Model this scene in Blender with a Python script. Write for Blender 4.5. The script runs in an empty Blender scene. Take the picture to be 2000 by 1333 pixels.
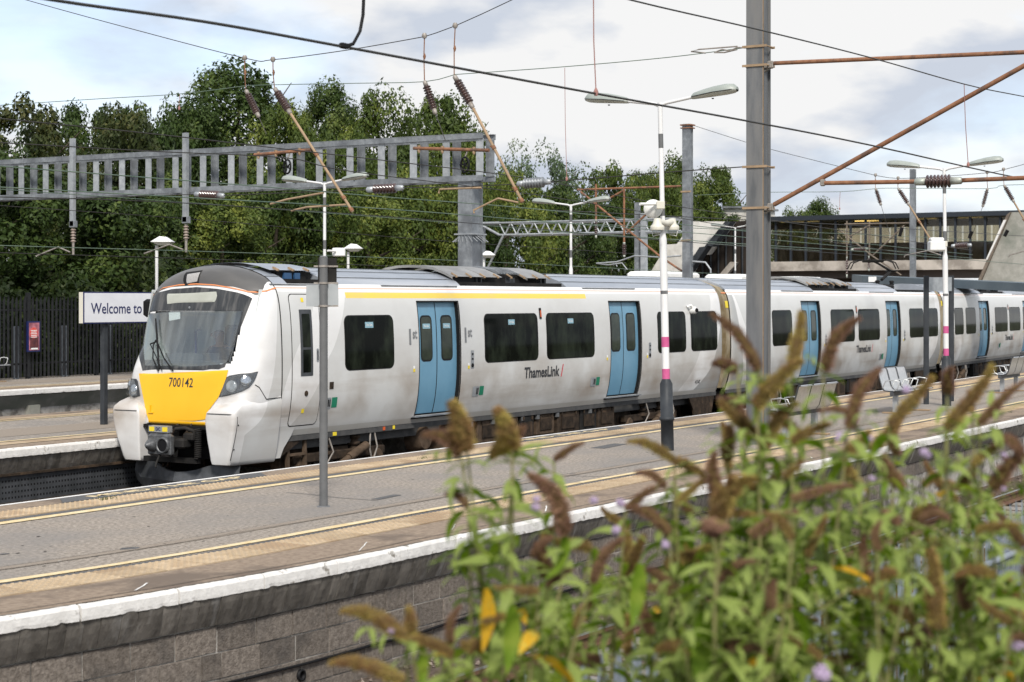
import bpy, math, random
from mathutils import Vector, Matrix, noise as mnoise
R = random.Random(7)
sc = bpy.context.scene
col = sc.collection

# ------------------------------------------------------------------ camera
F = 3500.0; HY = 588.0; CH = 3.12
TH = math.atan(2100 / F); ct, st = math.cos(TH), math.sin(TH)
cam_d = bpy.data.cameras.new('camera'); cam = bpy.data.objects.new('camera', cam_d); col.objects.link(cam)
cam.location = (0, 0, CH); cam.rotation_euler = (math.pi / 2, 0, TH - math.pi / 2)
cam_d.sensor_width = 36; cam_d.lens = 36 * F / 2000
cam_d.shift_y = -(666.5 - HY) / 2000
cam_d.clip_start = 0.1; cam_d.clip_end = 3000
cam_d.dof.use_dof = True; cam_d.dof.focus_distance = 27.0; cam_d.dof.aperture_fstop = 4.0
sc.camera = cam

# ------------------------------------------------------------------ light
SUN_EL, SUN_AZ = math.radians(44), math.radians(-142)      # azimuth of the sun measured from +x towards +y
w = bpy.data.worlds.new('World'); sc.world = w; w.use_nodes = True
nt = w.node_tree; N = nt.nodes; L = nt.links
for n in list(N): N.remove(n)
out = N.new('ShaderNodeOutputWorld'); bg = N.new('ShaderNodeBackground'); bg.inputs['Strength'].default_value = 0.1
sky = N.new('ShaderNodeTexSky'); sky.sky_type = 'NISHITA'; sky.sun_disc = False
sky.sun_elevation = SUN_EL; sky.sun_rotation = math.pi / 2 - SUN_AZ
tc = N.new('ShaderNodeTexCoord'); mp = N.new('ShaderNodeMapping'); mp.inputs['Scale'].default_value = (1.0, 1.0, 2.6)
mp.inputs['Location'].default_value = (0.35, 0.1, 0.4)
nz = N.new('ShaderNodeTexNoise'); nz.inputs['Scale'].default_value = 4.2; nz.inputs['Detail'].default_value = 8; nz.inputs['Roughness'].default_value = 0.55; nz.inputs['Distortion'].default_value = 0.35
cr = N.new('ShaderNodeValToRGB'); cr.color_ramp.elements[0].position = 0.33; cr.color_ramp.elements[0].color = (0.3, 0.3, 0.3, 1)
cr.color_ramp.elements[1].position = 0.55; cr.color_ramp.elements[1].color = (1, 1, 1, 1)
nz2 = N.new('ShaderNodeTexNoise'); nz2.inputs['Scale'].default_value = 7.0; nz2.inputs['Detail'].default_value = 7; nz2.inputs['Roughness'].default_value = 0.5
cr2 = N.new('ShaderNodeValToRGB'); cr2.color_ramp.elements[0].position = 0.43; cr2.color_ramp.elements[0].color = (5.7, 6.2, 7.1, 1)
cr2.color_ramp.elements[1].position = 0.54; cr2.color_ramp.elements[1].color = (8.6, 8.6, 8.6, 1)
mul = N.new('ShaderNodeVectorMath'); mul.operation = 'MULTIPLY_ADD'; mul.inputs[1].default_value = (1.1, 1.1, 1.1); mul.inputs[2].default_value = (3.9, 4.6, 5.9)
mx = N.new('ShaderNodeMixRGB')
L.new(tc.outputs['Generated'], mp.inputs['Vector']); L.new(mp.outputs[0], nz.inputs['Vector']); L.new(mp.outputs[0], nz2.inputs['Vector'])
L.new(nz.outputs['Fac'], cr.inputs[0]); L.new(nz2.outputs['Fac'], cr2.inputs[0])
L.new(sky.outputs[0], mul.inputs[0]); L.new(mul.outputs[0], mx.inputs[1]); L.new(cr2.outputs[0], mx.inputs[2]); L.new(cr.outputs[0], mx.inputs[0])
L.new(mx.outputs[0], bg.inputs['Color']); L.new(bg.outputs[0], out.inputs[0])
sd = bpy.data.lights.new('sun', 'SUN'); sd.energy = 3.7; sd.angle = math.radians(10); sd.color = (1, 0.945, 0.865)
so = bpy.data.objects.new('sun', sd); col.objects.link(so)
sdir = Vector((math.cos(SUN_EL) * math.cos(SUN_AZ), math.cos(SUN_EL) * math.sin(SUN_AZ), math.sin(SUN_EL)))
so.rotation_euler = sdir.to_track_quat('Z', 'Y').to_euler()
sc.view_settings.view_transform = 'Standard'; sc.view_settings.look = 'None'; sc.view_settings.exposure = 0.1; sc.view_settings.gamma = 1
sc.cycles.max_bounces = 6; sc.cycles.transparent_max_bounces = 12

# ------------------------------------------------------------------ geometry helpers
def ray(x, y):
    a = (x - 1000) / F
    return Vector((ct + a * st, st - a * ct, (HY - y) / F))
def onv(x, y, v):      # where the sight line of a photo point meets the plane y = v
    r = ray(x, y); t = v / r.y; return Vector((r.x * t, v, CH + r.z * t))
def onu(x, y, u):
    r = ray(x, y); t = u / r.x; return Vector((u, r.y * t, CH + r.z * t))
def onz(x, y, z):
    r = ray(x, y); t = (z - CH) / r.z; return Vector((r.x * t, r.y * t, z))
def at(x, y, Z):
    r = ray(x, y); return Vector((r.x * Z, r.y * Z, CH + r.z * Z))
def proj(p):
    Z = p[0] * ct + p[1] * st; X = p[0] * st - p[1] * ct
    return 1000 + F * X / Z, HY - F * (p[2] - CH) / Z

class MB:
    def __init__(s): s.v = []; s.f = []; s.m = []; s.sm = []
    def add(s, vs, fs, m=0, smooth=False):
        b = len(s.v); s.v += [tuple(p) for p in vs]
        for f in fs: s.f.append(tuple(i + b for i in f)); s.m.append(m); s.sm.append(smooth)
    def box(s, c, d, rz=0, m=0, tilt=None):
        hx, hy, hz = d[0] / 2, d[1] / 2, d[2] / 2
        M = Matrix.Rotation(rz, 3, 'Z')
        if tilt: M = M @ Matrix.Rotation(tilt[0], 3, 'X') @ Matrix.Rotation(tilt[1], 3, 'Y')
        vs = [M @ Vector((x, y, z)) + Vector(c) for x in (-hx, hx) for y in (-hy, hy) for z in (-hz, hz)]
        s.add(vs, [(0, 1, 3, 2), (4, 6, 7, 5), (0, 4, 5, 1), (2, 3, 7, 6), (0, 2, 6, 4), (1, 5, 7, 3)], m); return s
    def bevbox(s, c, d, b, rz=0, m=0):
        hx, hy, hz = d[0] / 2, d[1] / 2, d[2] / 2; M = Matrix.Rotation(rz, 3, 'Z'); vs = []
        for z, k in ((-hz, b), (-hz + b, 0), (hz - b, 0), (hz, b)):
            x0, y0 = hx - k, hy - k; q = b * .6
            for x, y in ((-x0 + q, -y0), (x0 - q, -y0), (x0, -y0 + q), (x0, y0 - q), (x0 - q, y0), (-x0 + q, y0), (-x0, y0 - q), (-x0, -y0 + q)):
                vs.append(M @ Vector((x, y, z)) + Vector(c))
        fs = [tuple(reversed(range(8))), tuple(range(24, 32))]
        for k in range(3):
            for i in range(8): j = (i + 1) % 8; fs.append((k * 8 + i, k * 8 + j, k * 8 + 8 + j, k * 8 + 8 + i))
        s.add(vs, fs, m); return s
    def cyl(s, a, b, r0, r1=None, n=10, m=0, caps=True):
        r1 = r0 if r1 is None else r1; a = Vector(a); b = Vector(b); d = (b - a)
        if d.length < 1e-6: return s
        q = d.normalized().to_track_quat('Z', 'Y'); vs = []
        for p, r in ((a, r0), (b, r1)):
            for i in range(n): t = 2 * math.pi * i / n; vs.append(p + q @ Vector((r * math.cos(t), r * math.sin(t), 0)))
        s.add(vs, [(i, (i + 1) % n, n + (i + 1) % n, n + i) for i in range(n)], m, True)
        if caps: s.add(vs[:n], [tuple(reversed(range(n)))], m); s.add(vs[n:], [tuple(range(n))], m)
        return s
    def tube(s, pts, r, n=6, m=0):
        pts = [Vector(p) for p in pts]; rs = r if isinstance(r, (list, tuple)) else [r] * len(pts); vs = []; prev = None
        for i, p in enumerate(pts):
            d = (pts[min(i + 1, len(pts) - 1)] - pts[max(i - 1, 0)]).normalized()
            if prev is None: a = d.orthogonal().normalized()
            else: a = (prev - d * prev.dot(d)).normalized()
            prev = a; b = d.cross(a)
            for k in range(n): t = 2 * math.pi * k / n; vs.append(p + (a * math.cos(t) + b * math.sin(t)) * rs[i])
        fs = [(i * n + k, i * n + (k + 1) % n, (i + 1) * n + (k + 1) % n, (i + 1) * n + k) for i in range(len(pts) - 1) for k in range(n)]
        s.add(vs, fs, m, True); e = (len(pts) - 1) * n
        s.add(vs[:n], [tuple(reversed(range(n)))], m); s.add(vs[e:], [tuple(range(n))], m); return s
    def lathe(s, a, b, prof, n=14, m=0):   # prof: (t along a-b, radius)
        a = Vector(a); b = Vector(b); q = (b - a).normalized().to_track_quat('Z', 'Y'); vs = []
        for t, r in prof:
            p = a.lerp(b, t)
            for i in range(n): g = 2 * math.pi * i / n; vs.append(p + q @ Vector((r * math.cos(g), r * math.sin(g), 0)))
        fs = [(k * n + i, k * n + (i + 1) % n, (k + 1) * n + (i + 1) % n, (k + 1) * n + i) for k in range(len(prof) - 1) for i in range(n)]
        s.add(vs, fs, m, True); e = (len(prof) - 1) * n
        s.add(vs[:n], [tuple(reversed(range(n)))], m); s.add(vs[e:], [tuple(range(n))], m); return s
    def prism(s, poly, ext, m=0):           # planar polygon (3d points) pushed along ext
        n = len(poly); ext = Vector(ext); vs = [Vector(p) for p in poly] + [Vector(p) + ext for p in poly]
        s.add(vs, [tuple(reversed(range(n))), tuple(range(n, 2 * n))] + [(i, (i + 1) % n, n + (i + 1) % n, n + i) for i in range(n)], m); return s
    def grid(s, rows, m=0, smooth=True):
        w_ = len(rows[0]); vs = [p for r in rows for p in r]
        fs = [(i * w_ + j, i * w_ + j + 1, (i + 1) * w_ + j + 1, (i + 1) * w_ + j) for i in range(len(rows) - 1) for j in range(w_ - 1)]
        s.add(vs, fs, m, smooth); return s
    def mesh(s, name, mats, o=(0, 0, 0)):
        me = bpy.data.meshes.new(name); o = Vector(o)
        me.from_pydata([tuple(Vector(p) - o) for p in s.v], [], s.f)
        for m in (mats if isinstance(mats, (list, tuple)) else [mats]): me.materials.append(m)
        me.polygons.foreach_set('material_index', s.m); me.polygons.foreach_set('use_smooth', s.sm)
        me.update(); return me
    def build(s, name, mats, parent=None, loc=None, **kw):
        # verts are in the parent's frame when loc is None and parent given with 'local'; else world
        o = Vector(loc) if loc is not None else Vector((0, 0, 0))
        if parent is not None and not kw.get('local'):
            q_ = parent
            while q_.get('_o') is None and q_.parent: q_ = q_.parent
            pl = q_.get('_o'); pl = Vector(pl) if pl else Vector((0, 0, 0))
            ob = bpy.data.objects.new(name, s.mesh(name, mats, pl))
        else: ob = bpy.data.objects.new(name, s.mesh(name, mats, o)); ob.location = o
        if kw.get('sharp'):
            ob.data.set_sharp_from_angle(angle=math.radians(kw['sharp']))
        col.objects.link(ob)
        if parent is not None: ob.parent = parent
        if kw.get('label'): ob['label'] = kw['label']
        if kw.get('kind'): ob['kind'] = kw['kind']
        return ob

ORIG = {}
def thing(name, label, cat, loc=(0, 0, 0), rz=0, group=None, kind=None):
    o = bpy.data.objects.new(name, None); col.objects.link(o); o.empty_display_size = .2
    o.location = loc; o.rotation_euler = (0, 0, rz)
    if label: o['label'] = label
    if cat: o['category'] = cat
    if group: o['group'] = group
    if kind: o['kind'] = kind
    o['_o'] = list(loc) if rz == 0 else [0, 0, 0]
    return o
def tag(o, label=None, cat=None, group=None, kind=None):
    if label: o['label'] = label
    if cat: o['category'] = cat
    if group: o['group'] = group
    if kind: o['kind'] = kind
    return o
def inst(name, mesh, loc, rot=(0, 0, 0), scl=(1, 1, 1), parent=None):
    ob = bpy.data.objects.new(name, mesh); col.objects.link(ob)
    l = Vector(loc)
    if parent is not None and parent.get('_o'): l = l - Vector(parent['_o'])
    ob.location = l; ob.rotation_euler = rot; ob.scale = scl
    if parent is not None: ob.parent = parent
    return ob
def dup(root, loc, rz=0, label=None, group=None, scl=None):
    def cp(o, par):
        c = o.copy(); col.objects.link(c)
        if par is not None: c.parent = par
        for ch in KIDS.get(o.name, []): cp(ch, c)
        return c
    KIDS = {}
    for o in list(col.objects):
        if o.parent: KIDS.setdefault(o.parent.name, []).append(o)
    c = cp(root, None); c.location = loc; c.rotation_euler = (0, 0, rz)
    if scl: c.scale = (scl, scl, scl)
    if label: c['label'] = label
    if group: c['group'] = group
    return c

# ------------------------------------------------------------------ materials
def mat(name, c1, c2=None, scale=4, rough=.6, metal=0, bump=0, bscale=None, detail=5, vary=0, lo=.35, hi=.65, c3=None, s3=.6, f3=(.5, .62), spec=.5, stretch=None, island=0, trans=0):
    m = bpy.data.materials.new(name); m.use_nodes = True; t = m.node_tree; n = t.nodes; l = t.links
    b = n['Principled BSDF']; b.inputs['Roughness'].default_value = rough; b.inputs['Metallic'].default_value = metal
    b.inputs['Specular IOR Level'].default_value = .2 if (spec == .5 and metal == 0 and (rough >= .6 or max(c1) < .06)) else spec
    tcn = n.new('ShaderNodeTexCoord'); vec = tcn.outputs['Object']
    if vary or c2:
        oi = n.new('ShaderNodeObjectInfo'); ad = n.new('ShaderNodeVectorMath'); ad.operation = 'ADD'
        sc_ = n.new('ShaderNodeMath'); sc_.operation = 'MULTIPLY'; sc_.inputs[1].default_value = 37.0
        l.new(oi.outputs['Random'], sc_.inputs[0]); l.new(vec, ad.inputs[0]); l.new(sc_.outputs[0], ad.inputs[1]); vec = ad.outputs[0]
    if stretch:
        mpn = n.new('ShaderNodeMapping'); mpn.inputs['Scale'].default_value = stretch; l.new(vec, mpn.inputs[0]); vec = mpn.outputs[0]
    def noise_(s_, d_=detail):
        z = n.new('ShaderNodeTexNoise'); z.inputs['Scale'].default_value = s_; z.inputs['Detail'].default_value = d_; z.inputs['Roughness'].default_value = .62
        l.new(vec, z.inputs['Vector']); return z.outputs['Fac']
    cur = None
    if c2:
        rp = n.new('ShaderNodeValToRGB'); rp.color_ramp.elements[0].position = lo; rp.color_ramp.elements[1].position = hi
        rp.color_ramp.elements[0].color = (*c1, 1); rp.color_ramp.elements[1].color = (*c2, 1)
        l.new(noise_(scale), rp.inputs[0]); cur = rp.outputs[0]
    if c3:
        r3 = n.new('ShaderNodeMapRange'); r3.inputs['From Min'].default_value = f3[0]; r3.inputs['From Max'].default_value = f3[1]
        l.new(noise_(s3, 8), r3.inputs[0]); m3 = n.new('ShaderNodeMixRGB'); l.new(r3.outputs[0], m3.inputs[0])
        if cur: l.new(cur, m3.inputs[1])
        else: m3.inputs[1].default_value = (*c1, 1)
        m3.inputs[2].default_value = (*c3, 1); cur = m3.outputs[0]
    rnd = None
    if vary: rnd = oi.outputs['Random']
    if island:
        ge = n.new('ShaderNodeNewGeometry'); rnd = ge.outputs['Random Per Island']; vary = island
    if rnd is not None:
        mr = n.new('ShaderNodeMapRange'); mr.inputs['To Min'].default_value = 1 - vary; mr.inputs['To Max'].default_value = 1 + vary; l.new(rnd, mr.inputs[0])
        vm = n.new('ShaderNodeVectorMath'); vm.operation = 'SCALE'; l.new(mr.outputs[0], vm.inputs['Scale'])
        if cur: l.new(cur, vm.inputs[0])
        else: vm.inputs[0].default_value = c1
        cur = vm.outputs[0]
    if cur: l.new(cur, b.inputs['Base Color'])
    else: b.inputs['Base Color'].default_value = (*c1, 1)
    if bump:
        bp = n.new('ShaderNodeBump'); bp.inputs['Strength'].default_value = bump; bp.inputs['Distance'].default_value = .02
        l.new(noise_(bscale or scale * 3), bp.inputs['Height']); l.new(bp.outputs[0], b.inputs['Normal'])
    if trans:
        tr = n.new('ShaderNodeBsdfTranslucent'); mxs = n.new('ShaderNodeMixShader'); mxs.inputs[0].default_value = trans
        if cur: l.new(cur, tr.inputs[0])
        else: tr.inputs[0].default_value = (*c1, 1)
        l.new(b.outputs[0], mxs.inputs[1]); l.new(tr.outputs[0], mxs.inputs[2]); l.new(mxs.outputs[0], n['Material Output'].inputs[0])
    return m

M = {}
M['asphalt'] = mat('asphalt', (.175, .149, .126), (.43, .378, .322), 24, .95, detail=9, bump=.5, bscale=140, c3=(.225, .212, .2), s3=.7, f3=(.42, .75), stretch=None)
M['asphalt_dark'] = mat('asphalt_dark', (.09, .09, .092), (.13, .13, .13), 40, .9, bump=.3)
M['paving_brown'] = mat('paving_brown', (.205, .155, .115), (.31, .245, .185), 18, .9, bump=.35, bscale=60, c3=(.16, .125, .098), s3=1.3)
M['tactile'] = mat('tactile', (.37, .28, .18), (.45, .355, .245), 8, .85, bump=.2, vary=.1, c3=(.33, .24, .155), s3=1.2)
M['yellow_line'] = mat('yellow_line', (.62, .47, .24), (.72, .61, .40), 9, .8, c3=(.42, .34, .22), s3=3.5, f3=(.58, .72))
M['white_paint'] = mat('white_paint', (.64, .625, .6), (.76, .745, .72), 7, .75, bump=.35, bscale=30, c3=(.25, .23, .2), s3=7, f3=(.6, .68), vary=.04)
M['corbel'] = mat('corbel', (.1, .091, .08), (.19, .174, .153), 5, .85, bump=.4, bscale=18, c3=(.27, .26, .245), s3=2.6, f3=(.55, .72), vary=.2, stretch=(1.6, 1, .6))
M['block'] = mat('block', (.125, .106, .09), (.23, .2, .172), 26, .95, bump=.7, bscale=55, c3=(.075, .07, .067), s3=1.5, f3=(.5, .72), vary=.18)
M['mortar'] = mat('mortar', (.24, .225, .2), (.46, .44, .41), 5, .95, bump=.4, c3=(.12, .11, .1), s3=3)
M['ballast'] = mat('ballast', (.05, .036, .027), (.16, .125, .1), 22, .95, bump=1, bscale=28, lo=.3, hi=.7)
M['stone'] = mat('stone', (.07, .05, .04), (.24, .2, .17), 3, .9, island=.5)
M['trench'] = mat('trench', (.014, .012, .010), (.035, .03, .025), 9, .95, bump=.6)  # ballast between platforms, albedo lowered to deepen the shade there
M['ground'] = mat('ground', (.06, .07, .035), (.1, .1, .06), .6, .95)
M['rail_rust'] = mat('rail_rust', (.1, .055, .035), (.16, .09, .06), 10, .8, bump=.2)
M['rail_top'] = mat('rail_top', (.55, .55, .55), (.42, .4, .38), 6, .3, metal=.9)
M['sleeper'] = mat('sleeper', (.2, .185, .165), (.29, .27, .25), 10, .95, bump=.4)
M['galv'] = mat('galv', (.2, .215, .23), (.31, .33, .35), 9, .5, metal=.4, c3=(.15, .16, .175), s3=1.7, f3=(.45, .65), bump=.08)
M['galv_pale'] = mat('galv_pale', (.3, .32, .34), (.44, .46, .475), 6, .5, metal=.4, vary=.14, bump=.05)
M['mast'] = mat('mast', (.12, .125, .13), (.19, .197, .207), 5, .55, metal=.3, c3=(.22, .21, .195), s3=2.5, f3=(.5, .75), stretch=(1, 1, .16), bump=.05)
M['rust'] = mat('rust', (.2, .092, .052), (.3, .155, .09), 8, .75, c3=(.13, .08, .06), s3=3, bump=.15)
M['brown_grey'] = mat('brown_grey', (.13, .105, .085), (.2, .165, .13), 7, .75)
M['rust_pale'] = mat('rust_pale', (.28, .2, .13), (.38, .27, .17), 7, .75, bump=.1)
M['fitting'] = mat('fitting', (.24, .215, .19), (.36, .33, .3), 14, .6, metal=.3, bump=.2)
M['porcelain'] = mat('porcelain', (.045, .026, .024), (.075, .042, .038), 5, .22, spec=.7)
M['porcelain_pale'] = mat('porcelain_pale', (.22, .17, .14), (.3, .24, .2), 6, .35)
M['ins_cap'] = mat('ins_cap', (.33, .37, .33), (.46, .47, .42), 8, .5, metal=.3)
M['wire'] = mat('wire', (.045, .042, .038), None, rough=.5, metal=.4)
M['wire_green'] = mat('wire_green', (.1, .16, .12), (.17, .22, .16), 3, .5, metal=.3)
M['copper'] = mat('copper', (.33, .17, .15), None, rough=.6)
M['black'] = mat('black', (.008, .008, .009), None, rough=.6)
M['black_soft'] = mat('black_soft', (.012, .012, .012), (.024, .022, .02), 6, .7, bump=.1)
M['under'] = mat('under', (.02, .015, .011), (.055, .038, .026), 7, .85, bump=.3, c3=(.1, .066, .042), s3=2.2, f3=(.55, .7))  # brown underframe tones, base darkened in colour for the shade below the train
M['under_brown'] = mat('under_brown', (.06, .042, .028), (.115, .08, .055), 7, .85, bump=.25)
M['steel_dark'] = mat('steel_dark', (.05, .055, .06), (.085, .09, .1), 5, .5, metal=.3)
M['lamp_white'] = mat('lamp_white', (.68, .68, .68), (.76, .76, .76), 3, .5, c3=(.14, .16, .19), s3=11, f3=(.7, .73), stretch=(1, 1, .5))
M['lamp_grey'] = mat('lamp_grey', (.12, .135, .15), (.15, .165, .18), 5, .55, c3=(.5, .5, .5), s3=22, f3=(.73, .76))
M['lantern'] = mat('lantern', (.27, .3, .275), (.33, .36, .33), 4, .45)
M['lantern_glass'] = mat('lantern_glass', (.55, .57, .52), None, rough=.2)
M['pink'] = mat('pink', (.5, .075, .22), (.56, .11, .27), 8, .5)
M['pole_grey'] = mat('pole_grey', (.105, .108, .11), (.13, .133, .136), 8, .55)
M['sign_back'] = mat('sign_back', (.32, .345, .36), (.38, .4, .41), 5, .55)
M['plastic_cream'] = mat('plastic_cream', (.62, .6, .52), None, rough=.45)
M['plastic_white'] = mat('plastic_white', (.72, .72, .7), (.8, .8, .78), 5, .4)
M['sign_white'] = mat('sign_white', (.66, .67, .71), (.72, .73, .76), 2, .4)
M['navy'] = mat('navy', (.01, .016, .09), None, rough=.45)
M['anthracite'] = mat('anthracite', (.028, .032, .038), (.045, .05, .056), 5, .5)
M['fence_black'] = mat('fence_black', (.012, .013, .015), (.024, .025, .027), 7, .55)
M['fence_steel'] = mat('fence_steel', (.22, .25, .29), (.3, .335, .38), 8, .5, metal=.3, vary=.08)
M['bench_steel'] = mat('bench_steel', (.5, .51, .51), (.6, .61, .61), 14, .35, metal=.6)
M['poster_red'] = mat('poster_red', (.55, .04, .03), (.7, .14, .12), 5, .5)
M['poster_pink'] = mat('poster_pink', (.55, .2, .25), (.2, .06, .08), 4, .5)
M['poster_dark'] = mat('poster_dark', (.05, .02, .03), (.15, .05, .05), 8, .5)
M['white'] = mat('white', (.8, .8, .8), None, rough=.5)
M['cream_panel'] = mat('cream_panel', (.62, .6, .56), (.7, .68, .64), 1.5, .6, c3=(.5, .48, .44), s3=.7)
M['concrete'] = mat('concrete', (.27, .265, .235), (.36, .35, .315), 3, .9, bump=.2, c3=(.2, .21, .18), s3=.5)
M['concrete_pale'] = mat('concrete_pale', (.44, .4, .35), (.52, .47, .42), 2, .9, c3=(.27, .24, .21), s3=.6)
M['bridge_frame'] = mat('bridge_frame', (.03, .036, .045), None, rough=.5)
M['bridge_slate'] = mat('bridge_slate', (.09, .115, .135), (.12, .15, .17), .7, .6)
M['bridge_floor'] = mat('bridge_floor', (.11, .09, .08), None, rough=.8)
M['blind'] = mat('blind', (.68, .63, .5), (.74, .69, .56), .6, .7, trans=.6)
M['lamp_tube'] = bpy.data.materials.new('lamp_tube'); M['lamp_tube'].use_nodes = True
_b = M['lamp_tube'].node_tree.nodes['Principled BSDF']; _b.inputs['Emission Color'].default_value = (1, .72, .25, 1); _b.inputs['Emission Strength'].default_value = 3.0; _b.inputs['Base Color'].default_value = (.8, .6, .3, 1)
# train
M['t_yellow'] = mat('train_yellow', (.86, .46, .01), (.89, .49, .016), 1.5, .38, c3=(.6, .33, .03), s3=28, f3=(.69, .71))
M['t_blue'] = mat('train_blue', (.13, .29, .42), (.155, .32, .45), 2, .4, c3=(.12, .2, .25), s3=1.1, f3=(.55, .8))
M['t_roof'] = mat('train_roof', (.31, .34, .385), (.4, .43, .475), 2.5, .38, metal=.35, c3=(.5, .52, .55), s3=.8, stretch=(.12, 1, 1))
M['t_dome'] = mat('train_dome', (.085, .083, .081), (.12, .116, .112), 2.0, .4, c3=(.16, .152, .142), s3=1.6, f3=(.5, .75), stretch=(1, .3, 1))
M['t_glass'] = mat('train_glass', (.004, .005, .004), (.028, .036, .024), 1.6, .07, spec=.05, lo=.45, hi=.75, detail=8, stretch=(1.5, 1, .7))  # dark green mottling paints a faint reflection into the pane colour
M['t_glassdoor'] = mat('train_door_glass', (.022, .03, .024), (.045, .055, .04), 3, .08, spec=.2)
M['t_rubber'] = mat('train_rubber', (.012, .012, .012), None, rough=.6)
M['t_solebar'] = mat('train_solebar', (.055, .056, .058), (.09, .088, .085), 5, .6)
M['t_frit'] = mat('windscreen_border', (.035, .038, .042), (.06, .063, .066), 4, .18, c3=(.1, .1, .1), s3=2.5, stretch=(1, 4, .6))
M['t_orange'] = mat('train_orange', (.72, .26, .1), None, rough=.5)
M['t_orangepale'] = mat('train_orange_pale', (.74, .42, .33), None, rough=.5)
M['t_grime'] = mat('train_end_grime', (.2, .15, .08), (.42, .37, .28), 3, .8, stretch=(1, 1, .5))
M['cab_grey'] = mat('cab_interior', (.66, .7, .7), (.74, .77, .77), 3, .7)
M['cab_dark'] = mat('cab_dark', (.03, .035, .045), None, rough=.7)
M['chrome'] = mat('headlight_reflector', (.7, .72, .74), (.35, .37, .4), 60, .15, metal=.9)
M['green'] = mat('sticker_green', (.01, .2, .11), None, rough=.5)
M['yel'] = mat('sticker_yellow', (.8, .62, .03), None, rough=.5)
M['txt'] = mat('lettering_dark', (.045, .047, .052), None, rough=.5)
M['txtgrey'] = mat('lettering_grey', (.19, .2, .21), None, rough=.5)
M['txtred'] = mat('lettering_red', (.6, .02, .05), None, rough=.5)
M['stickerblue'] = mat('sticker_blue', (.25, .42, .5), None, rough=.5)
M['signalamber'] = mat('indicator_amber', (.6, .1, .02), None, rough=.4)
M['skin'] = mat('skin', (.42, .24, .17), None, rough=.6)
M['hair'] = mat('hair', (.03, .025, .02), None, rough=.8)
M['shirt'] = mat('shirt', (.03, .035, .05), None, rough=.9)
M['seat'] = mat('seat_fabric', (.02, .03, .05), None, rough=.9)

def glass_mix(name, tint, gloss, dirt, dcol=(.5, .52, .5)):
    m = bpy.data.materials.new(name); m.use_nodes = True; n = m.node_tree.nodes; l = m.node_tree.links
    for q in list(n): n.remove(q)
    o = n.new('ShaderNodeOutputMaterial'); t = n.new('ShaderNodeBsdfTransparent'); t.inputs[0].default_value = (*tint, 1)
    g = n.new('ShaderNodeBsdfGlossy'); g.inputs['Roughness'].default_value = .04; d = n.new('ShaderNodeBsdfDiffuse'); d.inputs[0].default_value = (*dcol, 1)
    a = n.new('ShaderNodeMixShader'); b = n.new('ShaderNodeMixShader')
    fr = n.new('ShaderNodeLayerWeight'); fr.inputs[0].default_value = .35; mr = n.new('ShaderNodeMapRange'); mr.inputs['To Min'].default_value = gloss * .6; mr.inputs['To Max'].default_value = gloss * 2.2
    l.new(fr.outputs['Facing'], mr.inputs[0]); l.new(mr.outputs[0], a.inputs[0])
    tcn = n.new('ShaderNodeTexCoord'); mpn = n.new('ShaderNodeMapping'); mpn.inputs['Scale'].default_value = (1, 3.2, .5); z = n.new('ShaderNodeTexNoise'); z.inputs['Scale'].default_value = 2.2; z.inputs['Detail'].default_value = 6
    m2 = n.new('ShaderNodeMapRange'); m2.inputs['From Min'].default_value = .4; m2.inputs['From Max'].default_value = .66; m2.inputs['To Min'].default_value = dirt * .45; m2.inputs['To Max'].default_value = dirt * 2
    l.new(tcn.outputs['Object'], mpn.inputs[0]); l.new(mpn.outputs[0], z.inputs[0]); l.new(z.outputs[0], m2.inputs[0]); l.new(m2.outputs[0], b.inputs[0])
    l.new(t.outputs[0], a.inputs[1]); l.new(g.outputs[0], a.inputs[2]); l.new(a.outputs[0], b.inputs[1]); l.new(d.outputs[0], b.inputs[2]); l.new(b.outputs[0], o.inputs[0])
    return m
M['windscreen'] = glass_mix('windscreen_glass', (.74, .81, .8), .19, .08, (.5, .54, .53))
M['bridge_glass'] = glass_mix('bridge_glass', (.79, .76, .68), .05, .04, (.14, .13, .11))
M['lens'] = glass_mix('lens_glass', (.85, .87, .88), .15, .05)

# livery: light grey body, white ribbons, grime low down
def curve_node(n, l, src, pts, zs=4.0, xs=30.0):
    """x boundary as a function of height"""
    fc = n.new('ShaderNodeFloatCurve'); c = fc.mapping.curves[0]
    mm = n.new('ShaderNodeMath'); mm.operation = 'DIVIDE'; mm.inputs[1].default_value = zs; l.new(src, mm.inputs[0]); l.new(mm.outputs[0], fc.inputs['Value'])
    pts = sorted(pts)
    c.points[0].location = (max(0, pts[0][0] / zs), pts[0][1] / xs); c.points[1].location = (min(1, pts[-1][0] / zs), pts[-1][1] / xs)
    for z, x in pts[1:-1]: c.points.new(z / zs, x / xs)
    for p in c.points: p.handle_type = 'AUTO_CLAMPED'
    fc.mapping.extend = 'HORIZONTAL' if hasattr(fc.mapping, 'extend') else fc.mapping.extend
    fc.mapping.update()
    o = n.new('ShaderNodeMath'); o.operation = 'MULTIPLY'; o.inputs[1].default_value = xs; l.new(fc.outputs[0], o.inputs[0]); return o.outputs[0]
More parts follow.
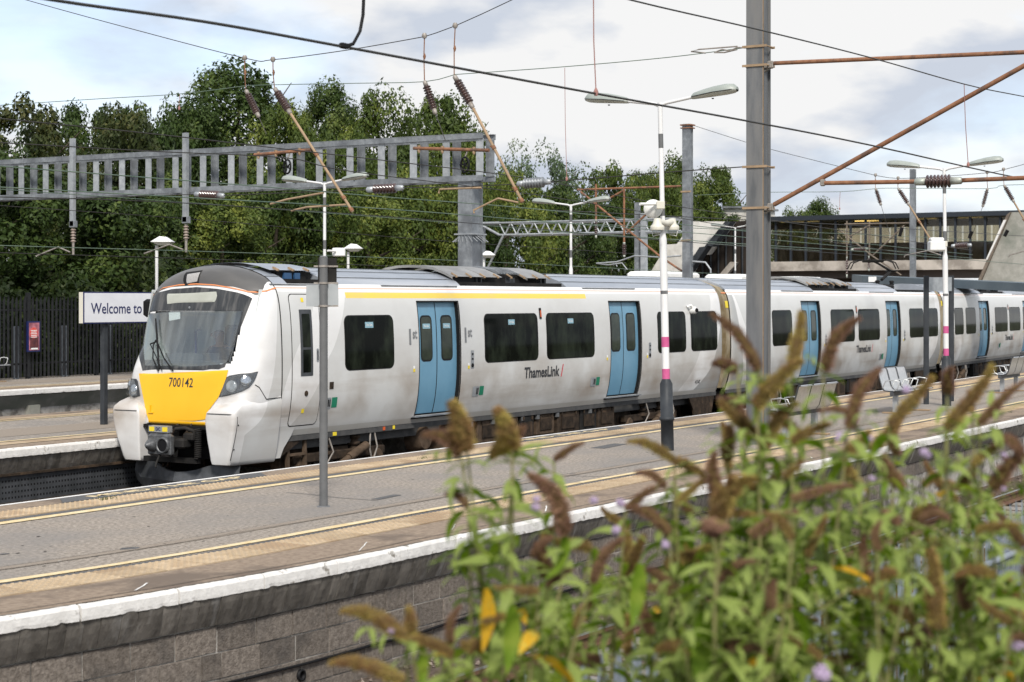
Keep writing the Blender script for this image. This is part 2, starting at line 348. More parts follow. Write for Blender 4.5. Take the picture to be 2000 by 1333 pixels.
def livery(name, whites, greys, band=None, nose=False):
    """whites/greys: list of (left_curve or None, right_curve or None); curves are [(z, x)...] in carriage coordinates"""
    m = bpy.data.materials.new(name); m.use_nodes = True; t = m.node_tree; n = t.nodes; l = t.links
    b = n['Principled BSDF']; b.inputs['Roughness'].default_value = .27
    tcn = n.new('ShaderNodeTexCoord'); sp = n.new('ShaderNodeSeparateXYZ'); l.new(tcn.outputs['Object'], sp.inputs[0]); X, Y, Z = sp.outputs
    def math_(op, a, b_=None):
        q = n.new('ShaderNodeMath'); q.operation = op
        for i, v in enumerate((a, b_)):
            if v is None: continue
            if isinstance(v, (int, float)): q.inputs[i].default_value = v
            else: l.new(v, q.inputs[i])
        return q.outputs[0]
    def mixc(fac, a, c):
        q = n.new('ShaderNodeMixRGB'); l.new(fac, q.inputs[0])
        for i, v in ((1, a), (2, c)):
            if isinstance(v, tuple): q.inputs[i].default_value = (*v, 1)
            else: l.new(v, q.inputs[i])
        return q.outputs[0]
    cur = (.63, .635, .625); GREY = (.42, .428, .425); WH = (.79, .79, .785)
    def region(lc, rc):
        f = None
        if lc: f = math_('GREATER_THAN', X, curve_node(n, l, Z, lc))
        if rc:
            g = math_('LESS_THAN', X, curve_node(n, l, Z, rc)); f = g if f is None else math_('MULTIPLY', f, g)
        return f
    for lc, rc in whites: cur = mixc(region(lc, rc), cur, WH)
    for lc, rc in greys: cur = mixc(region(lc, rc), cur, GREY)
    # white cantrail
    cur = mixc(math_('GREATER_THAN', Z, 3.27), cur, WH)
    # lower sill strip slightly lighter
    cur = mixc(math_('LESS_THAN', Z, 1.035), cur, (.5, .49, .46)) if not nose else cur
    if band:
        f = math_('MULTIPLY', math_('GREATER_THAN', Z, 3.165), math_('LESS_THAN', Z, 3.262))
        f = math_('MULTIPLY', f, math_('MULTIPLY', math_('GREATER_THAN', X, band[0]), math_('LESS_THAN', X, band[1])))
        cur = mixc(f, cur, (.86, .62, .1))
    f = math_('MULTIPLY', math_('GREATER_THAN', Z, 3.318 if not nose else 9), math_('LESS_THAN', Z, 3.34)); cur = mixc(f, cur, (.78, .44, .34))
    # grime: brown haze between sill and window level, in streaks along the side
    def nz_(s, sx, lo, hi, d=6):
        mpn = n.new('ShaderNodeMapping'); mpn.inputs['Scale'].default_value = sx; z = n.new('ShaderNodeTexNoise'); z.inputs['Scale'].default_value = s; z.inputs['Detail'].default_value = d
        oi = n.new('ShaderNodeObjectInfo'); ad = n.new('ShaderNodeVectorMath'); ad.operation = 'MULTIPLY_ADD'; l.new(oi.outputs['Location'], ad.inputs[0]); ad.inputs[1].default_value = (1, 1, 1); l.new(tcn.outputs['Object'], ad.inputs[2])
        l.new(ad.outputs[0], mpn.inputs[0]); l.new(mpn.outputs[0], z.inputs[0])
        r = n.new('ShaderNodeMapRange'); r.inputs['From Min'].default_value = lo; r.inputs['From Max'].default_value = hi; l.new(z.outputs[0], r.inputs[0]); return r.outputs[0]
    zr = n.new('ShaderNodeValToRGB'); e = zr.color_ramp.elements; e[0].position = .24; e[0].color = (.3, .3, .3, 1); e[1].position = .86; e[1].color = (.02, .02, .02, 1)
    for p, v in ((.33, .85), (.45, .6), (.56, .16)): q = e.new(p); q.color = (v, v, v, 1)
    l.new(math_('DIVIDE', Z, 4.0), zr.inputs[0])
    g1 = math_('MULTIPLY', nz_(.9, (1, 1, 1.1), .38, .68), zr.outputs[0]); cur = mixc(math_('MULTIPLY', g1, .85), cur, (.25, .19, .135))
    g2 = math_('MULTIPLY', nz_(2.2, (.22, 1, 2.2), .5, .8, 9), zr.outputs[0]); cur = mixc(math_('MULTIPLY', g2, .55), cur, (.27, .2, .14))
    cur = mixc(math_('MULTIPLY', nz_(2.5, (.6, 1, .8), .5, .72), .16), cur, (.4, .39, .36))
    l.new(cur, b.inputs['Base Color']); return m

def text_mesh(txt, size, bold=0.0, ext=0.0, align='CENTER'):
    cu = bpy.data.curves.new('txt', 'FONT'); cu.body = txt; cu.size = size; cu.align_x = align; cu.align_y = 'CENTER'; cu.offset = bold; cu.extrude = ext; cu.resolution_u = 3
    ob = bpy.data.objects.new('txt', cu); col.objects.link(ob); bpy.context.view_layer.update()
    me = bpy.data.meshes.new_from_object(ob.evaluated_get(bpy.context.evaluated_depsgraph_get()))
    bpy.data.objects.remove(ob); bpy.data.curves.remove(cu); return me

exec_order = []
# ================================================================== SETTING: ground, platforms, tracks
def cv(u): return max(0.0, u - 28) ** 2 / 1000.0
def ve(u): return 9.08 + cv(u) + .022 * (13 - max(u, 7)) ** 2 * (1 if u < 13 else 0)     # edge of the near platform
def vf(u): return 14.62 + cv(u)                                                          # its far edge
ZP = 0.92; U0, U1 = -6, 130
def us_(a, b, step=1.0):
    n = max(1, int((b - a) / step)); return [a + (b - a) * i / n for i in range(n + 1)]
def strip(name, fa, fb, z, mt, a=U0, b=U1, parent=None, kind='structure', label=None, zb=None, step=1.0):
    mb = MB(); zb = z if zb is None else zb
    mb.grid([[(u, fa(u), z), (u, fb(u), zb)] for u in us_(a, b, step)][::1], smooth=False)
    mb.f = [tuple(reversed(f)) for f in mb.f]
    mb.f = [tuple(reversed(f)) for f in mb.f] if (fb(a) < fa(a)) else mb.f
    return mb.build(name, mt, parent, kind=kind if parent is None else None, label=label)
g = MB(); g.add([(-400, -400, -.62), (1500, -400, -.62), (1500, 1500, -.62), (-400, 1500, -.62)], [(0, 1, 2, 3)]); g.build('ground', M['ground'], kind='structure')

def platform(name, label, fa, fb, zp, mtop):
    p = thing(name, label, None, (0, 0, 0), kind='structure')
    mb = MB(); u = us_(U0, U1)
    mb.grid([[(q, fb(q), zp), (q, fa(q), zp)] for q in u], smooth=False)
    o = mb.build('asphalt_surface', mtop, p)
    mb = MB()
    mb.grid([[(q, fa(q) + .2, zp - .02), (q, fa(q) + .2, -.6)] for q in u], smooth=False)
    mb.grid([[(q, fb(q) - .2, -.6), (q, fb(q) - .2, zp - .02)] for q in u], smooth=False)
    mb.build('wall_core', M['mortar'], p)
    return p
def wav(f, amp, k, ph=0): return lambda u: f(u) + amp * math.sin(u * k + ph) + amp * .6 * math.sin(u * k * 2.7 + 1.3 + ph)

P1 = platform('island_platform', 'grey asphalt island platform in front of the train with buff tactile strips and yellow lines', lambda u: ve(u) + .045, lambda u: vf(u) - .06, ZP, M['asphalt'])
# brown paving between coping and tactile
strip('edge_paving', lambda u: ve(u) + .042, lambda u: ve(u) + .72, ZP + .004, M['paving_brown'], parent=P1)
strip('edge_paving', lambda u: vf(u) - .5, lambda u: vf(u) - .05, ZP + .004, M['paving_brown'], parent=P1)
strip('resurfaced_strip', lambda u: ve(u) + 1.16, wav(lambda u: ve(u) + 1.27, .008, .9), ZP + .003, M['asphalt_dark'], parent=P1)
strip('resurfaced_strip', wav(lambda u: vf(u) - 1.10, .01, 1.1), lambda u: vf(u) - .95, ZP + .003, M['asphalt_dark'], parent=P1)
strip('yellow_line', wav(lambda u: ve(u) + 1.29, .006, 1.7), wav(lambda u: ve(u) + 1.395, .008, 1.3, 2), ZP + .008, M['yellow_line'], parent=P1)
strip('yellow_line', wav(lambda u: vf(u) - 1.27, .008, 1.4), wav(lambda u: vf(u) - 1.13, .008, .9, 1), ZP + .008, M['yellow_line'], parent=P1)
M['seam'] = mat('seam', (.23, .19, .155), (.29, .25, .205), 30, .95)
strip('patched_seam', wav(lambda u: ve(u) + 1.86, .012, .8), wav(lambda u: ve(u) + 2.0, .012, .7, 1), ZP + .004, M['seam'], parent=P1)
M['crack'] = mat('crack', (.05, .045, .04), None, rough=1)
for off, wd in ((1.86, .008), (2.0, .007), (.13, .012)):
    strip('joint', wav(lambda u: ve(u) + off, .012, 1.9, off), wav(lambda u: ve(u) + off + wd, .012, 1.9, off), ZP + .009, M['crack'], parent=P1, step=.5)
strip('joint', wav(lambda u: vf(u) - .5, .008, 1.3), wav(lambda u: vf(u) - .488, .008, 1.3), ZP + .009, M['crack'], parent=P1, step=.5)
# cross joints in the brown paving and pale scuffs
mb = MB()
for i in range(9):
    u = 8.6 + i * 1.9 + R.uniform(-.4, .4); a = ve(u) + R.uniform(.14, .4); n = R.uniform(.08, .3); wd = R.uniform(.006, .014); pts = []
    for k in range(6): pts.append((u + k * .12 * n * 3 + R.uniform(-.01, .01), a + k * n * .2))
    mb.grid([[(x, y, ZP + .01), (x + wd * 2.5, y, ZP + .01)] for x, y in pts], smooth=False)
tag(mb.build('chalky_scuff', M['white_paint'], P1))
# drain covers / patches on the asphalt
mb = MB()
for (x, y, a, b) in ((755, 972, .5, .1), (1190, 872, .9, .22)):
    p = onz(x, y, ZP); mb.box((p.x, p.y, ZP + .004), (a, b, .006), .1)
mb.build('surface_patch', M['asphalt_dark'], P1)
# gum spots and stains
for nm_, mm_, n_g, ra in (('gum_spots', 'crack', 130, .012), ('pale_gum_spots', 'mortar', 110, .012), ('oil_stains', 'asphalt_dark', 7, .07)):
    mb = MB()
    for i in range(n_g):
        u = R.uniform(9, 45); v = ve(u) + R.uniform(1.5, 4.2); r = ra * R.uniform(.5, 1.5); k6 = [R.uniform(.7, 1.2) for _ in range(8)]
        mb.add([(u + r * 1.3 * k6[k] * math.cos(k * .785), v + r * k6[k] * math.sin(k * .785), ZP + .0045) for k in range(8)], [tuple(range(8))])
    tag(mb.build(nm_, M[mm_], P1), kind='stuff')
for pts_ in (((560, 962), (600, 965), (660, 972), (740, 978)), ((1095, 928), (1160, 931), (1230, 928)), ((930, 985), (985, 975), (1040, 972))):
    P_c = [onz(x, y, ZP + .006) for x, y in pts_]; mb = MB(); mb.grid([[(p.x - .008, p.y, ZP + .0055), (p.x + .012, p.y + .012, ZP + .0055)] for p in P_c], smooth=False); mb.build('surface_crack', M['asphalt_dark'], P1)
# MIND THE GAP lettering on the far edge
for (x, y) in ((345, 953), (1115, 851)):
    p = onz(x, y, ZP); s = 1 if x < 900 else 1.15
    q = MB(); q.prism([(-1.9 * s, -.17, -.002), (1.6 * s, -.17, -.002), (1.9 * s, .17, -.002), (-1.6 * s, .17, -.002)], (0, 0, .004)); o = q.build('lettering_panel', M['asphalt_dark'], P1, local=True); o.location = (p.x, vf(p.x) - .27, ZP + .008)
    tm = text_mesh('MIND THE GAP', .22, .006); tm.materials.append(M['yellow_line']); t = inst('painted_lettering', tm, (p.x, vf(p.x) - .27, ZP + .0115), (0, 0, 0), (1.75 * s, 1, 1)); t.parent = P1

# tactile slabs with rounded blisters
def tactile_mesh(lu, lv, nu, nv, seg=5):
    mb = MB(); g_ = .004; mb.add([(g_, g_, -.02), (lu - g_, g_, -.02), (lu - g_, lv - g_, -.02), (g_, lv - g_, -.02), (g_, g_, 0), (lu - g_, g_, 0), (lu - g_, lv - g_, 0), (g_, lv - g_, 0)],
        [(4, 5, 6, 7), (0, 1, 5, 4), (1, 2, 6, 5), (2, 3, 7, 6), (3, 0, 4, 7)])
    for i in range(nu):
        for j in range(nv):
            cx, cy = (i + .5) * lu / nu, (j + .5) * lv / nv; r0, r1, h = .021, .012, .009
            vs = [(cx + r * math.cos(k * 2 * math.pi / seg), cy + r * math.sin(k * 2 * math.pi / seg), z) for r, z in ((r0, 0), (r1, h)) for k in range(seg)]
            mb.add(vs, [(k, (k + 1) % seg, seg + (k + 1) % seg, seg + k) for k in range(seg)] + [tuple(range(seg, 2 * seg))])
    me = mb.mesh('tactile_slab', M['tactile']); return me
TM = tactile_mesh(.44, .44, 6, 6); TM2 = tactile_mesh(.44, .44, 6, 6, 4)
def rowslabs(f, a, b, flip, me):
    u = a; k = 0
    while u < b:
        v = f(u); dv = f(u + .44) - v
        inst('tactile_slab', me, (u, v, ZP + .013 + R.uniform(-.002, .002)), (0, 0, math.atan2(dv, .44)), parent=P1); u += .443; k += 1
    return u
ua = rowslabs(lambda u: ve(u) + .72, 7.5, 40, 0, TM); strip('tactile_strip', lambda u: ve(u) + .72, lambda u: ve(u) + 1.16, ZP + .012, M['tactile'], a=ua, parent=P1)
ub = rowslabs(lambda u: vf(u) - .94, 12.0, 62, 0, TM2); strip('tactile_strip', lambda u: vf(u) - .94, lambda u: vf(u) - .5, ZP + .012, M['tactile'], a=ub, parent=P1)
strip('tactile_strip', lambda u: ve(u) + .72, lambda u: ve(u) + 1.16, ZP + .012, M['tactile'], b=7.5, parent=P1)
strip('tactile_strip', lambda u: vf(u) - .94, lambda u: vf(u) - .5, ZP + .012, M['tactile'], b=12.0, parent=P1)
# white line on the far edge
strip('white_edge_line', lambda u: vf(u) - .055, lambda u: vf(u) + .02, ZP + .006, M['white_paint'], parent=P1)
strip('edge_face', lambda u: vf(u) + .02, lambda u: vf(u) + .02, ZP + .006, M['white_paint'], parent=P1, zb=ZP - .1)

# coping stones: bullnose section, each its own stone with chipped lower edge
def coping(L_, seed, zdrop=.118, depth=.2, mt='white_paint'):
    rr = random.Random(seed); mb = MB(); nu = 12; rows = []
    prof = [(depth, -.01), (.05, .0), (.015, -.006), (0, -.03), (-.002, -.09), (0, -zdrop), (.06, -zdrop), (depth, -zdrop)]; nu = 24
    for i in range(nu + 1):
        u = .004 + (L_ - .008) * i / nu; r = []
        ch = rr.choice((0,) * 30 + (.004, .006, .009)) if 0 < i < nu else 0; 
        for k, (v, z) in enumerate(prof):
            jv = rr.uniform(-.002, .002); jz = rr.uniform(-.002, .002)
            if k in (4, 5): jz += ch * (.6 if k == 4 else 1); jv += ch * .5 * (k == 5)
            r.append((u, v + jv, z + jz))
        rows.append(r)
    mb.grid(rows, smooth=False); n = len(prof)
    mb.add(rows[0], [tuple(range(n))]); mb.add(rows[-1], [tuple(reversed(range(n)))])
    me = mb.mesh('coping_stone', M[mt]); return me
COP = [coping(.92, k) for k in range(6)]
def lay(f, a, b, L_, fn):
    u = a; k = 0
    while u < b: fn(u, f(u), math.atan2(f(u + L_) - f(u), L_), k); u += L_; k += 1
def putcop(u, v, an, k):
    o = inst('coping_stone', R.choice(COP), (u, v, ZP - .002 + R.uniform(-.003, .002)), (R.uniform(-.01, .01), 0, an + R.uniform(-.004, .004)), parent=P1)
lay(ve, 4, 60, .92, putcop)
# corbel course under the coping
def corb(seed, wd):
    rr = random.Random(seed); mb = MB(); rows = []
    for i in range(5):
        u = .0012 + (wd - .0024) * i / 4; 
        rows.append([(u + .03 * t + rr.uniform(-.002, .002), .015 + .10 * t ** 1.3 + rr.uniform(-.003, .003) - (.002 if 0 < i < 4 else 0), -.25 * t) for t in (0, .25, .5, .75, 1)] + [(u + .03, .25, -.25), (u, .25, 0)])
    mb.grid(rows, smooth=False); mb.add(rows[0], [tuple(range(7))]); mb.add(rows[-1], [tuple(reversed(range(7)))])
    return mb.mesh('corbel_brick', M['corbel'])
CB = [corb(k, .158) for k in range(5)]
CBW = {w_: [corb(int(w_ * 1000) + k, w_) for k in range(3)] for w_ in (.11, .15, .19, .24)}; uu_ = 7.0
while uu_ < 39: w_ = R.choice((.11, .15, .15, .19, .24)); inst('corbel_brick', R.choice(CBW[w_]), (uu_, ve(uu_) + R.uniform(-.004, .004), ZP - .112), (0, 0, math.atan2(ve(uu_ + w_) - ve(uu_), w_)), parent=P1); uu_ += w_
mb = MB(); mb.grid([[(u, ve(u) + .03, ZP - .125), (u, ve(u) + .14, ZP - .375)] for u in us_(39, U1)], smooth=False); mb.build('corbel_course', M['corbel'], P1)
# block wall
def blk(seed, wd, h):
    rr = random.Random(seed); mb = MB(); e = .004; d = .012
    x0, x1, z0, z1 = .0045, wd - .0045, .004, h - .004; j = lambda: rr.uniform(-.003, .003)
    vs = [(x0, .014, z0), (x1, .014, z0), (x1, .014, z1), (x0, .014, z1), (x0 + e + j(), j(), z0 + e + j()), (x1 - e + j(), j(), z0 + e + j()), (x1 - e + j(), j(), z1 - e + j()), (x0 + e + j(), j(), z1 - e + j())]
    mb.add(vs, [(4, 5, 6, 7), (0, 1, 5, 4), (1, 2, 6, 5), (2, 3, 7, 6), (3, 0, 4, 7)]); return mb.mesh('block', M['block'])
BH = .215; BL = [blk(k, .44, BH) for k in range(5)]; BS = [blk(20 + k, .22, BH) for k in range(3)]
cnt = 0
for c in range(4):
    u = 8 - .1 - c * .17; z = ZP - .375 - (c + 1) * BH
    while u < 34 and cnt < 298:
        sh = R.random() < .22; wd = .22 if sh else .44; an = math.atan2(ve(u + wd) - ve(u), wd)
        inst('block', R.choice(BS if sh else BL), (u, ve(u) + .14 + R.uniform(-.004, .004), z), (0, 0, an), parent=P1); cnt += 1
        u += wd
        if c > 0 and u > 26: break
mb = MB(); mb.grid([[(u, ve(u) + .149, ZP - .37), (u, ve(u) + .149, -.6)] for u in us_(U0, U1)], smooth=False); mb.build('mortar_bed', M['mortar'], P1)
# number chalked on the corbel
tm = text_mesh('15', .2, .0); tm.materials.append(M['mortar'])
p = onv(592, 1153, ve(11.9) + .04); t = inst('painted_number', tm, (p.x, p.y + .02, p.z), (math.radians(90 + 22), 0, 0), (1, 1.1, 1)); t.parent = P1
# cable clipped along the wall
cp = []
for x, y in ((430, 1345), (600, 1297), (700, 1268), (735, 1257), (800, 1243), (872, 1218), (935, 1200), (1000, 1185), (1120, 1150), (1250, 1118), (1400, 1080), (1560, 1040), (1700, 1000)):
    q = onv(x, y, 9.2); cp.append((q.x, ve(q.x) + .115, q.z))
mb = MB(); mb.tube(cp, .013, 6); c_ = mb.build('wall_cable', M['black']); tag(c_, 'black cable sagging along the block wall below the white coping', 'cable')
mb = MB(); q = onv(594, 1320, 9.2); mb.lathe((q.x, ve(q.x) + .145, q.z), (q.x, ve(q.x) + .11, q.z), [(0, .05), (1, .05), (1, .035), (.2, .032)], 12); tag(mb.build('drain_pipe', M['black']), 'black drain pipe end sticking out of the block wall below the cable', 'pipe')

# platform 2 (behind the train) and 3 (by the fence)
def v2a(u): return 20.42 + cv(u)
def v2b(u): return 26.4 + cv(u)
def v3a(u): return 33.35 + cv(u)
P2 = platform('far_island_platform', 'asphalt island platform behind the train carrying the welcome sign', lambda u: v2a(u) + .1, lambda u: v2b(u) - .1, .88, M['asphalt'])
P3 = platform('side_platform', 'farthest platform along the black fence with a pale coping', lambda u: v3a(u) + .1, lambda u: 38.5 + cv(u), .92, M['asphalt'])
def edgework(P, f, zp, a, b, sgn=1):
    strip('edge_paving', lambda u: f(u) + sgn * .1, lambda u: f(u) + sgn * .6, zp + .004, M['paving_brown'], parent=P)
    strip('tactile_strip', lambda u: f(u) + sgn * .62, lambda u: f(u) + sgn * 1.0, zp + .008, M['tactile'], parent=P)
    strip('yellow_line', lambda u: f(u) + sgn * 1.1, lambda u: f(u) + sgn * 1.2, zp + .008, M['yellow_line'], parent=P)
edgework(P2, v2a, .88, 0, 0); edgework(P2, v2b, .88, 0, 0, -1); edgework(P3, v3a, .92, 0, 0)
strip('patched_seam', wav(lambda u: v2a(u) + 1.9, .03, .8), wav(lambda u: v2a(u) + 3.2, .05, .7, 1), .884, M['seam'], parent=P2)
strip('patched_seam', wav(lambda u: v3a(u) + 2.2, .03, .8), wav(lambda u: v3a(u) + 3.3, .05, .7, 1), .924, M['seam'], parent=P3)
lay(v2a, 12, 30, 1.0, lambda u, v, an, k: inst('coping_stone', R.choice(COP), (u, v, .888), (0, 0, an), (1.085, 1, 1.15), parent=P2))
lay(v3a, 26, 44, 1.6, lambda u, v, an, k: inst('coping_stone', R.choice(COP), (u, v, .928), (0, 0, an), (1.73, 1, 1.2), parent=P3))
CB2 = [corb(30 + k, .3) for k in range(4)]
lay(v2a, 12, 30, .3, lambda u, v, an, k: inst('corbel_brick', R.choice(CB2), (u, v + .02, .745), (0, 0, an), parent=P2))
mb = MB(); mb.grid([[(u, v2a(u) + .03, .74), (u, v2a(u) + .14, .49)] for u in us_(30, U1)], smooth=False); mb.build('corbel_course', M['corbel'], P2)
c_ = 0
for c in range(5):
    u = 14 - c * .17
    while u < 24:
        inst('block', R.choice(BL), (u, v2a(u) + .15 + R.uniform(-.006, .006), .49 - (c + 1) * BH), parent=P2); u += .44
mb = MB(); mb.grid([[(u, v3a(u) + .05, .77), (u, v3a(u) + .3, .42)] for u in us_(20, U1)], smooth=False)
mb.build('corbel_course', M['concrete'], P3)
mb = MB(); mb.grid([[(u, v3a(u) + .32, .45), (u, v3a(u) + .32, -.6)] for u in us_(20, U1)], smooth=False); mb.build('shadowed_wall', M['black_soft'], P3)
for u in (32.5, 36.5, 40.5): q = MB(); q.box((u, v3a(u) + .25, .1), (.35, .25, .8)); q.build('support_pier', M['concrete'], P3)
# perforated guard panel low on the far wall
pg = thing('guard_panel', 'dark perforated steel guard panel low in the track trench left of the train', 'panel', (19, 20.5, 0))
mb = MB(); mb.box((17, v2a(17) + .10, .26), (14, .012, .40)); mb.build('panel_sheet', M['steel_dark'], pg)
mb = MB(); mb.box((17, v2a(17) + .07, .485), (14, .07, .035)); mb.box((17, v2a(17) + .07, .045), (14, .07, .035)); mb.build('rail_flange', M['under'], pg)
mb = MB()
for i in range(95):
    for k in range(4): mb.box((16.9 + i * .065, v2a(17) + .0935, .13 + k * .085), (.026, .004, .03))
tag(mb.build('perforation', M['black'], pg), kind='stuff')

# tracks
def track(name, label, fc, a, b, zb=-.2, bal=True, m_='ballast', halfw=1.6):
    t = thing(name, label, None, (0, 0, 0), kind='structure')
    mb = MB(); mb.grid([[(u, fc(u) + halfw, zb), (u, fc(u) - halfw, zb)] for u in us_(a, b)], smooth=False); mb.build('ballast_bed', M[m_], t)
    for s in (-1, 1):
        mb = MB(); mt = MB()
        prof = [(-.07, -.16), (-.07, -.145), (-.012, -.12), (-.012, -.04), (-.036, -.03), (-.036, 0), (.036, 0), (.036, -.03), (.012, -.04), (.012, -.12), (.07, -.145), (.07, -.16)]
        rows = [[(u, fc(u) + s * .753 + y, z) for y, z in prof] for u in us_(a, b, 2)]
        mb.grid([list(reversed(r)) for r in rows], smooth=False); rl = mb.build('rail', M['rail_rust'], t)
        mt.grid([[(u, fc(u) + s * .753 + .03, .002), (u, fc(u) + s * .753 - .03, .002)] for u in us_(a, b, 2)], smooth=False); mt.build('railhead', M['rail_top'], rl)
    return t
T0 = track('near_track', 'near railway track on brown ballast below the platform wall', lambda u: 7.3 + cv(u), U0, 110, halfw=2.1)
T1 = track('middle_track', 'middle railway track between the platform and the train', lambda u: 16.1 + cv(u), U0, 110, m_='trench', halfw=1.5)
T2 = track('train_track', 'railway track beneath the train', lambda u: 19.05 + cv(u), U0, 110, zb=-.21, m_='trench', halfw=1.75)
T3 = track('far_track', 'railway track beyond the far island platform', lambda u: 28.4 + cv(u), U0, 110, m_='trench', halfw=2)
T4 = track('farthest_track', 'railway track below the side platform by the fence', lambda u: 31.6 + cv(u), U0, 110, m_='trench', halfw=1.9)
sm = MB().bevbox((0, 0, 0), (.26, 2.5, .2), .02).mesh('sleeper', M['sleeper'])
for i in range(55): u = 10 + i * .62; inst('sleeper', sm, (u, 7.3 + cv(u), -.27), (0, 0, R.uniform(-.01, .01)), parent=T0)
mb = MB()
for i in range(6500):
    u = R.uniform(11, 45); v = 7.3 + cv(u) + R.uniform(-2.3, 1.9); s = R.uniform(.015, .036)
    if u > 30 and R.random() < .4: continue
    q = Matrix.Rotation(R.uniform(0, 6), 3, 'Z') @ Matrix.Rotation(R.uniform(0, 6), 3, 'X')
    vs = [q @ Vector((a * s * R.uniform(.6, 1.2), b * s * R.uniform(.5, 1), c * s * R.uniform(.5, 1))) + Vector((u, v, -.19)) for a, b, c in ((1, 0, 0), (-1, 0, 0), (0, 1, 0), (0, -1, 0), (0, 0, 1), (0, 0, -1))]
    mb.add(vs, [(0, 2, 4), (2, 1, 4), (1, 3, 4), (3, 0, 4), (2, 0, 5), (1, 2, 5), (3, 1, 5), (0, 3, 5)])
tag(mb.build('ballast_stones', M['stone']), 'loose brown ballast stones around the near track', 'gravel', kind='stuff')
# camera-side embankment below the bush
mb = MB(); mb.grid([[(u, 5.2, -.25), (u, 3.6, -.1), (u, 1.0, .1), (u, -30, .4)] for u in us_(-20, 110, 2)], smooth=False); mb.build('embankment', M['ground'], kind='structure')

# ================================================================== TRAIN
VC = 19.1
def lerp_tab(tab, x):
    if x <= tab[0][0]: return tab[0][1]
    for (a, p), (b, q) in zip(tab, tab[1:]):
        if x <= b: return p + (q - p) * (x - a) / (b - a)
    return tab[-1][1]
def smooth_tab(tab, x):     # Catmull-Rom through a table
    n = len(tab)
    if x <= tab[0][0]: return tab[0][1]
    if x >= tab[-1][0]: return tab[-1][1]
    for i in range(n - 1):
        if x <= tab[i + 1][0]: break
    x0, y0 = tab[max(i - 1, 0)]; x1, y1 = tab[i]; x2, y2 = tab[i + 1]; x3, y3 = tab[min(i + 2, n - 1)]
    t = (x - x1) / (x2 - x1); m1 = (y2 - y0) / max(x2 - x0, 1e-6) * (x2 - x1); m2 = (y3 - y1) / max(x3 - x1, 1e-6) * (x2 - x1)
    return (2 * t**3 - 3 * t**2 + 1) * y1 + (t**3 - 2 * t**2 + t) * m1 + (-2 * t**3 + 3 * t**2) * y2 + (t**3 - t**2) * m2
WT = [(.94, 1.13), (1.05, 1.175), (1.2, 1.22), (1.4, 1.262), (1.65, 1.29), (1.9, 1.30), (2.3, 1.298), (2.7, 1.28), (3.0, 1.25), (3.2, 1.21), (3.32, 1.16), (3.40, 1.09)]
RT = [(1.09, 3.40), (1.0, 3.475), (.88, 3.535), (.7, 3.6), (.5, 3.65), (.25, 3.685), (0, 3.70)]
def wz(z): return smooth_tab(WT, z)

train = thing('passenger_train', 'white and grey electric train with yellow nose and blue doors behind the island platform', 'train', (22, VC, 0))
class Car:
    def __init__(s, o, an): s.o = Vector(o); s.an = an; s.M = Matrix.Rotation(an, 3, 'Z')
    def px(s, x, y=660):       # photo column -> distance along this carriage's near side
        r = ray(x, y); d = s.M @ Vector((1, 0, 0)); n = s.M @ Vector((0, 1, 0)); p0 = s.o + n * -1.28
        t = p0.dot(n) / Vector((r.x, r.y, 0)).dot(n); return (Vector((r.x * t, r.y * t, 0)) - p0).dot(d)
    def put(s, name, mb, mt, parent=None, label=None, sharp=None, kind=None):
        me = mb if isinstance(mb, bpy.types.Mesh) else mb.mesh(name, mt)
        if sharp: me.set_sharp_from_angle(angle=math.radians(sharp))
        ob = bpy.data.objects.new(name, me); col.objects.link(ob)
        if parent is None: ob.parent = train; ob.location = s.o - Vector(train['_o']); ob.rotation_euler = (0, 0, s.an)
        else: ob.parent = parent
        if label: ob['label'] = label
        if kind: ob['kind'] = kind
        return ob
def patch(mb, x0, x1, z0, z1, r, d, m=0, nz=16, sk=0.0):      # rounded patch lying on the side wall, d = how proud
    zs = sorted(set([z0, z1] + [z0 + r * (1 - math.cos(a * math.pi / 8)) for a in range(5)] + [z1 - r * (1 - math.cos(a * math.pi / 8)) for a in range(5)] + [z0 + (z1 - z0) * i / nz for i in range(nz + 1)]))
    rows = []
    for z in zs:
        dz = max(z0 + r - z, z - (z1 - r), 0); k = r - math.sqrt(max(r * r - dz * dz, 0)); o_ = sk * (z - z0)
        rows.append([(x0 + k + o_, -(wz(z) + d), z), (x1 - k + o_, -(wz(z) + d), z)])
    mb.grid(rows, m); return mb
def side_ring(mb, x0, x1, z0, z1, r, d0, d1, th, m=0): return patch(patch(mb, x0 - th, x1 + th, z0 - th, z1 + th, r + th, d0, m), x0, x1, z0, z1, r, d1, m)

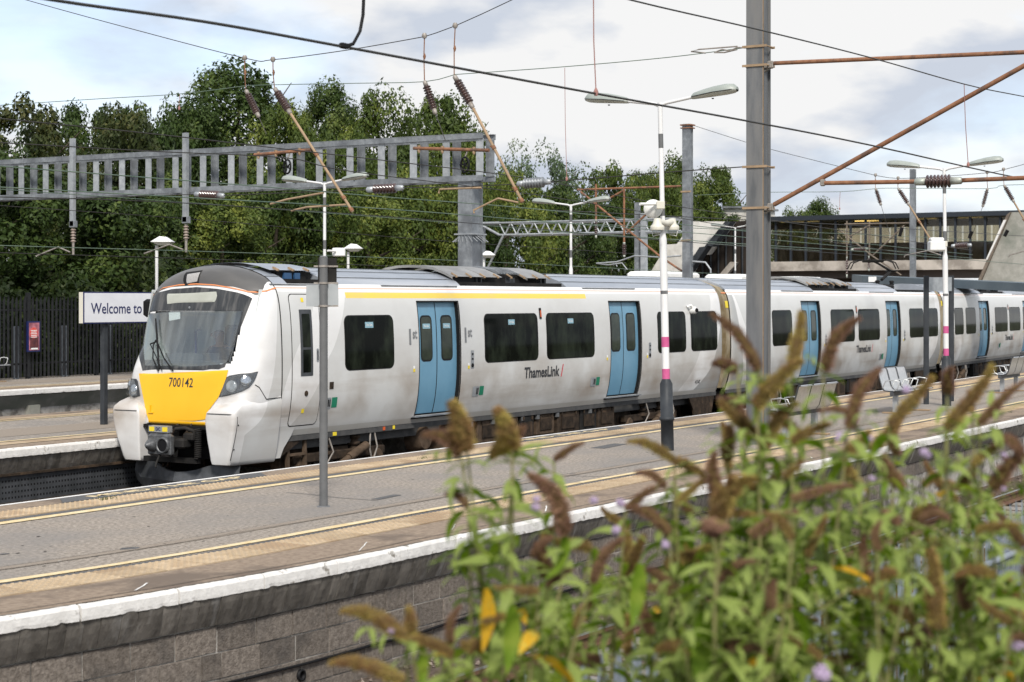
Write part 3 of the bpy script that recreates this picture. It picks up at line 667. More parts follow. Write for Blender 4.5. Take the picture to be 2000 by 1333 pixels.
def carriage(c, L_, wins, doors, mt, x_start=0, wells=(), decals=(), wz0=1.965, wz1=2.86, endL=True):
    """wins/doors: list of (x0,x1)"""
    z0, z1 = 1.075, 3.10
    zz = sorted(set([.94, 1.0, 1.05, z0, 1.2, 1.35, 1.5, 1.65, 1.8, 1.95, 2.15, 2.4, 2.65, 2.85, 3.0, z1, 3.2, 3.27, 3.32, 3.36, 3.40]))
    xs = [x_start + .012, x_start + .06, x_start + .16] if endL else [x_start]
    xs += [v for d in doors for v in d] + [L_ - .16, L_ - .06, L_ - .012]
    k = x_start + 1.0
    while k < L_ - .3: xs.append(k); k += 1.1
    xs = sorted(set(xs)); shrink = {x_start + .012: .045, x_start + .06: .015, L_ - .012: .045, L_ - .06: .015}
    mb = MB()
    def pt(x, z, s): k = shrink.get(x, 0) if (endL or x > 1 + x_start) else 0; return (x, s * (wz(z) - k), z)
    for a, b in zip(xs, xs[1:]):
        indoor = any(a >= d[0] - 1e-4 and b <= d[1] + 1e-4 for d in doors)
        for p, q in zip(zz, zz[1:]):
            if not (indoor and p >= z0 - 1e-4 and q <= z1 + 1e-4): mb.add([pt(a, p, -1), pt(b, p, -1), pt(b, q, -1), pt(a, q, -1)], [(0, 1, 2, 3)], 0, True)
            mb.add([pt(a, p, 1), pt(b, p, 1), pt(b, q, 1), pt(a, q, 1)], [(3, 2, 1, 0)], 0, True)
    # end caps
    for x, fl in ((L_ - .012, 0), (x_start + .012, 1)):
        if fl and not endL: continue
        ring = [pt(x, z, -1) for z in zz] + [pt(x, z, 1) for z in reversed(zz)]
        mb.add(ring, [tuple(range(len(ring))) if not fl else tuple(reversed(range(len(ring))))], 1)
    # merge verts for smooth normals
    import bmesh
    me = mb.mesh('carriage_body', [mt, M['black_soft']]); bm = bmesh.new(); bm.from_mesh(me); bmesh.ops.remove_doubles(bm, verts=bm.verts, dist=1e-4); bmesh.ops.recalc_face_normals(bm, faces=bm.faces); bm.to_mesh(me); bm.free()
    body = c.put('carriage_body', me, None)
    # roof
    prof = [(-y, z) for y, z in RT] + [(y, z) for y, z in reversed(RT[:-1])]
    segs = []; a = x_start
    for w0, w1 in wells: segs.append((a, w0)); a = w1
    segs.append((a, L_))
    for a, b in segs:
        mb = MB(); n_ = max(2, int((b - a) / 1.2)); mb.grid([[(a + (b - a) * i / n_, y, z - (.02 if (a == x_start and i == 0 and endL) or (b == L_ and i == n_) else 0)) for y, z in prof] for i in range(n_ + 1)])
        mb.add([(b, y, z) for y, z in prof], [tuple(range(len(prof)))]); mb.add([(a, y, z) for y, z in prof], [tuple(reversed(range(len(prof))))])
        o = c.put('roof_panel', mb, M['t_roof'])
        # raised seams along the roof
        for y, z in ((-.93, 3.515), (-.62, 3.625), (-.3, 3.683)): q = MB(); q.box(((a + b) / 2, y, z + .003), (b - a - .02, .012, .01)); c.put('roof_seam', q, M['galv'], o)
    for w0, w1 in wells:
        q = MB(); q.box(((w0 + w1) / 2, 0, 3.44), (w1 - w0, 1.95, .07)); c.put('roof_well', q, M['black_soft'])
    # windows
    for x0, x1 in wins:
        mb = MB(); patch(mb, x0 - .018, x1 + .018, wz0 - .018, wz1 + .018, .13, .003); fr = c.put('window', mb, M['t_rubber'])
        mb = MB(); patch(mb, x0, x1, wz0, wz1, .115, .006); c.put('pane', mb, M['t_glass'], fr)
    # doors
    for x0, x1 in doors:
        xm = (x0 + x1) / 2; ins = -.075
        dr = None
        for a, b in ((x0, xm), (xm, x1)):
            mb = MB(); patch(mb, a + .006, b - .006, z0 + .02, z1 - .005, .012, ins, nz=22); leaf = c.put('door', mb, M['t_blue']); w0 = a + .17; w1 = b - .17
            mb = MB(); patch(mb, w0 - .028, w1 + .028, 2.03, 2.86, .10, ins + .004); rb = c.put('window_seal', mb, M['t_rubber'], leaf)
            mb = MB(); patch(mb, w0, w1, 2.06, 2.83, .08, ins + .007); c.put('door_window', mb, M['t_glassdoor'], leaf)
        mb = MB(); patch(mb, xm - .011, xm + .011, z0 + .02, z1, .005, ins + .003, nz=22); patch(mb, x0 - .02, x0 + .012, z0, z1, .006, ins - .01, nz=22)
        rows = []
        for x, e in ((x1, 1), (x0, -1)):       # jambs
            r = [[(x, -(wz(z) - .0), z), (x, -(wz(z) + ins - .02), z)] for z in [z0 + (z1 - z0) * i / 20 for i in range(21)]]
            mb.grid(r if e > 0 else [list(reversed(q)) for q in r])
        mb.add([(x0, -wz(z1), z1), (x1, -wz(z1), z1), (x1, -wz(z1) - ins, z1 - .002), (x0, -wz(z1) - ins, z1 - .002)], [(0, 1, 2, 3)])
        mb.add([(x0, -wz(z1) - ins + .06, z0), (x1, -wz(z1) - ins + .06, z0), (x1, -wz(z1) - ins + .06, z1), (x0, -wz(z1) - ins + .06, z1)], [(0, 1, 2, 3)])
        c.put('door_frame', mb, M['t_rubber'])
        mb = MB()   # outer seal line round the opening
        th = .022
        patch(mb, x0 - th, x0, z0 - .01, z1 + th, .005, .003, nz=22); patch(mb, x1, x1 + th * 1.6, z0 - .01, z1 + th, .005, .004, nz=22); patch(mb, x0, x1, z1, z1 + th, .004, .003, nz=2)
        c.put('door_seal', mb, M['t_rubber'])
        mb = MB(); mb.box((xm, -wz(z0) - .035, z0 - .02), (x1 - x0 + .12, .11, .018)); c.put('door_step', mb, M['galv'])
        mb = MB(); mb.box((xm, -wz(z0) + .01, z0 - .045), (x1 - x0 + .18, .05, .028)); c.put('step_recess', mb, M['black'])
        # door buttons and warning labels on the wall
        bx = x1 + .42
        mb = MB(); patch(mb, bx - .055, bx + .055, 1.86, 2.2, .02, .004); pl = c.put('door_control', mb, M['galv_pale'])
        for zq, rq in ((1.92, .04), (2.04, .02), (2.13, .02)): mb = MB(); mb.lathe((bx, -(wz(zq) + .004), zq), (bx, -(wz(zq) + .016), zq), [(0, rq), (1, rq * .9)], 12); c.put('button', mb, M['black'], pl)
        for bxx in (bx - .13, x0 - .18):
            mb = MB(); patch(mb, bxx - .03, bxx + .03, 1.86, 1.97, .004, .004, nz=2); s_ = c.put('warning_label', mb, M['white']); mb = MB(); patch(mb, bxx - .03, bxx + .03, 1.86, 1.92, .004, .006, nz=2); c.put('warning_text', mb, M['yel'], s_)
    # solebar
    mb = MB(); mb.box(((x_start + L_) / 2, -1.10, .895), (L_ - x_start - (.1), .05, .09)); mb.box(((x_start + L_) / 2, 0, .8), (L_ - x_start - .3, 1.9, .22))
    mb.box(((x_start + L_) / 2, 1.10, .895), (L_ - x_start - (.1), .05, .09)); c.put('solebar', mb, M['t_solebar'])
    return body
def side_text(c, txt, x, z, size, mt, sx=1.0, bold=.006, parent=None, name='lettering', d=.006):
    me = text_mesh(txt, size, bold); me.materials.append(mt)
    for v in me.vertices: X, Z = v.co.x * sx + x, v.co.y + z; v.co = (X, -(wz(Z) + d), Z)
    return c.put(name, me, None, parent)
def roof_unit(c, x0, x1, dish=False, h=3.80):
    mb = MB(); L_ = x1 - x0
    mb.box(((x0 + x1) / 2, 0, 3.56), (L_ - .5, 1.5, .22)); u = c.put('air_conditioner', mb, M['black_soft'])
    prof = [(-.98, 3.575), (-.8, 3.66), (-.55, h - .05), (-.25, h - .008), (0, h), (.25, h - .008), (.55, h - .05), (.8, 3.66), (.98, 3.575)]
    mb = MB(); a, b = x0 - .1, x1 - .45; cuts = [a, a + L_ * .28, a + L_ * .45, a + L_ * .68, b]
    for k, (p, q) in enumerate(zip(cuts, cuts[1:])):
        if k == 2: continue
        mb.grid([[(x, y, z) for y, z in prof] for x in (p, q - .03)]); 
        mb.grid([[(p, y, z), (p, y, z - .05)] for y, z in prof], smooth=False)
    c.put('cover', mb, M['galv_dk'], u, sharp=40)
    mb = MB(); p, q = cuts[2], cuts[3]
    for i in range(9):
        x = p + (q - p) * (i + .5) / 9; mb.tube([(x, y, z) for y, z in prof[1:-1]], .012, 4)
    for y, z in prof[1:-1]: mb.tube([(p, y, z - .01), (q, y, z - .01)], .01, 4)
    c.put('fan_grille', mb, M['galv'], u)
    for i in range(8):
        mb = MB(); x = a + .12 + (b - a - .2) * i / 7; mb.box((x, -.93, 3.615), (.03, .12, .02), tilt=(.5, 0)); mb.box((x, -.99, 3.575), (.03, .03, .035)); c.put('bracket', mb, M['rust_pale'], u)
    for i in range(3):
        mb = MB(); x = x0 + .95 + (L_ - 1.6) * i / 2; mb.box((x - .08, -.86, 3.5), (.03, .1, .14)); mb.box((x + .08, -.86, 3.5), (.03, .1, .14)); mb.box((x, -.84, 3.46), (.22, .1, .03)); c.put('bracket', mb, M['steel_dark'], u)
    mb = MB(); mb.box((x0 + .45, -.82, 3.5), (.8, .12, .13)); c.put('filter_box', mb, M['black'], u)
    return u
M['galv_dk'] = mat('cover_metal', (.25, .245, .235), (.36, .355, .34), 2, .42, metal=.3, c3=(.16, .155, .15), s3=1.5, f3=(.5, .8))

C1 = Car((0, VC, 0), 0); 
def ang(a, b): return math.atan2(cv(b) - cv(a), b - a) * .8
C2 = Car((40.32, VC + cv(40.22) * .8, 0), ang(40.2, 57.9)); C3 = Car((58.3, VC + cv(58.3), 0), ang(58.3, 76)); C4 = Car((76.4, VC + cv(76.4), 0), ang(76.4, 94))
def P1z(x, y): p = onv(x, y, 17.82); return (p.z, p.x)
lineN = [P1z(*q) for q in ((548, 560), (541, 640), (534, 720), (526, 765), (510, 822), (483, 851))]
lineA = [P1z(*q) for q in ((625, 570), (600, 640), (580, 680), (565, 722), (554, 760), (545, 800), (537, 850))]
L2_ = [P1z(*q) for q in ((682, 572), (664, 640), (650, 680), (637, 705), (622, 747), (600, 792), (576, 830), (562, 850))]
RA = [P1z(*q) for q in ((1393, 571), (1388, 610), (1378, 650), (1367, 684), (1351, 729), (1330, 768))]
RB = [P1z(*q) for q in ((1425, 571), (1412, 610), (1405, 645), (1398, 684), (1386, 724), (1360, 766))]
XS = 60.0
_cn = curve_node
def curve_node(n, l, src, pts, zs=4.0, xs=60.0): return _cn(n, l, src, pts, zs, xs)
liv1 = livery('train_livery_front', [(None, lineN), (lineA, L2_), (RA, RB)], [(RB, None)], band=(24.38, 32.8))
E1 = 39.55
def rel(pts, dx): return [(z, x + dx) for z, x in pts]
# carriage 1
w1 = [(C1.px(673), C1.px(767)), (C1.px(946), C1.px(1049)), (C1.px(1067), C1.px(1159)), (C1.px(1284), C1.px(1338)), (C1.px(1349), C1.px(1399))]
d1 = [(C1.px(818), C1.px(897)), (C1.px(1192), C1.px(1251))]
W1 = (C1.px(930, 556) - .25, C1.px(1138, 556) - .35)
carriage(C1, E1, w1, d1, liv1, x_start=22.56, wells=((22.95, 24.0), W1), endL=False)
# carriage 2, 3, 4
L2c = C2.px(1838, 640); C3 = Car((C2.o + C2.M @ Vector((L2c + .55, 0, 0))), ang(58.8, 76)); C3.o.y += .02; C4 = Car((C3.o + C3.M @ Vector((L2c + .55, 0, 0))), ang(77, 95)); eb = [(z, x - E1 + L2c) for z, x in RA], [(z, x - E1 + L2c) for z, x in RB]
st_ = [(.94, 1.9), (1.5, 1.55), (2.2, 1.1), (2.8, .62), (3.3, .3)], [(.94, .9), (1.5, .75), (2.2, .55), (2.8, .35), (3.3, .2)]
st3 = [(.94, .9), (1.3, 1.25), (1.7, 1.35), (2.1, 1.1), (2.6, .7), (3.3, .3)], [(.94, 2.0), (1.3, 2.25), (1.7, 2.3), (2.1, 2.05), (2.6, 1.5), (3.3, .9)]
liv2 = livery('train_livery_middle', [(eb[0], eb[1]), (None, st_[0])], [(eb[1], None), (None, st_[1])])
liv3 = livery('train_livery_rear', [(eb[0], eb[1]), (st3[0], st3[1])], [(eb[1], None), (None, st3[0])])
w2 = [(C2.px(1508), C2.px(1546)), (C2.px(1622.5), C2.px(1668)), (C2.px(1676), C2.px(1717)), (C2.px(1776), C2.px(1803)), (C2.px(1808), C2.px(1831))]
d2 = [(C2.px(1567), C2.px(1602)), (C2.px(1732), C2.px(1758))]
W2 = (C2.px(1608, 556) - .3, C2.px(1700, 556) - .4); W2b = (C2.px(1766, 556) - .1, L2c - .3)
carriage(C2, L2c, w2, d2, liv2, wells=(W2, W2b))
w3 = [(C3.px(1864), C3.px(1881)), (C3.px(1886), C3.px(1905)), (C3.px(1943), C3.px(1967)), (C3.px(1971), C3.px(1992)), (12.7, 14.2)]
d3 = [(C3.px(1913), C3.px(1932)), (C3.px(1999), C3.px(2016))]
W3 = (C3.px(1930, 560) - .4, C3.px(1978, 560) - .4)
carriage(C3, L2c, w3, d3, liv3, wells=(W3,))
carriage(C4, L2c, [(2, 3.4), (6, 8), (8.3, 10.3)], [(4, 5.4), (11, 12.4)], liv3)
for c, q in ((C1, W1), (C2, W2), (C3, W3)): roof_unit(c, q[0], q[1])
# gangways between carriages
for c in (C2, C3, C4):
    mb = MB(); ring = [(wz(z) - .06, z) for z in (1.0, 1.3, 1.6, 2.0, 2.4, 2.8, 3.1, 3.25, 3.36)] + [(.95, 3.46), (.6, 3.58), (.3, 3.64)]
    full = [(-y, z) for y, z in ring] + [(y, z) for y, z in reversed(ring)]
    mb.grid([[(x, y, z) for y, z in full] for x in (-.3, -.02)]); mb.add([(-.3, y, z) for y, z in full], [tuple(reversed(range(len(full))))]); c.put('carriage_end', mb, M['t_grime'])
    mb = MB(); rows = []
    for i in range(13): x = -.78 + .5 * i / 12; k = .03 if i % 2 else 0; rows.append([(x, y * (.9 - k), z * (.985 - k * .3)) for y, z in full])
    mb.grid(rows, smooth=False); mb.grid([[(x, y * .6, z * .5) for y, z in full] for x in (-.7, 0)]); c.put('gangway', mb, M['black'])
    mb = MB(); patch(mb, -.22, -.04, 2.95, 3.12, .01, -.055, nz=3); s_ = c.put('warning_label', mb, M['yel'])
    mb = MB(); patch(mb, -.3, -.03, 3.3, 3.33, .004, -.05, nz=2); c.put('orange_band', mb, M['t_orange'])
# lettering and small fittings
for c, x, z in ((C1, C1.px(1062), None), (C2, C2.px(1688), None), (C3, C3.px(1971), None)):
    a = side_text(c, 'ThamesLink', x - .10, 1.70, .29, M['txt'], .97, .008); side_text(c, '/', x + .72, 1.70, .34, M['txtred'], .9, .006)
for x in (C1.px(804), C1.px(912)):
    side_text(C1, '1', x - .07, 2.47, .37, M['txtgrey'], .9, .014); side_text(C1, 'st', x + .08, 2.53, .25, M['txtgrey'], .8, .006)
side_text(C1, '412142', C1.px(1366, 749), 1.22, .11, M['txt'], .8, .003)
for c, ws in ((C1, w1[:3]),):
    for x0, x1 in ws:
        xm = (x0 + x1) / 2; mb = MB(); patch(mb, xm - .13, xm + .11, 2.66, 2.76, .004, .009, nz=2); s_ = c.put('window_sticker', mb, M['stickerblue']); side_text(c, 'First Class', xm - .01, 2.71, .055, M['white'], .75, .001, name='sticker_lettering', d=.012)
for x0, x1 in d1[:1]:
    xm = (x0 + x1) / 2
    for a, b in ((x0, xm), (xm, x1)): m_ = (a + b) / 2; mb = MB(); patch(mb, m_ - .12, m_ + .12, 2.62, 2.71, .004, -.064, nz=2); C1.put('window_sticker', mb, M['stickerblue']); side_text(C1, 'First Class', m_, 2.665, .05, M['white'], .75, .001, name='sticker_lettering', d=-.061)
for c, x in ((C1, 1056), (C2, 1673), (C3, 1969)):
    X = c.px(x); mb = MB(); patch(mb, X - .045, X + .045, 2.76, 2.98, .01, .008, nz=4); s_ = c.put('indicator_light', mb, M['black']); mb = MB(); patch(mb, X - .025, X + .025, 2.80, 2.93, .006, .018, nz=3); c.put('lens', mb, M['signalamber'], s_)
for c, x, y in ((C1, 650, 803), (C1, 938, 780), (C1, 1166, 758), (C2, 1723, 705), (C3, 1953, 681)):
    X = c.px(x, y); z = 1.35; mb = MB(); patch(mb, X - .02, X + .13, z, z + .17, .006, .005, nz=3); c.put('emergency_label', mb, M['green']); mb = MB(); patch(mb, X - .26, X - .04, z - .02, z + .17, .015, .005, nz=3); s_ = c.put('access_flap', mb, M['galv_pale'])
    mb = MB(); patch(mb, X - .13, X - .10, z + .02, z + .14, .006, .009, nz=3); patch(mb, X - .085, X - .06, z + .02, z + .14, .006, .009, nz=3); c.put('slot', mb, M['black'], s_)
for (x, zc_, m_) in ((668, .895, 'yel'), (764, .897, 'signalamber'), (783, .9, 'yel'), (1318, .9, 'yel')):
    X = C1.px(x, 840); mb = MB(); mb.box((X, -1.13, zc_), (.1 if x == 668 else .06, .008, .06)); C1.put('marker_plate', mb, M[m_])
# camera pod above window near carriage end
X = C1.px(1350, 598); mb = MB(); mb.tube([(X - .2, -1.27, 2.98), (X - .15, -1.34, 3.02), (X - .02, -1.36, 2.9)], .03, 8); mb.lathe((X - .02, -1.29, 2.9), (X - .04, -1.43, 2.9), [(0, .08), (.8, .085), (1, .06)], 14); C1.put('side_camera', mb, M['plastic_white'])
mb = MB(); mb.lathe((X - .04, -1.425, 2.9), (X - .05, -1.445, 2.9), [(0, .055), (1, .05)], 12); C1.put('camera_lens', mb, M['black'])
# gutters above doors
for c, xs_ in ((C1, ((550, 662), (766, 912), (1155, 1256))), (C2, ((1540, 1601), (1710, 1757))), (C3, ((1898, 1929), (1986, 2010)))):
    for a, b in xs_: xa, xb = c.px(a, 558), c.px(b, 558); mb = MB(); mb.box(((xa + xb) / 2 - .1, -1.115, 3.385), (xb - xa, .03, .022)); c.put('rain_gutter', mb, M['galv'])
mb = MB(); patch(mb, C1.px(642, 778), C1.px(650, 778), 1.66, 1.78, .005, .006, nz=2); C1.put('socket_cover', mb, M['under'])

# ---- cab door
a, b = C1.px(569), C1.px(624)
th = .014
mb = MB(); patch(mb, a - th, b + th, 1.09, 3.235, .09, .002, nz=24); dr = C1.put('cab_door', mb, M['t_rubber'])
mb = MB(); patch(mb, a, b, 1.105, 3.22, .08, .005, nz=24); C1.put('door_leaf', mb, liv1, dr)
x0, x1 = C1.px(585, 620), C1.px(609, 620); mb = MB(); patch(mb, x0, x1, 1.90, 2.98, .012, .009, sk=-.0); fr = C1.put('window_frame', mb, M['steel_dark'], dr)
mb = MB(); patch(mb, x0 + .06, x1 - .06, 2.37, 2.91, .012, .013); patch(mb, x0 + .06, x1 - .06, 1.96, 2.33, .012, .013); C1.put('pane', mb, M['t_glass'], dr)
X = C1.px(597, 783); mb = MB(); mb.lathe((X, -(wz(1.62)), 1.62), (X, -(wz(1.62) + .012), 1.62), [(0, .05), (1, .045)], 14); C1.put('lock_plate', mb, M['under'], dr)
X = C1.px(618, 683); mb = MB(); patch(mb, X - .03, X + .03, 2.12, 2.34, .02, .01); C1.put('handle_recess', mb, M['galv_pale'], dr); mb = MB(); patch(mb, X - .012, X + .012, 2.15, 2.31, .01, .014); C1.put('handle', mb, M['black'], dr)
for x, y, zz_ in ((593, 812, 1.3), (594, 578, 3.1)):
    X = C1.px(x, y); mb = MB(); patch(mb, X - .035, X + .035, zz_, zz_ + .07, .004, .009, nz=2); C1.put('warning_label', mb, M['yel'], dr)

# ---- nose
US = 22.56
UF = [(.9, 21.62), (1.17, 21.60), (1.6, 21.63), (2.0, 21.68), (2.2, 21.74), (2.6, 21.87), (3.0, 22.0), (3.3, 22.09), (3.45, 22.12), (3.55, 22.16), (3.63, 22.25), (3.68, 22.38), (3.70, 22.47)]
def Wn(z): return wz(z) if z <= 3.40 else smooth_tab([(b, a) for a, b in RT], z)
def PE(z): return 3.4 + min(3.2, max(0, 2.35 - z) * 4.5) if z < 3.2 else 3.4 - min(1.2, (z - 3.2) * 4)
def S(t, z, d=0.0):
    t = max(-1, min(1, t)); ph = t * math.pi / 2; p = 2 / PE(z); w_ = Wn(z) + d; D = US - smooth_tab(UF, z) + d
    return Vector((US - D * abs(math.cos(ph)) ** p, VC + w_ * math.copysign(abs(math.sin(ph)) ** p, ph), z))
import numpy as np
TT = np.linspace(-1, 1, 401); ZZ = np.linspace(1.0, 3.70, 271)
GP = np.array([[proj(S(t, z)) for t in TT] for z in ZZ])
for _r in range(len(ZZ)): GP[_r, int(np.argmin(GP[_r, :, 0])) + 1:, :] = 1e6      # the far flank beyond the outline is out of sight
def tz(x, y):
    d = (GP[:, :, 0] - x) ** 2 + (GP[:, :, 1] - y) ** 2; i, j = np.unravel_index(np.argmin(d), d.shape); t, z = float(TT[j]), float(ZZ[i])
    for _ in range(4):
        a, b = proj(S(t, z)); e = .002; ax_, bx = proj(S(t + e, z)); az, bz = proj(S(t, z + e)); J = ((ax_ - a) / e, (az - a) / e, (bx - b) / e, (bz - b) / e); D = J[0] * J[3] - J[1] * J[2]
        if abs(D) < 1e4: break
        dt = ((x - a) * J[3] - (y - b) * J[1]) / D; dz = ((y - b) * J[0] - (x - a) * J[2]) / D
        if abs(dt) > .02 or abs(dz) > .03: break
        t += dt; z += dz
    return (t, z) if abs(proj(S(t, z))[0] - x) < 3 else (float(TT[j]), float(ZZ[i]))
def tzp(pts):
    out_ = []
    for (xa, ya), (xb, yb) in zip(pts, list(pts[1:]) + [pts[0]]):
        for k in range(7): out_.append(tz(xa + (xb - xa) * k / 7, ya + (yb - ya) * k / 7))
    return out_
def poly_rows(poly, zstep=.03):
    zs = [p[1] for p in poly]; z0, z1 = min(zs), max(zs); n_ = max(3, int((z1 - z0) / zstep)); out_ = []
    for i in range(n_ + 1):
        z = z0 + (z1 - z0) * (i + (1e-3 if i == 0 else -1e-3 if i == n_ else 0)) / n_; xs = []
        for (a, b), (c, d) in zip(poly, poly[1:] + poly[:1]):
            if (b - z) * (d - z) <= 0 and b != d: xs.append(a + (c - a) * (z - b) / (d - b))
        if len(xs) >= 2: out_.append((z, min(xs), max(xs)))
    return out_
def npatch(mb, poly, d, m=0, nc=14):
    mb.grid([[S(a + (b - a) * k / nc, z, d) for k in range(nc + 1)] for z, a, b in poly_rows(poly)], m); return mb
def nput(name, mb, mt, parent=None, label=None, sharp=None):
    me = mb.mesh(name, mt, Vector(train['_o']))
    if sharp: me.set_sharp_from_angle(angle=math.radians(sharp))
    ob = bpy.data.objects.new(name, me); col.objects.link(ob); ob.parent = parent or train
    if label: ob['label'] = label
    return ob
ws = tzp(((276, 590), (300, 574), (340, 564), (385, 561), (430, 565), (470, 573), (493, 582), (480, 615), (460, 665), (437, 722), (355, 725), (279, 724), (273, 700), (271, 640)))
gl = tzp(((281, 613), (330, 608), (400, 605), (476, 604), (462, 655), (447, 712), (360, 716), (283, 718), (280, 680)))
# shell: leave the windscreen open
gr = poly_rows(gl); gz0, gz1 = gr[0][0], gr[-1][0]
def grow(z):
    for (a, l_, r_), (b, l2, r2) in zip(gr, gr[1:]):
        if a <= z <= b: f = (z - a) / max(b - a, 1e-6); return l_ + (l2 - l_) * f, r_ + (r2 - r_) * f
    return None
mb = MB(); tl = [-1 + 2 * k / 90 for k in range(91)]; zl = [1.17 + (3.40 - 1.17) * k / 60 for k in range(61)] + [3.43, 3.46, 3.5, 3.54, 3.58, 3.61, 3.64, 3.66, 3.68, 3.695, 3.70]
for za, zb_ in zip(zl, zl[1:]):
    for ta, tb in zip(tl, tl[1:]):
        g_ = grow((za + zb_) / 2)
        if g_ is None and gz0 - .04 < (za + zb_) / 2 < gz1 + .04: g_ = grow(gz0 + .002 if za < gz0 else gz1 - .002)
        if g_ and g_[0] - .03 < (ta + tb) / 2 < g_[1] + .03: continue
        mb.add([S(ta, za), S(tb, za), S(tb, zb_), S(ta, zb_)], [(3, 2, 1, 0)], 0, True)
import bmesh
def weld(me):
    bm = bmesh.new(); bm.from_mesh(me); bmesh.ops.remove_doubles(bm, verts=bm.verts, dist=1e-4); bm.to_mesh(me); bm.free()
livn = livery('train_livery_nose', [(None, [(z, x) for z, x in lineN])], [], nose=True)
me = mb.mesh('nose_shell', livn, (0, VC, 0)); weld(me); nose = C1.put('nose_shell', me, None)
# grey dome
def zb_t(t): 
    a = abs(t)
    return lerp_tab([(0, 3.37), (.3, 3.345), (.45, 3.29), (.56, 3.22), (.62, 3.20), (.72, 3.27), (.82, 3.37), (.92, 3.42), (1, 3.43)], a)
mb = MB(); rows = []
for k in range(19):
    rows.append([S(-1 + 2 * j / 80, zb_t(-1 + 2 * j / 80) + (3.699 - zb_t(-1 + 2 * j / 80)) * (1 - (1 - k / 18) ** 1.8), .003) for j in range(81)])
mb.grid(rows); nput('roof_dome', mb, M['t_dome'])
# windscreen surround (frit): strips left and right of the glass, full rows above and below
mb = MB(); wr = poly_rows(ws)
full_lo = [r for r in wr if r[0] < gz0]; mid = [r for r in wr if gz0 <= r[0] <= gz1]; hi_ = [r for r in wr if r[0] > gz1]
def wsrow(z):
    for (a, l_, r_), (b, l2, r2) in zip(wr, wr[1:]):
        if a <= z <= b: f = (z - a) / max(b - a, 1e-6); return l_ + (l2 - l_) * f, r_ + (r2 - r_) * f
    return wr[0][1:] if z < wr[0][0] else wr[-1][1:]
lo_rows = full_lo + [(gz0 + .03, *wsrow(gz0 + .03))]; mb.grid([[S(a + (b - a) * k / 24, z, .006) for k in range(25)] for z, a, b in lo_rows])
hr = [(gz1 - .03, *wsrow(gz1 - .03))] + hi_; mb.grid([[S(a + (b - a) * k / 24, z, .006) for k in range(25)] for z, a, b in hr])
mids = [gz0 + (gz1 - gz0) * k / 24 for k in range(25)]; mids[0] += .001; mids[-1] -= .001
mb.grid([[S(wsrow(z)[0] + (grow(z)[0] + .01 - wsrow(z)[0]) * k / 5, z, .006) for k in range(6)] for z in mids])
mb.grid([[S(grow(z)[1] - .01 + (wsrow(z)[1] - grow(z)[1] + .01) * k / 5, z, .006) for k in range(6)] for z in mids])
wsO = nput('windscreen', mb, M['t_frit'])
mb = MB(); mb.grid([[S(grow(z)[0] - .01 + (grow(z)[1] - grow(z)[0] + .02) * k / 20, z, .002) for k in range(21)] for z in mids]); nput('windscreen_glass', mb, M['windscreen'], wsO)
M['display'] = mat('display', (.38, .39, .34), (.45, .46, .41), 2, .3)
mb = MB(); npatch(mb, [tz(*q) for q in ((329, 574), (423, 570), (421, 590), (328, 594))], .010); ds = nput('destination_display', mb, M['display'], wsO)
mb = MB(); npatch(mb, [tz(*q) for q in ((327, 605), (350, 604), (350, 626), (328, 627))], -.02); nput('paper_notice', mb, M['white'], wsO)
mb = MB(); mb.bevbox((22.3, VC + 1.27, 3.0), (.2, .12, .3), .04); nput('camera_pod', mb, M['black'], wsO)
p_ = S(*tz(371, 601), .01); mb = MB(); mb.lathe(p_, p_ + Vector((-.006, 0, 0)), [(0, .02), (1, .018)], 10); nput('sensor', mb, M['galv_pale'], wsO)
# yellow panel
yp = tzp(((273, 729), (350, 728), (446, 723), (442, 738), (435, 757), (427, 776), (407, 803), (403, 812), (402, 821), (345, 824), (292, 822), (287, 806), (280, 770), (274, 740))); bl = tz(345, 824)
mb = MB(); npatch(mb, yp, .012, nc=22); 
# returned lower lip
ypO = nput('nose_panel', mb, M['t_yellow'])
mb = MB(); zq = bl[1]; ta, tb = tz(402, 822)[0], tz(292, 822)[0]
mb.grid([[S(ta + (tb - ta) * k / 14, zq + .01, .013) for k in range(15)], [S(ta + (tb - ta) * k / 14, zq - .03, .02) for k in range(15)], [S(ta + (tb - ta) * k / 14, zq - .06, -.05) for k in range(15)]][::-1]); nput('panel_lip', mb, M['t_yellow'], ypO)
p_ = S(*tz(297, 806), .02); mb = MB(); mb.box(p_, (.02, .1, .02)); mb.box(p_ + Vector((0, .02, .06)), (.015, .02, .12)); nput('latch', mb, M['t_yellow'], ypO)
def onF(Y, Z, d):
    p = 2 / PE(Z); w_ = Wn(Z) + d; ph = math.asin(min(1, (abs(Y - VC) / w_) ** (1 / p))); return Vector((US - (US - smooth_tab(UF, Z) + d) * math.cos(ph) ** p, Y, Z))
tm = text_mesh('700142', .205, .002); tm.materials.append(M['txt']); pc = S(*tz(347, 748), 0)
for v in tm.vertices: Y, Z = pc.y - v.co.x * .83, pc.z + v.co.y; v.co = onF(Y, Z, .016) - Vector(train['_o'])
t_ = bpy.data.objects.new('fleet_number', tm); col.objects.link(t_); t_.parent = ypO
# orange line
ol = [tz(*q) for q in ((277, 580), (290, 573), (320, 563), (350, 557), (385, 555), (420, 557), (455, 563), (485, 570), (503, 571), (520, 568), (535, 563), (541, 562))]
mb = MB(); mb.grid([[S(t, z - .010, .016) for t, z in ol], [S(t, z + .010, .016) for t, z in ol]]); nput('orange_stripe', mb, M['t_orange'])
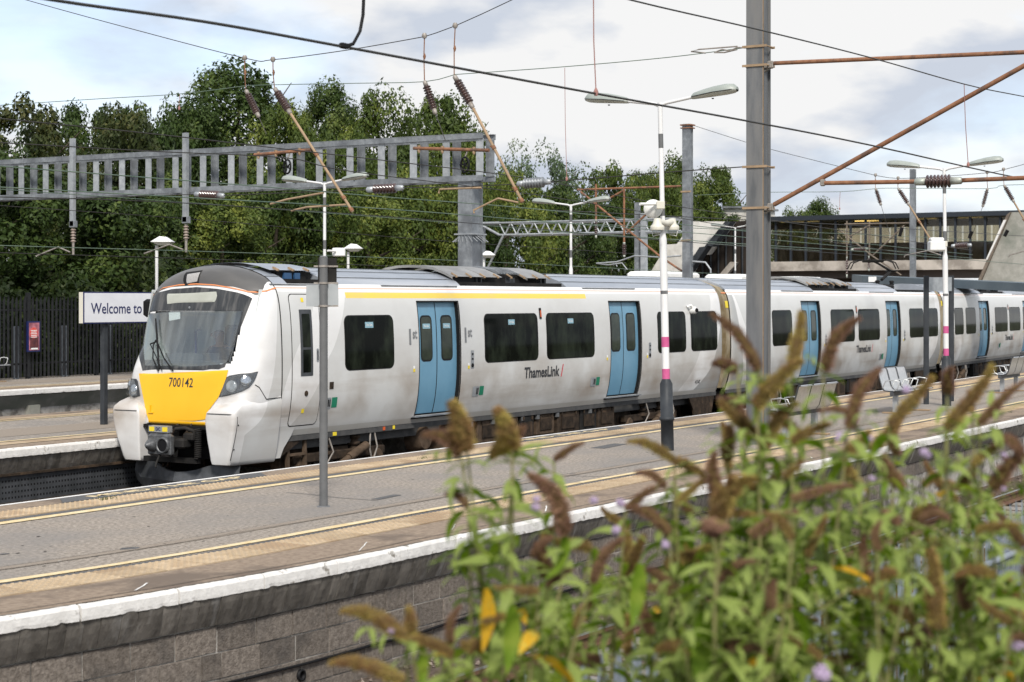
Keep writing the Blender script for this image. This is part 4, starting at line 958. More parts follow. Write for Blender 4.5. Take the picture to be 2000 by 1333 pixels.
# roof marker light
mb = MB(); npatch(mb, [tz(*q) for q in ((368, 530), (397, 528), (390, 557), (363, 558))], .012); lf = nput('marker_light', mb, M['t_rubber'])
mb = MB(); npatch(mb, [tz(*q) for q in ((371, 533), (393, 532), (386, 553), (367, 554))], .018); M['mlens'] = mat('marker_lens', (.3, .29, .28), (.42, .41, .4), 60, .2); nput('lens', mb, M['mlens'], lf)
# headlights
NP = tzp([(428, 776), (434, 752), (443, 735), (470, 730), (504, 726), (497, 744), (487, 757), (470, 766), (445, 773)])
NC = [(*tz(452, 755), .095), (*tz(480, 744), .085)]
for poly, cen in ((NP, NC), (tzp(((241, 737), (254, 739), (270, 741), (276, 777), (262, 777), (249, 770), (240, 757))), [(*tz(263, 761), .085), (*tz(250, 752), .075)])):
    mb = MB(); npatch(mb, poly, .010); h = nput('headlight', mb, M['t_frit'])
    for (tq, zq, r) in cen:
        p_ = S(tq, zq, .012); nn = (S(tq, zq, .1) - S(tq, zq, 0)); e1 = (S(tq + .02, zq) - S(tq - .02, zq)).normalized(); e2 = (S(tq, zq + .02) - S(tq, zq - .02)).normalized(); nn = e1.cross(e2); nn = nn if nn.x < 0 else -nn
        mb = MB(); mb.lathe(p_ - nn * .005, p_ + nn * .022, [(0, r), (.5, r * .98), (.9, r * .8), (1, r * .5)], 18); nput('lamp_reflector', mb, M['chrome'] if r < .09 else M['headglass'] if 'headglass' in M else M.setdefault('headglass', mat('headlamp_glass', (.28, .3, .31), (.5, .52, .53), 14, .1, metal=.3)), h)
    hp = poly; mb = MB(); c0 = (sum(a for a, b in hp) / len(hp), sum(b for a, b in hp) / len(hp)); npatch(mb, [((a - c0[0]) * .93 + c0[0], (b - c0[1]) * .93 + c0[1]) for a, b in hp], .040); nput('lens_cover', mb, M['lens'], h)
# wipers
def onS(x, y, d): q = tz(x, y); return S(q[0], q[1], d)
mb = MB(); mb.tube([onS(313, 725, .03), onS(306, 700, .06), onS(307, 675, .06), onS(311, 664, .05)], .012, 6); mb.tube([onS(341, 725, .03), onS(328, 700, .07), onS(316, 672, .06)], .011, 6); mb.tube([onS(320, 724, .03), onS(312, 696, .06), onS(301, 672, .06)], .008, 6); mb.tube([onS(301, 672, .055), onS(312, 668, .055)], .012, 6)
wp = nput('wiper', mb, M['black'], wsO)
mb = MB(); mb.tube([onS(310, 623, .045), onS(313, 660, .05), onS(316, 719, .045)], [.012, .02, .014], 6); nput('wiper_blade', mb, M['black'], wp)
# panel seams on the nose
def seam(pts, r=.007): q = MB(); q.tube([onS(x, y, .004) for x, y in pts], r, 5); return nput('panel_seam', q, M['t_rubber'])
seam([(498, 752), (506, 757), (520, 780), (540, 779), (556, 778)])
mb = MB(); ring = [(US - .004, -(wz(z) + .003), z) for z in [1.0 + .1 * k for k in range(24)] + [3.36, 3.4]] + [(US - .004, -y, z + .004) for y, z in RT]
mb.tube(ring, .010, 5); C1.put('panel_seam', mb, M['t_rubber'])
# cheeks either side of the coupler
CK = [(.555, .76, 1.06, 21.55, 1.13), (.575, .74, 1.09, 21.50, 1.15), (.63, .73, 1.115, 21.485, 1.16), (.75, .72, 1.15, 21.47, 1.19), (.95, .70, 1.205, 21.44, 1.22), (1.15, .685, 1.25, 21.42, 1.25), (1.28, .68, 1.268, 21.415, 1.27), (1.38, .70, 1.275, 21.42, 1.28), (1.43, .74, 1.275, 21.445, 1.287), (1.50, .84, 1.26, 21.56, 1.295), (1.56, .93, 1.22, 21.72, 1.293), (1.61, 1.0, 1.18, 21.98, 1.29)]
def cheek(sg, cl):
    rows = []
    for z, yi, yo, uf, yb_ in CK:
        def corner(cx, cy, dx1, dy1, dx2, dy2, r, n_=6):   # rounded corner at (cx,cy)
            out_ = []
            for i in range(n_ + 1):
                a = i / n_; p0 = (cx + dx1 * r, cy + dy1 * r); p2 = (cx + dx2 * r, cy + dy2 * r)
                out_.append(((1 - a) ** 2 * p0[0] + 2 * a * (1 - a) * cx + a * a * p2[0], (1 - a) ** 2 * p0[1] + 2 * a * (1 - a) * cy + a * a * p2[1]))
            return out_
        pl = [(22.5, yi)] + corner(uf, yi, 1, 0, 0, 1, .035) + corner(uf, yo, 0, -1, 1, .02, .075) + [(22.1, yo + (yb_ - yo) * .6), (US, yb_)]
        rows.append([(x, VC + sg * y, z) for x, y in pl])
    mb = MB(); mb.grid(rows); mb.add(rows[0], [tuple(range(len(rows[0])))]); mb.add(rows[-1], [tuple(range(len(rows[-1])))])
    me = mb.mesh('bumper_cheek', livn, (0, VC, 0)); bm = bmesh.new(); bm.from_mesh(me); bmesh.ops.remove_doubles(bm, verts=bm.verts, dist=1e-4); bmesh.ops.recalc_face_normals(bm, faces=bm.faces); bm.to_mesh(me); bm.free()
    return C1.put('bumper_cheek', me, None, sharp=38)
for sg in (-1, 1):
    cheek(sg, None); mb = MB(); mb.tube([(21.412, sg * y, 1.37) for y in (.73, .9, 1.1, 1.19)] + [(21.44, sg * 1.245, 1.36), (21.49, sg * 1.272, 1.33)] + [(21.50, sg * (smooth_tab([(c_[0], c_[2]) for c_ in CK], z) + .002), z) for z in (1.25, 1.1, .95, .8, .65)], .0055, 4); C1.put('panel_seam', mb, M['t_rubber'])
    for z in (1.2, .82): mb = MB(); yq = smooth_tab([(c_[0], c_[2]) for c_ in CK], z); mb.lathe((21.53, sg * (yq - .01), z), (21.53, sg * (yq + .006), z), [(0, .014), (1, .012)], 8); C1.put('fixing_bolt', mb, M['t_rubber'])
# skirt piece behind the cheek
mb = MB(); rows = []
for z, xb in ((.60, 22.72), (.75, 22.8), (.94, 22.98), (1.1, 23.05), (1.3, 23.05)):
    yb_ = lerp_tab([(.56, 1.13), (.95, 1.15), (1.3, wz(1.3))], z); rows.append([(US, -yb_ - .001, z), (xb, -yb_ - .001, z)])
mb.grid(rows); C1.put('skirt_panel', mb, livn)
# bulge line recess on the near cheek
mb = MB(); mb.box((22.0, 0, 1.13), (.95, 2.3, .05)); mb.box((22.42, 0, .85), (.05, 1.5, .6)); C1.put('nose_underside', mb, M['black'])
# coupler
cpg = thing('coupler', None, None, (0, 0, 0)); cpg.parent = train; cpg.location = (0, 0, 0); del cpg['_o']; cpg['_o'] = list(train['_o'])
def cput(name, mb, mt): return nput(name, mb, mt, cpg)
y0 = VC + .02; zc = .87
M['coupler'] = mat('coupler_metal', (.06, .062, .065), (.16, .165, .17), 9, .45, metal=.4, bump=.2)
mb = MB(); mb.bevbox((21.2, y0, zc), (.12, .48, .36), .04); cput('coupler_head', mb, M['coupler'])
mb = MB(); mb.lathe((21.14, y0 + .12, zc), (20.98, y0 + .12, zc), [(0, .11), (.3, .1), (.7, .06), (1, .02)], 16); cput('coupler_cone', mb, M['coupler'])
mb = MB(); mb.lathe((21.14, y0 - .11, zc), (21.09, y0 - .11, zc), [(0, .13), (1, .125), (1, .1), (0, .09)], 18); cput('coupler_cup', mb, M['coupler']); mb = MB(); mb.lathe((21.13, y0 - .11, zc), (21.105, y0 - .11, zc), [(0, .1), (1, .098)], 18); cput('cup_hollow', mb, M['black'])
mb = MB(); mb.box((21.22, y0 + .03, 1.115), (.1, .4, .1)); cput('junction_box', mb, M['galv_pale'])
mb = MB(); mb.box((21.165, y0 + .16, 1.115), (.006, .1, .07)); mb.box((21.165, y0 - .11, 1.115), (.006, .1, .07)); cput('warning_label', mb, M['yel'])
tm = text_mesh('DC', .07, .002); tm.materials.append(M['navy'])
for v in tm.vertices: v.co = Vector((21.163, y0 + .03 - v.co.x, 1.115 + v.co.y)) - Vector(train['_o'])
t_ = bpy.data.objects.new('box_lettering', tm); col.objects.link(t_); t_.parent = cpg
mb = MB(); mb.tube([(21.25, y0 - .25, 1.12), (21.3, y0 - .4, 1.14), (21.35, y0 - .52, 1.1), (21.45, y0 - .5, .95)], .03, 8); mb.cyl((21.25, y0, zc), (22.2, y0, zc), .11); mb.tube([(21.15, y0 - .02, .72), (21.05, y0 - .04, .6), (21.02, y0 - .05, .53)], .018, 6)
mb.bevbox((21.3, y0 - .36, .9), (.2, .18, .16), .03); mb.bevbox((21.4, y0 - .45, 1.0), (.2, .2, .14), .03); mb.box((21.45, y0, .62), (.1, 1.1, .08)); cput('coupler_pipes', mb, M['black_soft'])
mb = MB(); 
hp = [(21.42 + .05 * math.cos(k * .9), y0 - .56 - k * .0012 + .05 * math.sin(k * .9) + .12 * (k / 100), 1.12 - k * .0042) for k in range(110)]
mb.tube(hp, .011, 5); cput('coiled_hose', mb, M['black_soft'])
for k in range(6):
    mb = MB(); y = R.uniform(-.55, .5); z = R.uniform(.6, 1.0); mb.tube([(21.6, y0 + y, z + .2), (21.45, y0 + y + .05, z), (21.5, y0 + y + .15, z - .12), (21.7, y0 + y + .2, z)], .02, 6); cput('air_hose', mb, M['under'])
# obstacle deflector
mb = MB(); rows = []
for k in range(13):
    y = -1.08 + 2.16 * k / 12; uu = 21.5 + .28 * abs(y); ztop = .56 - .14 * max(0, 1 - (abs(y) / .62) ** 2) ; zb_ = .13 + (.10 if abs(y) > 1.0 else 0)
    rows.append([(uu, VC + y, zb_), (uu - .05, VC + y, zb_ + .15), (uu, VC + y, ztop), (uu + .05, VC + y, ztop)])
mb.grid(rows, smooth=False); nput('obstacle_deflector', mb, M['steel_dark'])

# ---- cab interior
mb = MB(); mb.add([(23.3, VC - 1.15, 1.9), (23.3, VC + 1.15, 1.9), (23.3, VC + 1.15, 3.3), (23.3, VC - 1.15, 3.3)], [(0, 1, 2, 3)]); mb.add([(21.9, VC + 1.12, 1.9), (23.3, VC + 1.12, 1.9), (23.3, VC + 1.12, 3.3), (22.2, VC + 1.12, 3.3)], [(0, 1, 2, 3)])
mb.add([(21.9, VC - 1.12, 1.9), (23.3, VC - 1.12, 1.9), (23.3, VC - 1.12, 3.3), (22.2, VC - 1.12, 3.3)], [(3, 2, 1, 0)]); mb.add([(22.2, VC - 1.1, 3.28), (23.3, VC - 1.1, 3.28), (23.3, VC + 1.1, 3.28), (22.2, VC + 1.1, 3.28)], [(0, 1, 2, 3)])
cab = nput('cab_interior', mb, M['cab_grey'])
mb = MB(); mb.box((22.25, VC, 2.08), (.75, 2.0, .16)); mb.box((22.25, VC + .3, 2.2), (.4, .8, .14)); nput('driver_desk', mb, M['pole_grey'], cab)
mb = MB(); mb.box((23.28, VC - .25, 2.45), (.02, .75, 1.0)); nput('cab_bulkhead_door', mb, M['cab_dark'], cab)
mb = MB(); mb.bevbox((22.98, VC - .05, 2.35), (.12, .5, .75), .05); nput('driver_seat', mb, M['seat'], cab)
mb = MB(); mb.tube([(22.4, VC + .35, 2.15), (22.4, VC + .35, 2.62), (22.42, VC + .27, 2.66)], .02, 6); nput('grab_pole', mb, M['navy'], cab)

# driver
def person(loc):
    p = thing('person', 'driver in dark clothes and glasses seated behind the train windscreen', 'person', loc); bm = bmesh.new()
    J = dict(pel=((.05, 0, 0), .15), sp=((.03, 0, .22), .15), ch=((0, 0, .42), .17), nk=((-.01, 0, .57), .062), hd0=((-.02, 0, .65), .075), hd=((-.03, 0, .74), .1), top=((-.02, 0, .82), .07),
        sl=((0, .19, .48), .075), el=((-.1, .27, .22), .05), wl=((-.34, .2, .2), .033), hl=((-.43, .18, .2), .035), sr=((0, -.19, .48), .075), er=((-.1, -.27, .22), .05), wr=((-.34, -.2, .2), .033), hr=((-.43, -.18, .2), .035),
        tl=((-.2, .1, -.02), .1), kl=((-.45, .13, -.03), .075), tr=((-.2, -.1, -.02), .1), kr=((-.45, -.13, -.03), .075))
    E_ = [('pel', 'sp'), ('sp', 'ch'), ('ch', 'nk'), ('nk', 'hd0'), ('hd0', 'hd'), ('hd', 'top'), ('ch', 'sl'), ('sl', 'el'), ('el', 'wl'), ('wl', 'hl'), ('ch', 'sr'), ('sr', 'er'), ('er', 'wr'), ('wr', 'hr'), ('pel', 'tl'), ('tl', 'kl'), ('pel', 'tr'), ('tr', 'kr')]
    ks = list(J); me = bpy.data.meshes.new('body'); me.from_pydata([J[k][0] for k in ks], [(ks.index(a), ks.index(b)) for a, b in E_], [])
    ob = bpy.data.objects.new('body', me); col.objects.link(ob); sk = ob.modifiers.new('s', 'SKIN'); 
    for i, k in enumerate(ks): me.skin_vertices[0].data[i].radius = (J[k][1], J[k][1])
    me.skin_vertices[0].data[0].use_root = True; ob.modifiers.new('u', 'SUBSURF').levels = 2; ob.modifiers['u'].render_levels = 2
    bpy.context.view_layer.update(); m2 = bpy.data.meshes.new_from_object(ob.evaluated_get(bpy.context.evaluated_depsgraph_get())); bpy.data.objects.remove(ob)
    m2.name = 'body'; m2.materials.clear(); m2.materials.append(M['shirt']); m2.materials.append(M['skin']); m2.materials.append(M['hair'])
    for f in m2.polygons:
        c = f.center; f.use_smooth = True; f.material_index = 1 if (c.z > .53 or c.x < -.33 and c.z > .1) else 0
        if c.z > .78 or (c.z > .7 and c.x > .0): f.material_index = 2
    b = bpy.data.objects.new('body', m2); col.objects.link(b); b.parent = p
    mb = MB(); mb.lathe((-.12, 0, .72), (-.16, 0, .695), [(0, .012), (1, .018)], 8); mb.box((-.10, .098, .73), (.03, .02, .05)); mb.box((-.10, -.098, .73), (.03, .02, .05)); o = mb.build('nose_and_ears', M['skin'], p, local=True)
    mb = MB()
    for s in (-1, 1): mb.tube([(-.135, s * .04 + .03 * math.cos(a), .745 + .02 * math.sin(a)) for a in [k * math.pi / 5 for k in range(11)]], .005, 4); mb.tube([(-.13, s * .07, .75), (-.02, s * .1, .75)], .004, 4)
    mb.build('glasses', M['black'], p, local=True)
    mb = MB(); mb.box((-.123, 0, .665), (.006, .05, .008)); mb.build('mouth', M['poster_dark'], p, local=True)
    return p
hd = S(*tz(428, 655), 0); r_ = ray(428, 652); t_ = 22.70 / r_.x; hp_ = Vector((22.70, r_.y * t_, CH + r_.z * t_)); person((22.73, hp_.y, hp_.z - .75))

# ---- front roof equipment well behind the cab
mb = MB(); mb.box((23.5, -.55, 3.53), (.9, .5, .14)); eq = C1.put('roof_equipment', mb, M['black_soft'])
mb = MB(); mb.box((23.3, -.82, 3.53), (.2, .04, .1)); mb.box((23.55, -.82, 3.53), (.14, .04, .1)); C1.put('valve_box', mb, M['navyblue'] if 'navyblue' in M else M.setdefault('navyblue', mat('valve_blue', (.03, .09, .2), None, rough=.5)), eq)
prof = [(-.86, 3.62), (-.6, 3.69), (-.3, 3.735), (0, 3.75), (.3, 3.735), (.6, 3.69), (.86, 3.62)]
mb = MB(); mb.grid([[(x, y, z) for y, z in prof] for x in (22.8, 24.05)]); C1.put('cover', mb, M['t_roof'], eq)
for k in range(3): mb = MB(); mb.box((22.95 + .4 * k, -.86, 3.64), (.04, .12, .03), tilt=(.4, 0)); C1.put('bracket', mb, M['rust_pale'], eq)
# ---- underframe
def wheelset(c, x, par):
    for s in (-1, 1):
        mb = MB(); mb.lathe((x, s * .70, .42), (x, s * .83, .42), [(0, .45), (.22, .45), (.25, .42), (1, .415), (1, .36), (.85, .34), (.8, .15), (1.1, .14), (1.1, .01)], 24); c.put('wheel', mb, M['under'], par)
    mb = MB(); mb.cyl((x, -.7, .42), (x, .7, .42), .08); mb.lathe((x, -.84, .42), (x, -1.02, .42), [(0, .16), (.7, .15), (1, .11)], 12); c.put('axle_box', mb, M['under_brown'], par)
def bogie(c, x):
    mb = MB(); mb.bevbox((x, -.93, .52), (2.6, .12, .16), .02); mb.bevbox((x, .93, .52), (2.6, .12, .16), .02); mb.box((x, 0, .55), (.5, 1.9, .2)); b = c.put('bogie', mb, M['under'])
    wheelset(c, x - 1.08, b); wheelset(c, x + 1.08, b)
    mb = MB(); mb.cyl((x - .15, -1.07, .36), (x + .55, -1.09, .62), .06); mb.cyl((x + .1, -1.08, .46), (x + .6, -1.09, .64), .075); c.put('damper', mb, M['under_brown'], b)
    for q in (-.42, .42): mb = MB(); mb.lathe((x + q, -.95, .55), (x + q, -.95, .82), [(0, .11), (.2, .11), (.2, .08), (.4, .08), (.4, .11), (.6, .11), (.6, .08), (.8, .08), (.8, .11), (1, .11)], 12); c.put('air_spring', mb, M['under'], b)
    mb = MB(); mb.tube([(x - .5, -1.1, .85), (x - .4, -1.13, .6), (x - .55, -1.1, .4), (x - .7, -1.05, .3)], .016, 5); mb.tube([(x + .7, -1.1, .85), (x + .62, -1.14, .6), (x + .75, -1.1, .35)], .016, 5); mb.tube([(x + .82, -1.1, .85), (x + .85, -1.14, .6), (x + .77, -1.1, .35)], .016, 5); c.put('brake_hose', mb, M['fitting'], b)
    return b
bogie(C1, 24.55)
mb = MB(); [mb.box((q, -1.06, .6), (.06, .05, .55)) for q in (23.0, 23.45)]; [mb.box((23.22, -1.07, z), (.45, .05, .04)) for z in (.62, .35)]; C1.put('cab_step', mb, M['under_brown'])
mb = MB(); mb.lathe((27.1, -.7, .62), (27.1, -1.02, .62), [(0, .24), (.8, .24), (1, .19)], 20); C1.put('air_tank', mb, M['under_brown'])
def boxes(c, a, b):
    x = a
    while x < b:
        wd = R.uniform(.45, 1.15); h = R.uniform(.36, .52); d_ = R.uniform(0, .06); m_ = R.choice(('under', 'under', 'under_brown', 'black_soft'))
        mb = MB(); mb.bevbox((x + wd / 2, -.86 - d_ / 2, .84 - h / 2), (wd - .06, .4 + d_, h), .015); q = c.put('equipment_case', mb, M[m_])
        mb = MB(); mb.box((x + wd / 2, -1.075 - d_ , .84 - h / 2), (wd * .6, .012, h * .55)); [mb.box((x + wd * f, -1.08 - d_, .8), (.035, .02, .07)) for f in (.2, .8)]; c.put('case_door', mb, M['under'], q)
        x += wd + R.uniform(0, .12)
boxes(C1, 27.6, 33.6); bogie(C1, 36.3)
for q in (28.5, 29.3, 30.4, 31.0, 31.8, 33.2): mb = MB(); mb.box((q, -1.09, .80), (.1, .05, .09)); C1.put('solebar_bracket', mb, M['pole_grey'])
mb = MB(); mb.prism([(38.0, -1.12, .85), (38.25, -1.12, .55), (38.3, -1.12, .3), (39.2, -1.12, .3), (39.4, -1.12, .85)], (0, .04, 0)); C1.put('corner_skirt', mb, M['under'])
mb = MB(); mb.prism([(22.9, -1.12, .86), (22.72, -1.12, .6), (23.35, -1.10, .86)], (0, .03, 0)); C1.put('corner_skirt', mb, M['under'])
for c in (C2, C3, C4):
    bogie(c, 2.9); boxes(c, 4.9, 12.6); bogie(c, 14.6)
    mb = MB(); mb.prism([(.1, -1.12, .85), (.2, -1.12, .35), (1.1, -1.12, .35), (1.3, -1.12, .85)], (0, .04, 0)); c.put('corner_skirt', mb, M['under']); mb = MB(); mb.prism([(16.1, -1.12, .85), (16.3, -1.12, .35), (17.1, -1.12, .35), (17.3, -1.12, .85)], (0, .04, 0)); c.put('corner_skirt', mb, M['under'])
# pantograph on carriage 2
px_ = C2.px(1745, 540) - .3
mb = MB(); mb.box((px_ + .4, 0, 3.52), (1.8, 1.2, .06)); pn = C2.put('pantograph', mb, M['steel_dark'])
k1 = Vector((px_ + .55, 0, 4.0)); 
def q2(x, y):   # photo point on the carriage centre plane
    r = ray(x, y); n_ = C2.M @ Vector((0, 1, 0)); t = C2.o.dot(n_) / (r.x * n_.x + r.y * n_.y); wp_ = Vector((r.x * t, r.y * t, CH + r.z * t)); lp = C2.M.inverted() @ (wp_ - C2.o); return (lp.x, 0, lp.z)
base_ = q2(1722, 547); knee = q2(1740, 530); head = q2(1705, 509)
mb = MB(); mb.tube([base_, knee], .05, 8); mb.tube([knee, head], [.045, .03], 8); mb.tube([(knee[0] + .3, .0, knee[2] - .02), (head[0] + .1, 0, head[2] - .05)], .018, 6); mb.tube([(knee[0] - .35, -.3, knee[2]), (knee[0] + .35, .3, knee[2])], .03, 6); C2.put('pantograph_arm', mb, M['black_soft'], pn)
hx, hz_ = head[0], head[2]; mb = MB()
for dx in (-.15, .15): mb.tube([(hx + dx, -.8, hz_ - .28), (hx + dx, -.7, hz_ - .08), (hx + dx, -.5, hz_ + .0), (hx + dx, .5, hz_), (hx + dx, .7, hz_ - .08), (hx + dx, .8, hz_ - .28)], .02, 6)
mb.tube([(hx, -.35, hz_ - .03), (hx, .35, hz_ - .03)], .04, 6); C2.put('pantograph_head', mb, M['black_soft'], pn)
for q in (px_ + 1.8, px_ + 3.3):
    mb = MB(); mb.lathe((q, -.3, 3.44), (q, -.3, 3.78), [(k / 8, .09 if k % 2 else .05) for k in range(9)], 10); C2.put('roof_insulator', mb, M['black'], pn)
mb = MB(); mb.bevbox((px_ + 2.6, .1, 3.52), (1.0, 1.1, .25), .04); C2.put('switchgear_case', mb, M['black_soft'], pn)

# ================================================================== PLATFORM FURNITURE
def part(mb, name, m_, par, label=None, **k): return mb.build(name, M[m_] if isinstance(m_, str) else m_, par, label=label, **k)
def ring_clamp(mb, c, r, h=.03): mb.lathe(Vector(c) - Vector((0, 0, h / 2)), Vector(c) + Vector((0, 0, h / 2)), [(0, r), (1, r)], 12)
# --- grey pole with the backs of two signs, near edge of the view
b = onz(632, 990, ZP); po = thing('sign_pole', 'plain grey pole carrying a dark box above a pale sign panel, nearest the camera', 'pole', b)
mb = MB(); mb.cyl(b, (b.x, b.y, 3.585), .0445, n=20); mb.lathe((b.x, b.y, 3.585), (b.x, b.y, 3.60), [(0, .047), (1, .03)], 16); part(mb, 'pole', 'pole_grey', po)
mb = MB(); mb.lathe(b, b + Vector((0, 0, .012)), [(0, .075), (1, .06)], 16); part(mb, 'base_plate', 'pole_grey', po)
vdir = Vector((-st, ct, 0)); fdir = Vector((ct, st, 0)); rt = -vdir
def facebox(c, w_, h, d_, off, rot=0): 
    q = MB(); q.box(c + rt * off[0] + fdir * off[1] + Vector((0, 0, off[2])), (d_, w_, h), TH + rot); return q
part(facebox(b, .20, .27, .07, (.03, .09, 3.445 - ZP), .12), 'dark_box', 'black_soft', po)
part(facebox(b, .15, .23, .05, (-.115, .07, 3.175 - ZP), -.1), 'sign_panel', 'sign_back', po); part(facebox(b, .12, .23, .05, (.09, .07, 3.185 - ZP), .15), 'sign_panel', 'sign_back', po)
for z in (3.49, 3.31, 3.065):
    q = MB(); ring_clamp(q, (b.x, b.y, z), .053, .022); part(q, 'clamp_band', 'fitting', po); part(facebox(b, .26, .018, .02, (.02, .055, z - ZP)), 'bracket_bar', 'fitting', po)

# --- twin-arm platform lamps
def lantern_rows(sg, y0, z0, L_=.72, tilt=.10):
    up = []; lo = []
    for t, hw, ht, hb in ((0, .045, .03, .03), (.05, .075, .06, .035), (.25, .10, .085, .04), (.5, .125, .105, .045), (.75, .135, .11, .05), (.92, .11, .09, .045), (1.0, .05, .04, .03)):
        y = sg * (y0 + L_ * t * math.cos(tilt)); zc_ = z0 + L_ * t * math.sin(tilt)
        up.append([(hw * math.cos(a), y, zc_ + ht * math.sin(a)) for a in [k * math.pi / 8 for k in range(9)]])
        lo.append([(hw * math.cos(a) * .96, y, zc_ + hb * math.sin(a)) for a in [math.pi + k * math.pi / 6 for k in range(7)]])
    return up, lo
def twin_lamp(name, label, base, H, sleeve=True, group='twin arm platform lamps', lean=(0, 0), bands=True):
    t = thing(name, label, 'lamp post', base, 0, group); bz = Vector(base); P_ = lambda z: Vector((lean[0] * z / H, lean[1] * z / H, z)) + bz
    z1 = 1.05 if sleeve else .3
    if sleeve:
        q = MB(); q.lathe(P_(0), P_(z1), [(0, .094), (.42, .094), (.42, .108), (.47, .108), (.47, .094), (.93, .094), (1, .06)], 18); part(q, 'base_sleeve', 'anthracite', t)
    q = MB(); q.cyl(P_(z1 - .03), P_(3.1), .055, n=14, caps=False); q.lathe(P_(3.1), P_(3.2), [(0, .055), (1, .038)], 14); q.cyl(P_(3.2), P_(H), .036, n=12); part(q, 'column', 'lamp_white', t)
    if bands:
        for za, zb_ in ((z1, z1 + .15), (z1 + .47, z1 + .62)): q = MB(); q.cyl(P_(za), P_(zb_), .0575, n=16); part(q, 'pink_band', 'pink', t)
    for z, c in ((2.3, 'lamp_grey'), (3.45, 'lamp_grey'), (4.45, 'lamp_grey')):
        q = MB(); q.cyl(P_(z), P_(z + .05 + .16 * (z > 3)), .0565 if z < 3.1 else .0375, n=12); part(q, 'flaked_patch', 'pole_grey', t)
    top = P_(H)
    for sg in (1, -1):
        q = MB(); q.tube([top - Vector((0, 0, .05)), top + Vector((0, sg * .1, -.01)), top + Vector((0, sg * .55, .055))], [.028, .026, .024], 8); a = part(q, 'lamp_arm', 'lamp_white', t)
        up, lo = lantern_rows(sg, .52, 0); off = top + Vector((0, 0, .05))
        q = MB(); q.grid([[Vector(p) + off for p in r] for r in up]); q.add([Vector(p) + off for p in up[0]], [tuple(range(9))]); q.add([Vector(p) + off for p in up[-1]], [tuple(reversed(range(9)))]); h = part(q, 'lantern', 'lantern', t)
        q = MB(); q.grid([[Vector(p) + off for p in r] for r in lo]); part(q, 'lantern_bowl', 'lantern_glass', h)
        q = MB(); y = sg * .9; q.tube([off + Vector((.13, sg * .55, .0)), off + Vector((.142, sg * .9, .04)), off + Vector((.12, sg * 1.2, .065))], .007, 4); q.tube([off + Vector((-.085, sg * .55, .0)), off + Vector((-.142, sg * .9, .04)), off + Vector((-.12, sg * 1.2, .065))], .007, 4); q.lathe(off + Vector((0, sg * .85, -.03)), off + Vector((0, sg * .85, -.045)), [(0, .02), (1, .015)], 8); part(q, 'rim_clip', 'anthracite', h)
    return t
b1 = onz(1304, 880, ZP)
L1 = twin_lamp('platform_lamp', 'tall white twin lamp post with pink bands and round cameras, nearest of the twin lamps', b1, 5.12, lean=(-.02, .115))
# fittings of lamp 1
def at1(x, y, d=0): p = onv(x, y, b1.y + d); return p
q = MB(); c = at1(1276, 408, .15); q.lathe(c, c + fdir * .05, [(0, .02), (.4, .13), (1, .14)], 20); part(q, 'speaker_dish', 'plastic_white', L1)
q = MB(); q.tube([at1(1250, 399, .2), at1(1282, 399, .1)], .022, 6); part(q, 'bracket_arm', 'plastic_white', L1)
q = MB(); q.bevbox(at1(1290, 401), (.1, .12, .12), .01, TH); part(q, 'junction_box', 'plastic_cream', L1)
for x, s in ((1284, 1), (1313, -1)):
    c = at1(x, 447, .0); q = MB(); q.lathe(c + Vector((0, 0, -.02)), c + Vector((0, 0, .15)), [(0, .10), (.2, .105), (.35, .1), (.5, .065), (1, .05)], 18); q.tube([c + Vector((0, 0, .1)), at1(1299, 437, 0)], .05, 8); hcam = part(q, 'camera_housing', 'plastic_cream', L1)
    q = MB(); q.lathe(c + Vector((0, 0, -.02)), c + Vector((0, 0, -.10)), [(0, .08), (.5, .07), (1, .02)], 16); part(q, 'camera_dome', 'lens', hcam)
    q = MB(); q.tube([c + Vector((0, s * .09, -.02)), c + Vector((0, s * .07, -.11)), c + Vector((0, -s * .04, -.09))], .006, 5); part(q, 'cable', 'plastic_white', hcam)
b2 = onz(1849, 793, ZP)
L2 = twin_lamp('platform_lamp', 'white twin lamp post with pink bands and a white speaker, by the dark sign frame', b2, 4.98, lean=(-.01, .05))
q = MB(); c = onv(1829, 481, b2.y + .1); q.bevbox(c, (.3, .32, .22), .03, TH); part(q, 'loudspeaker', 'plastic_white', L2); q = MB(); q.bevbox(c + Vector((0, 0, .14)), (.2, .28, .07), .02, TH); part(q, 'speaker_hood', 'lamp_white', L2); q = MB(); q.bevbox(onv(1844, 477, b2.y), (.1, .12, .12), .01, TH); part(q, 'junction_box', 'plastic_cream', L2)
p3 = at(1115, 588, 50.2); p4 = at(634, 588, 41.9)
L3 = twin_lamp('platform_lamp', 'white twin lamp post rising behind the train roof at centre', (p3.x, p3.y, .88), 4.94, sleeve=False, bands=False)
L4 = twin_lamp('platform_lamp', 'white twin lamp post behind the train, directly above the grey sign pole', (p4.x, p4.y, .88), 5.0, sleeve=False, bands=False)
q = MB(); q.tube([onv(640, 490, p4.y), onv(655, 491, p4.y)], .025, 6); q.bevbox(onv(662, 493, p4.y), (.2, .3, .2), .02, TH); part(q, 'security_camera', 'plastic_white', L4)
p5 = at(1436, 588, 84.0); L5 = twin_lamp('platform_lamp', 'small distant white twin lamp post in front of the stair enclosure', (p5.x, p5.y, .88), 5.7, sleeve=False, bands=False)
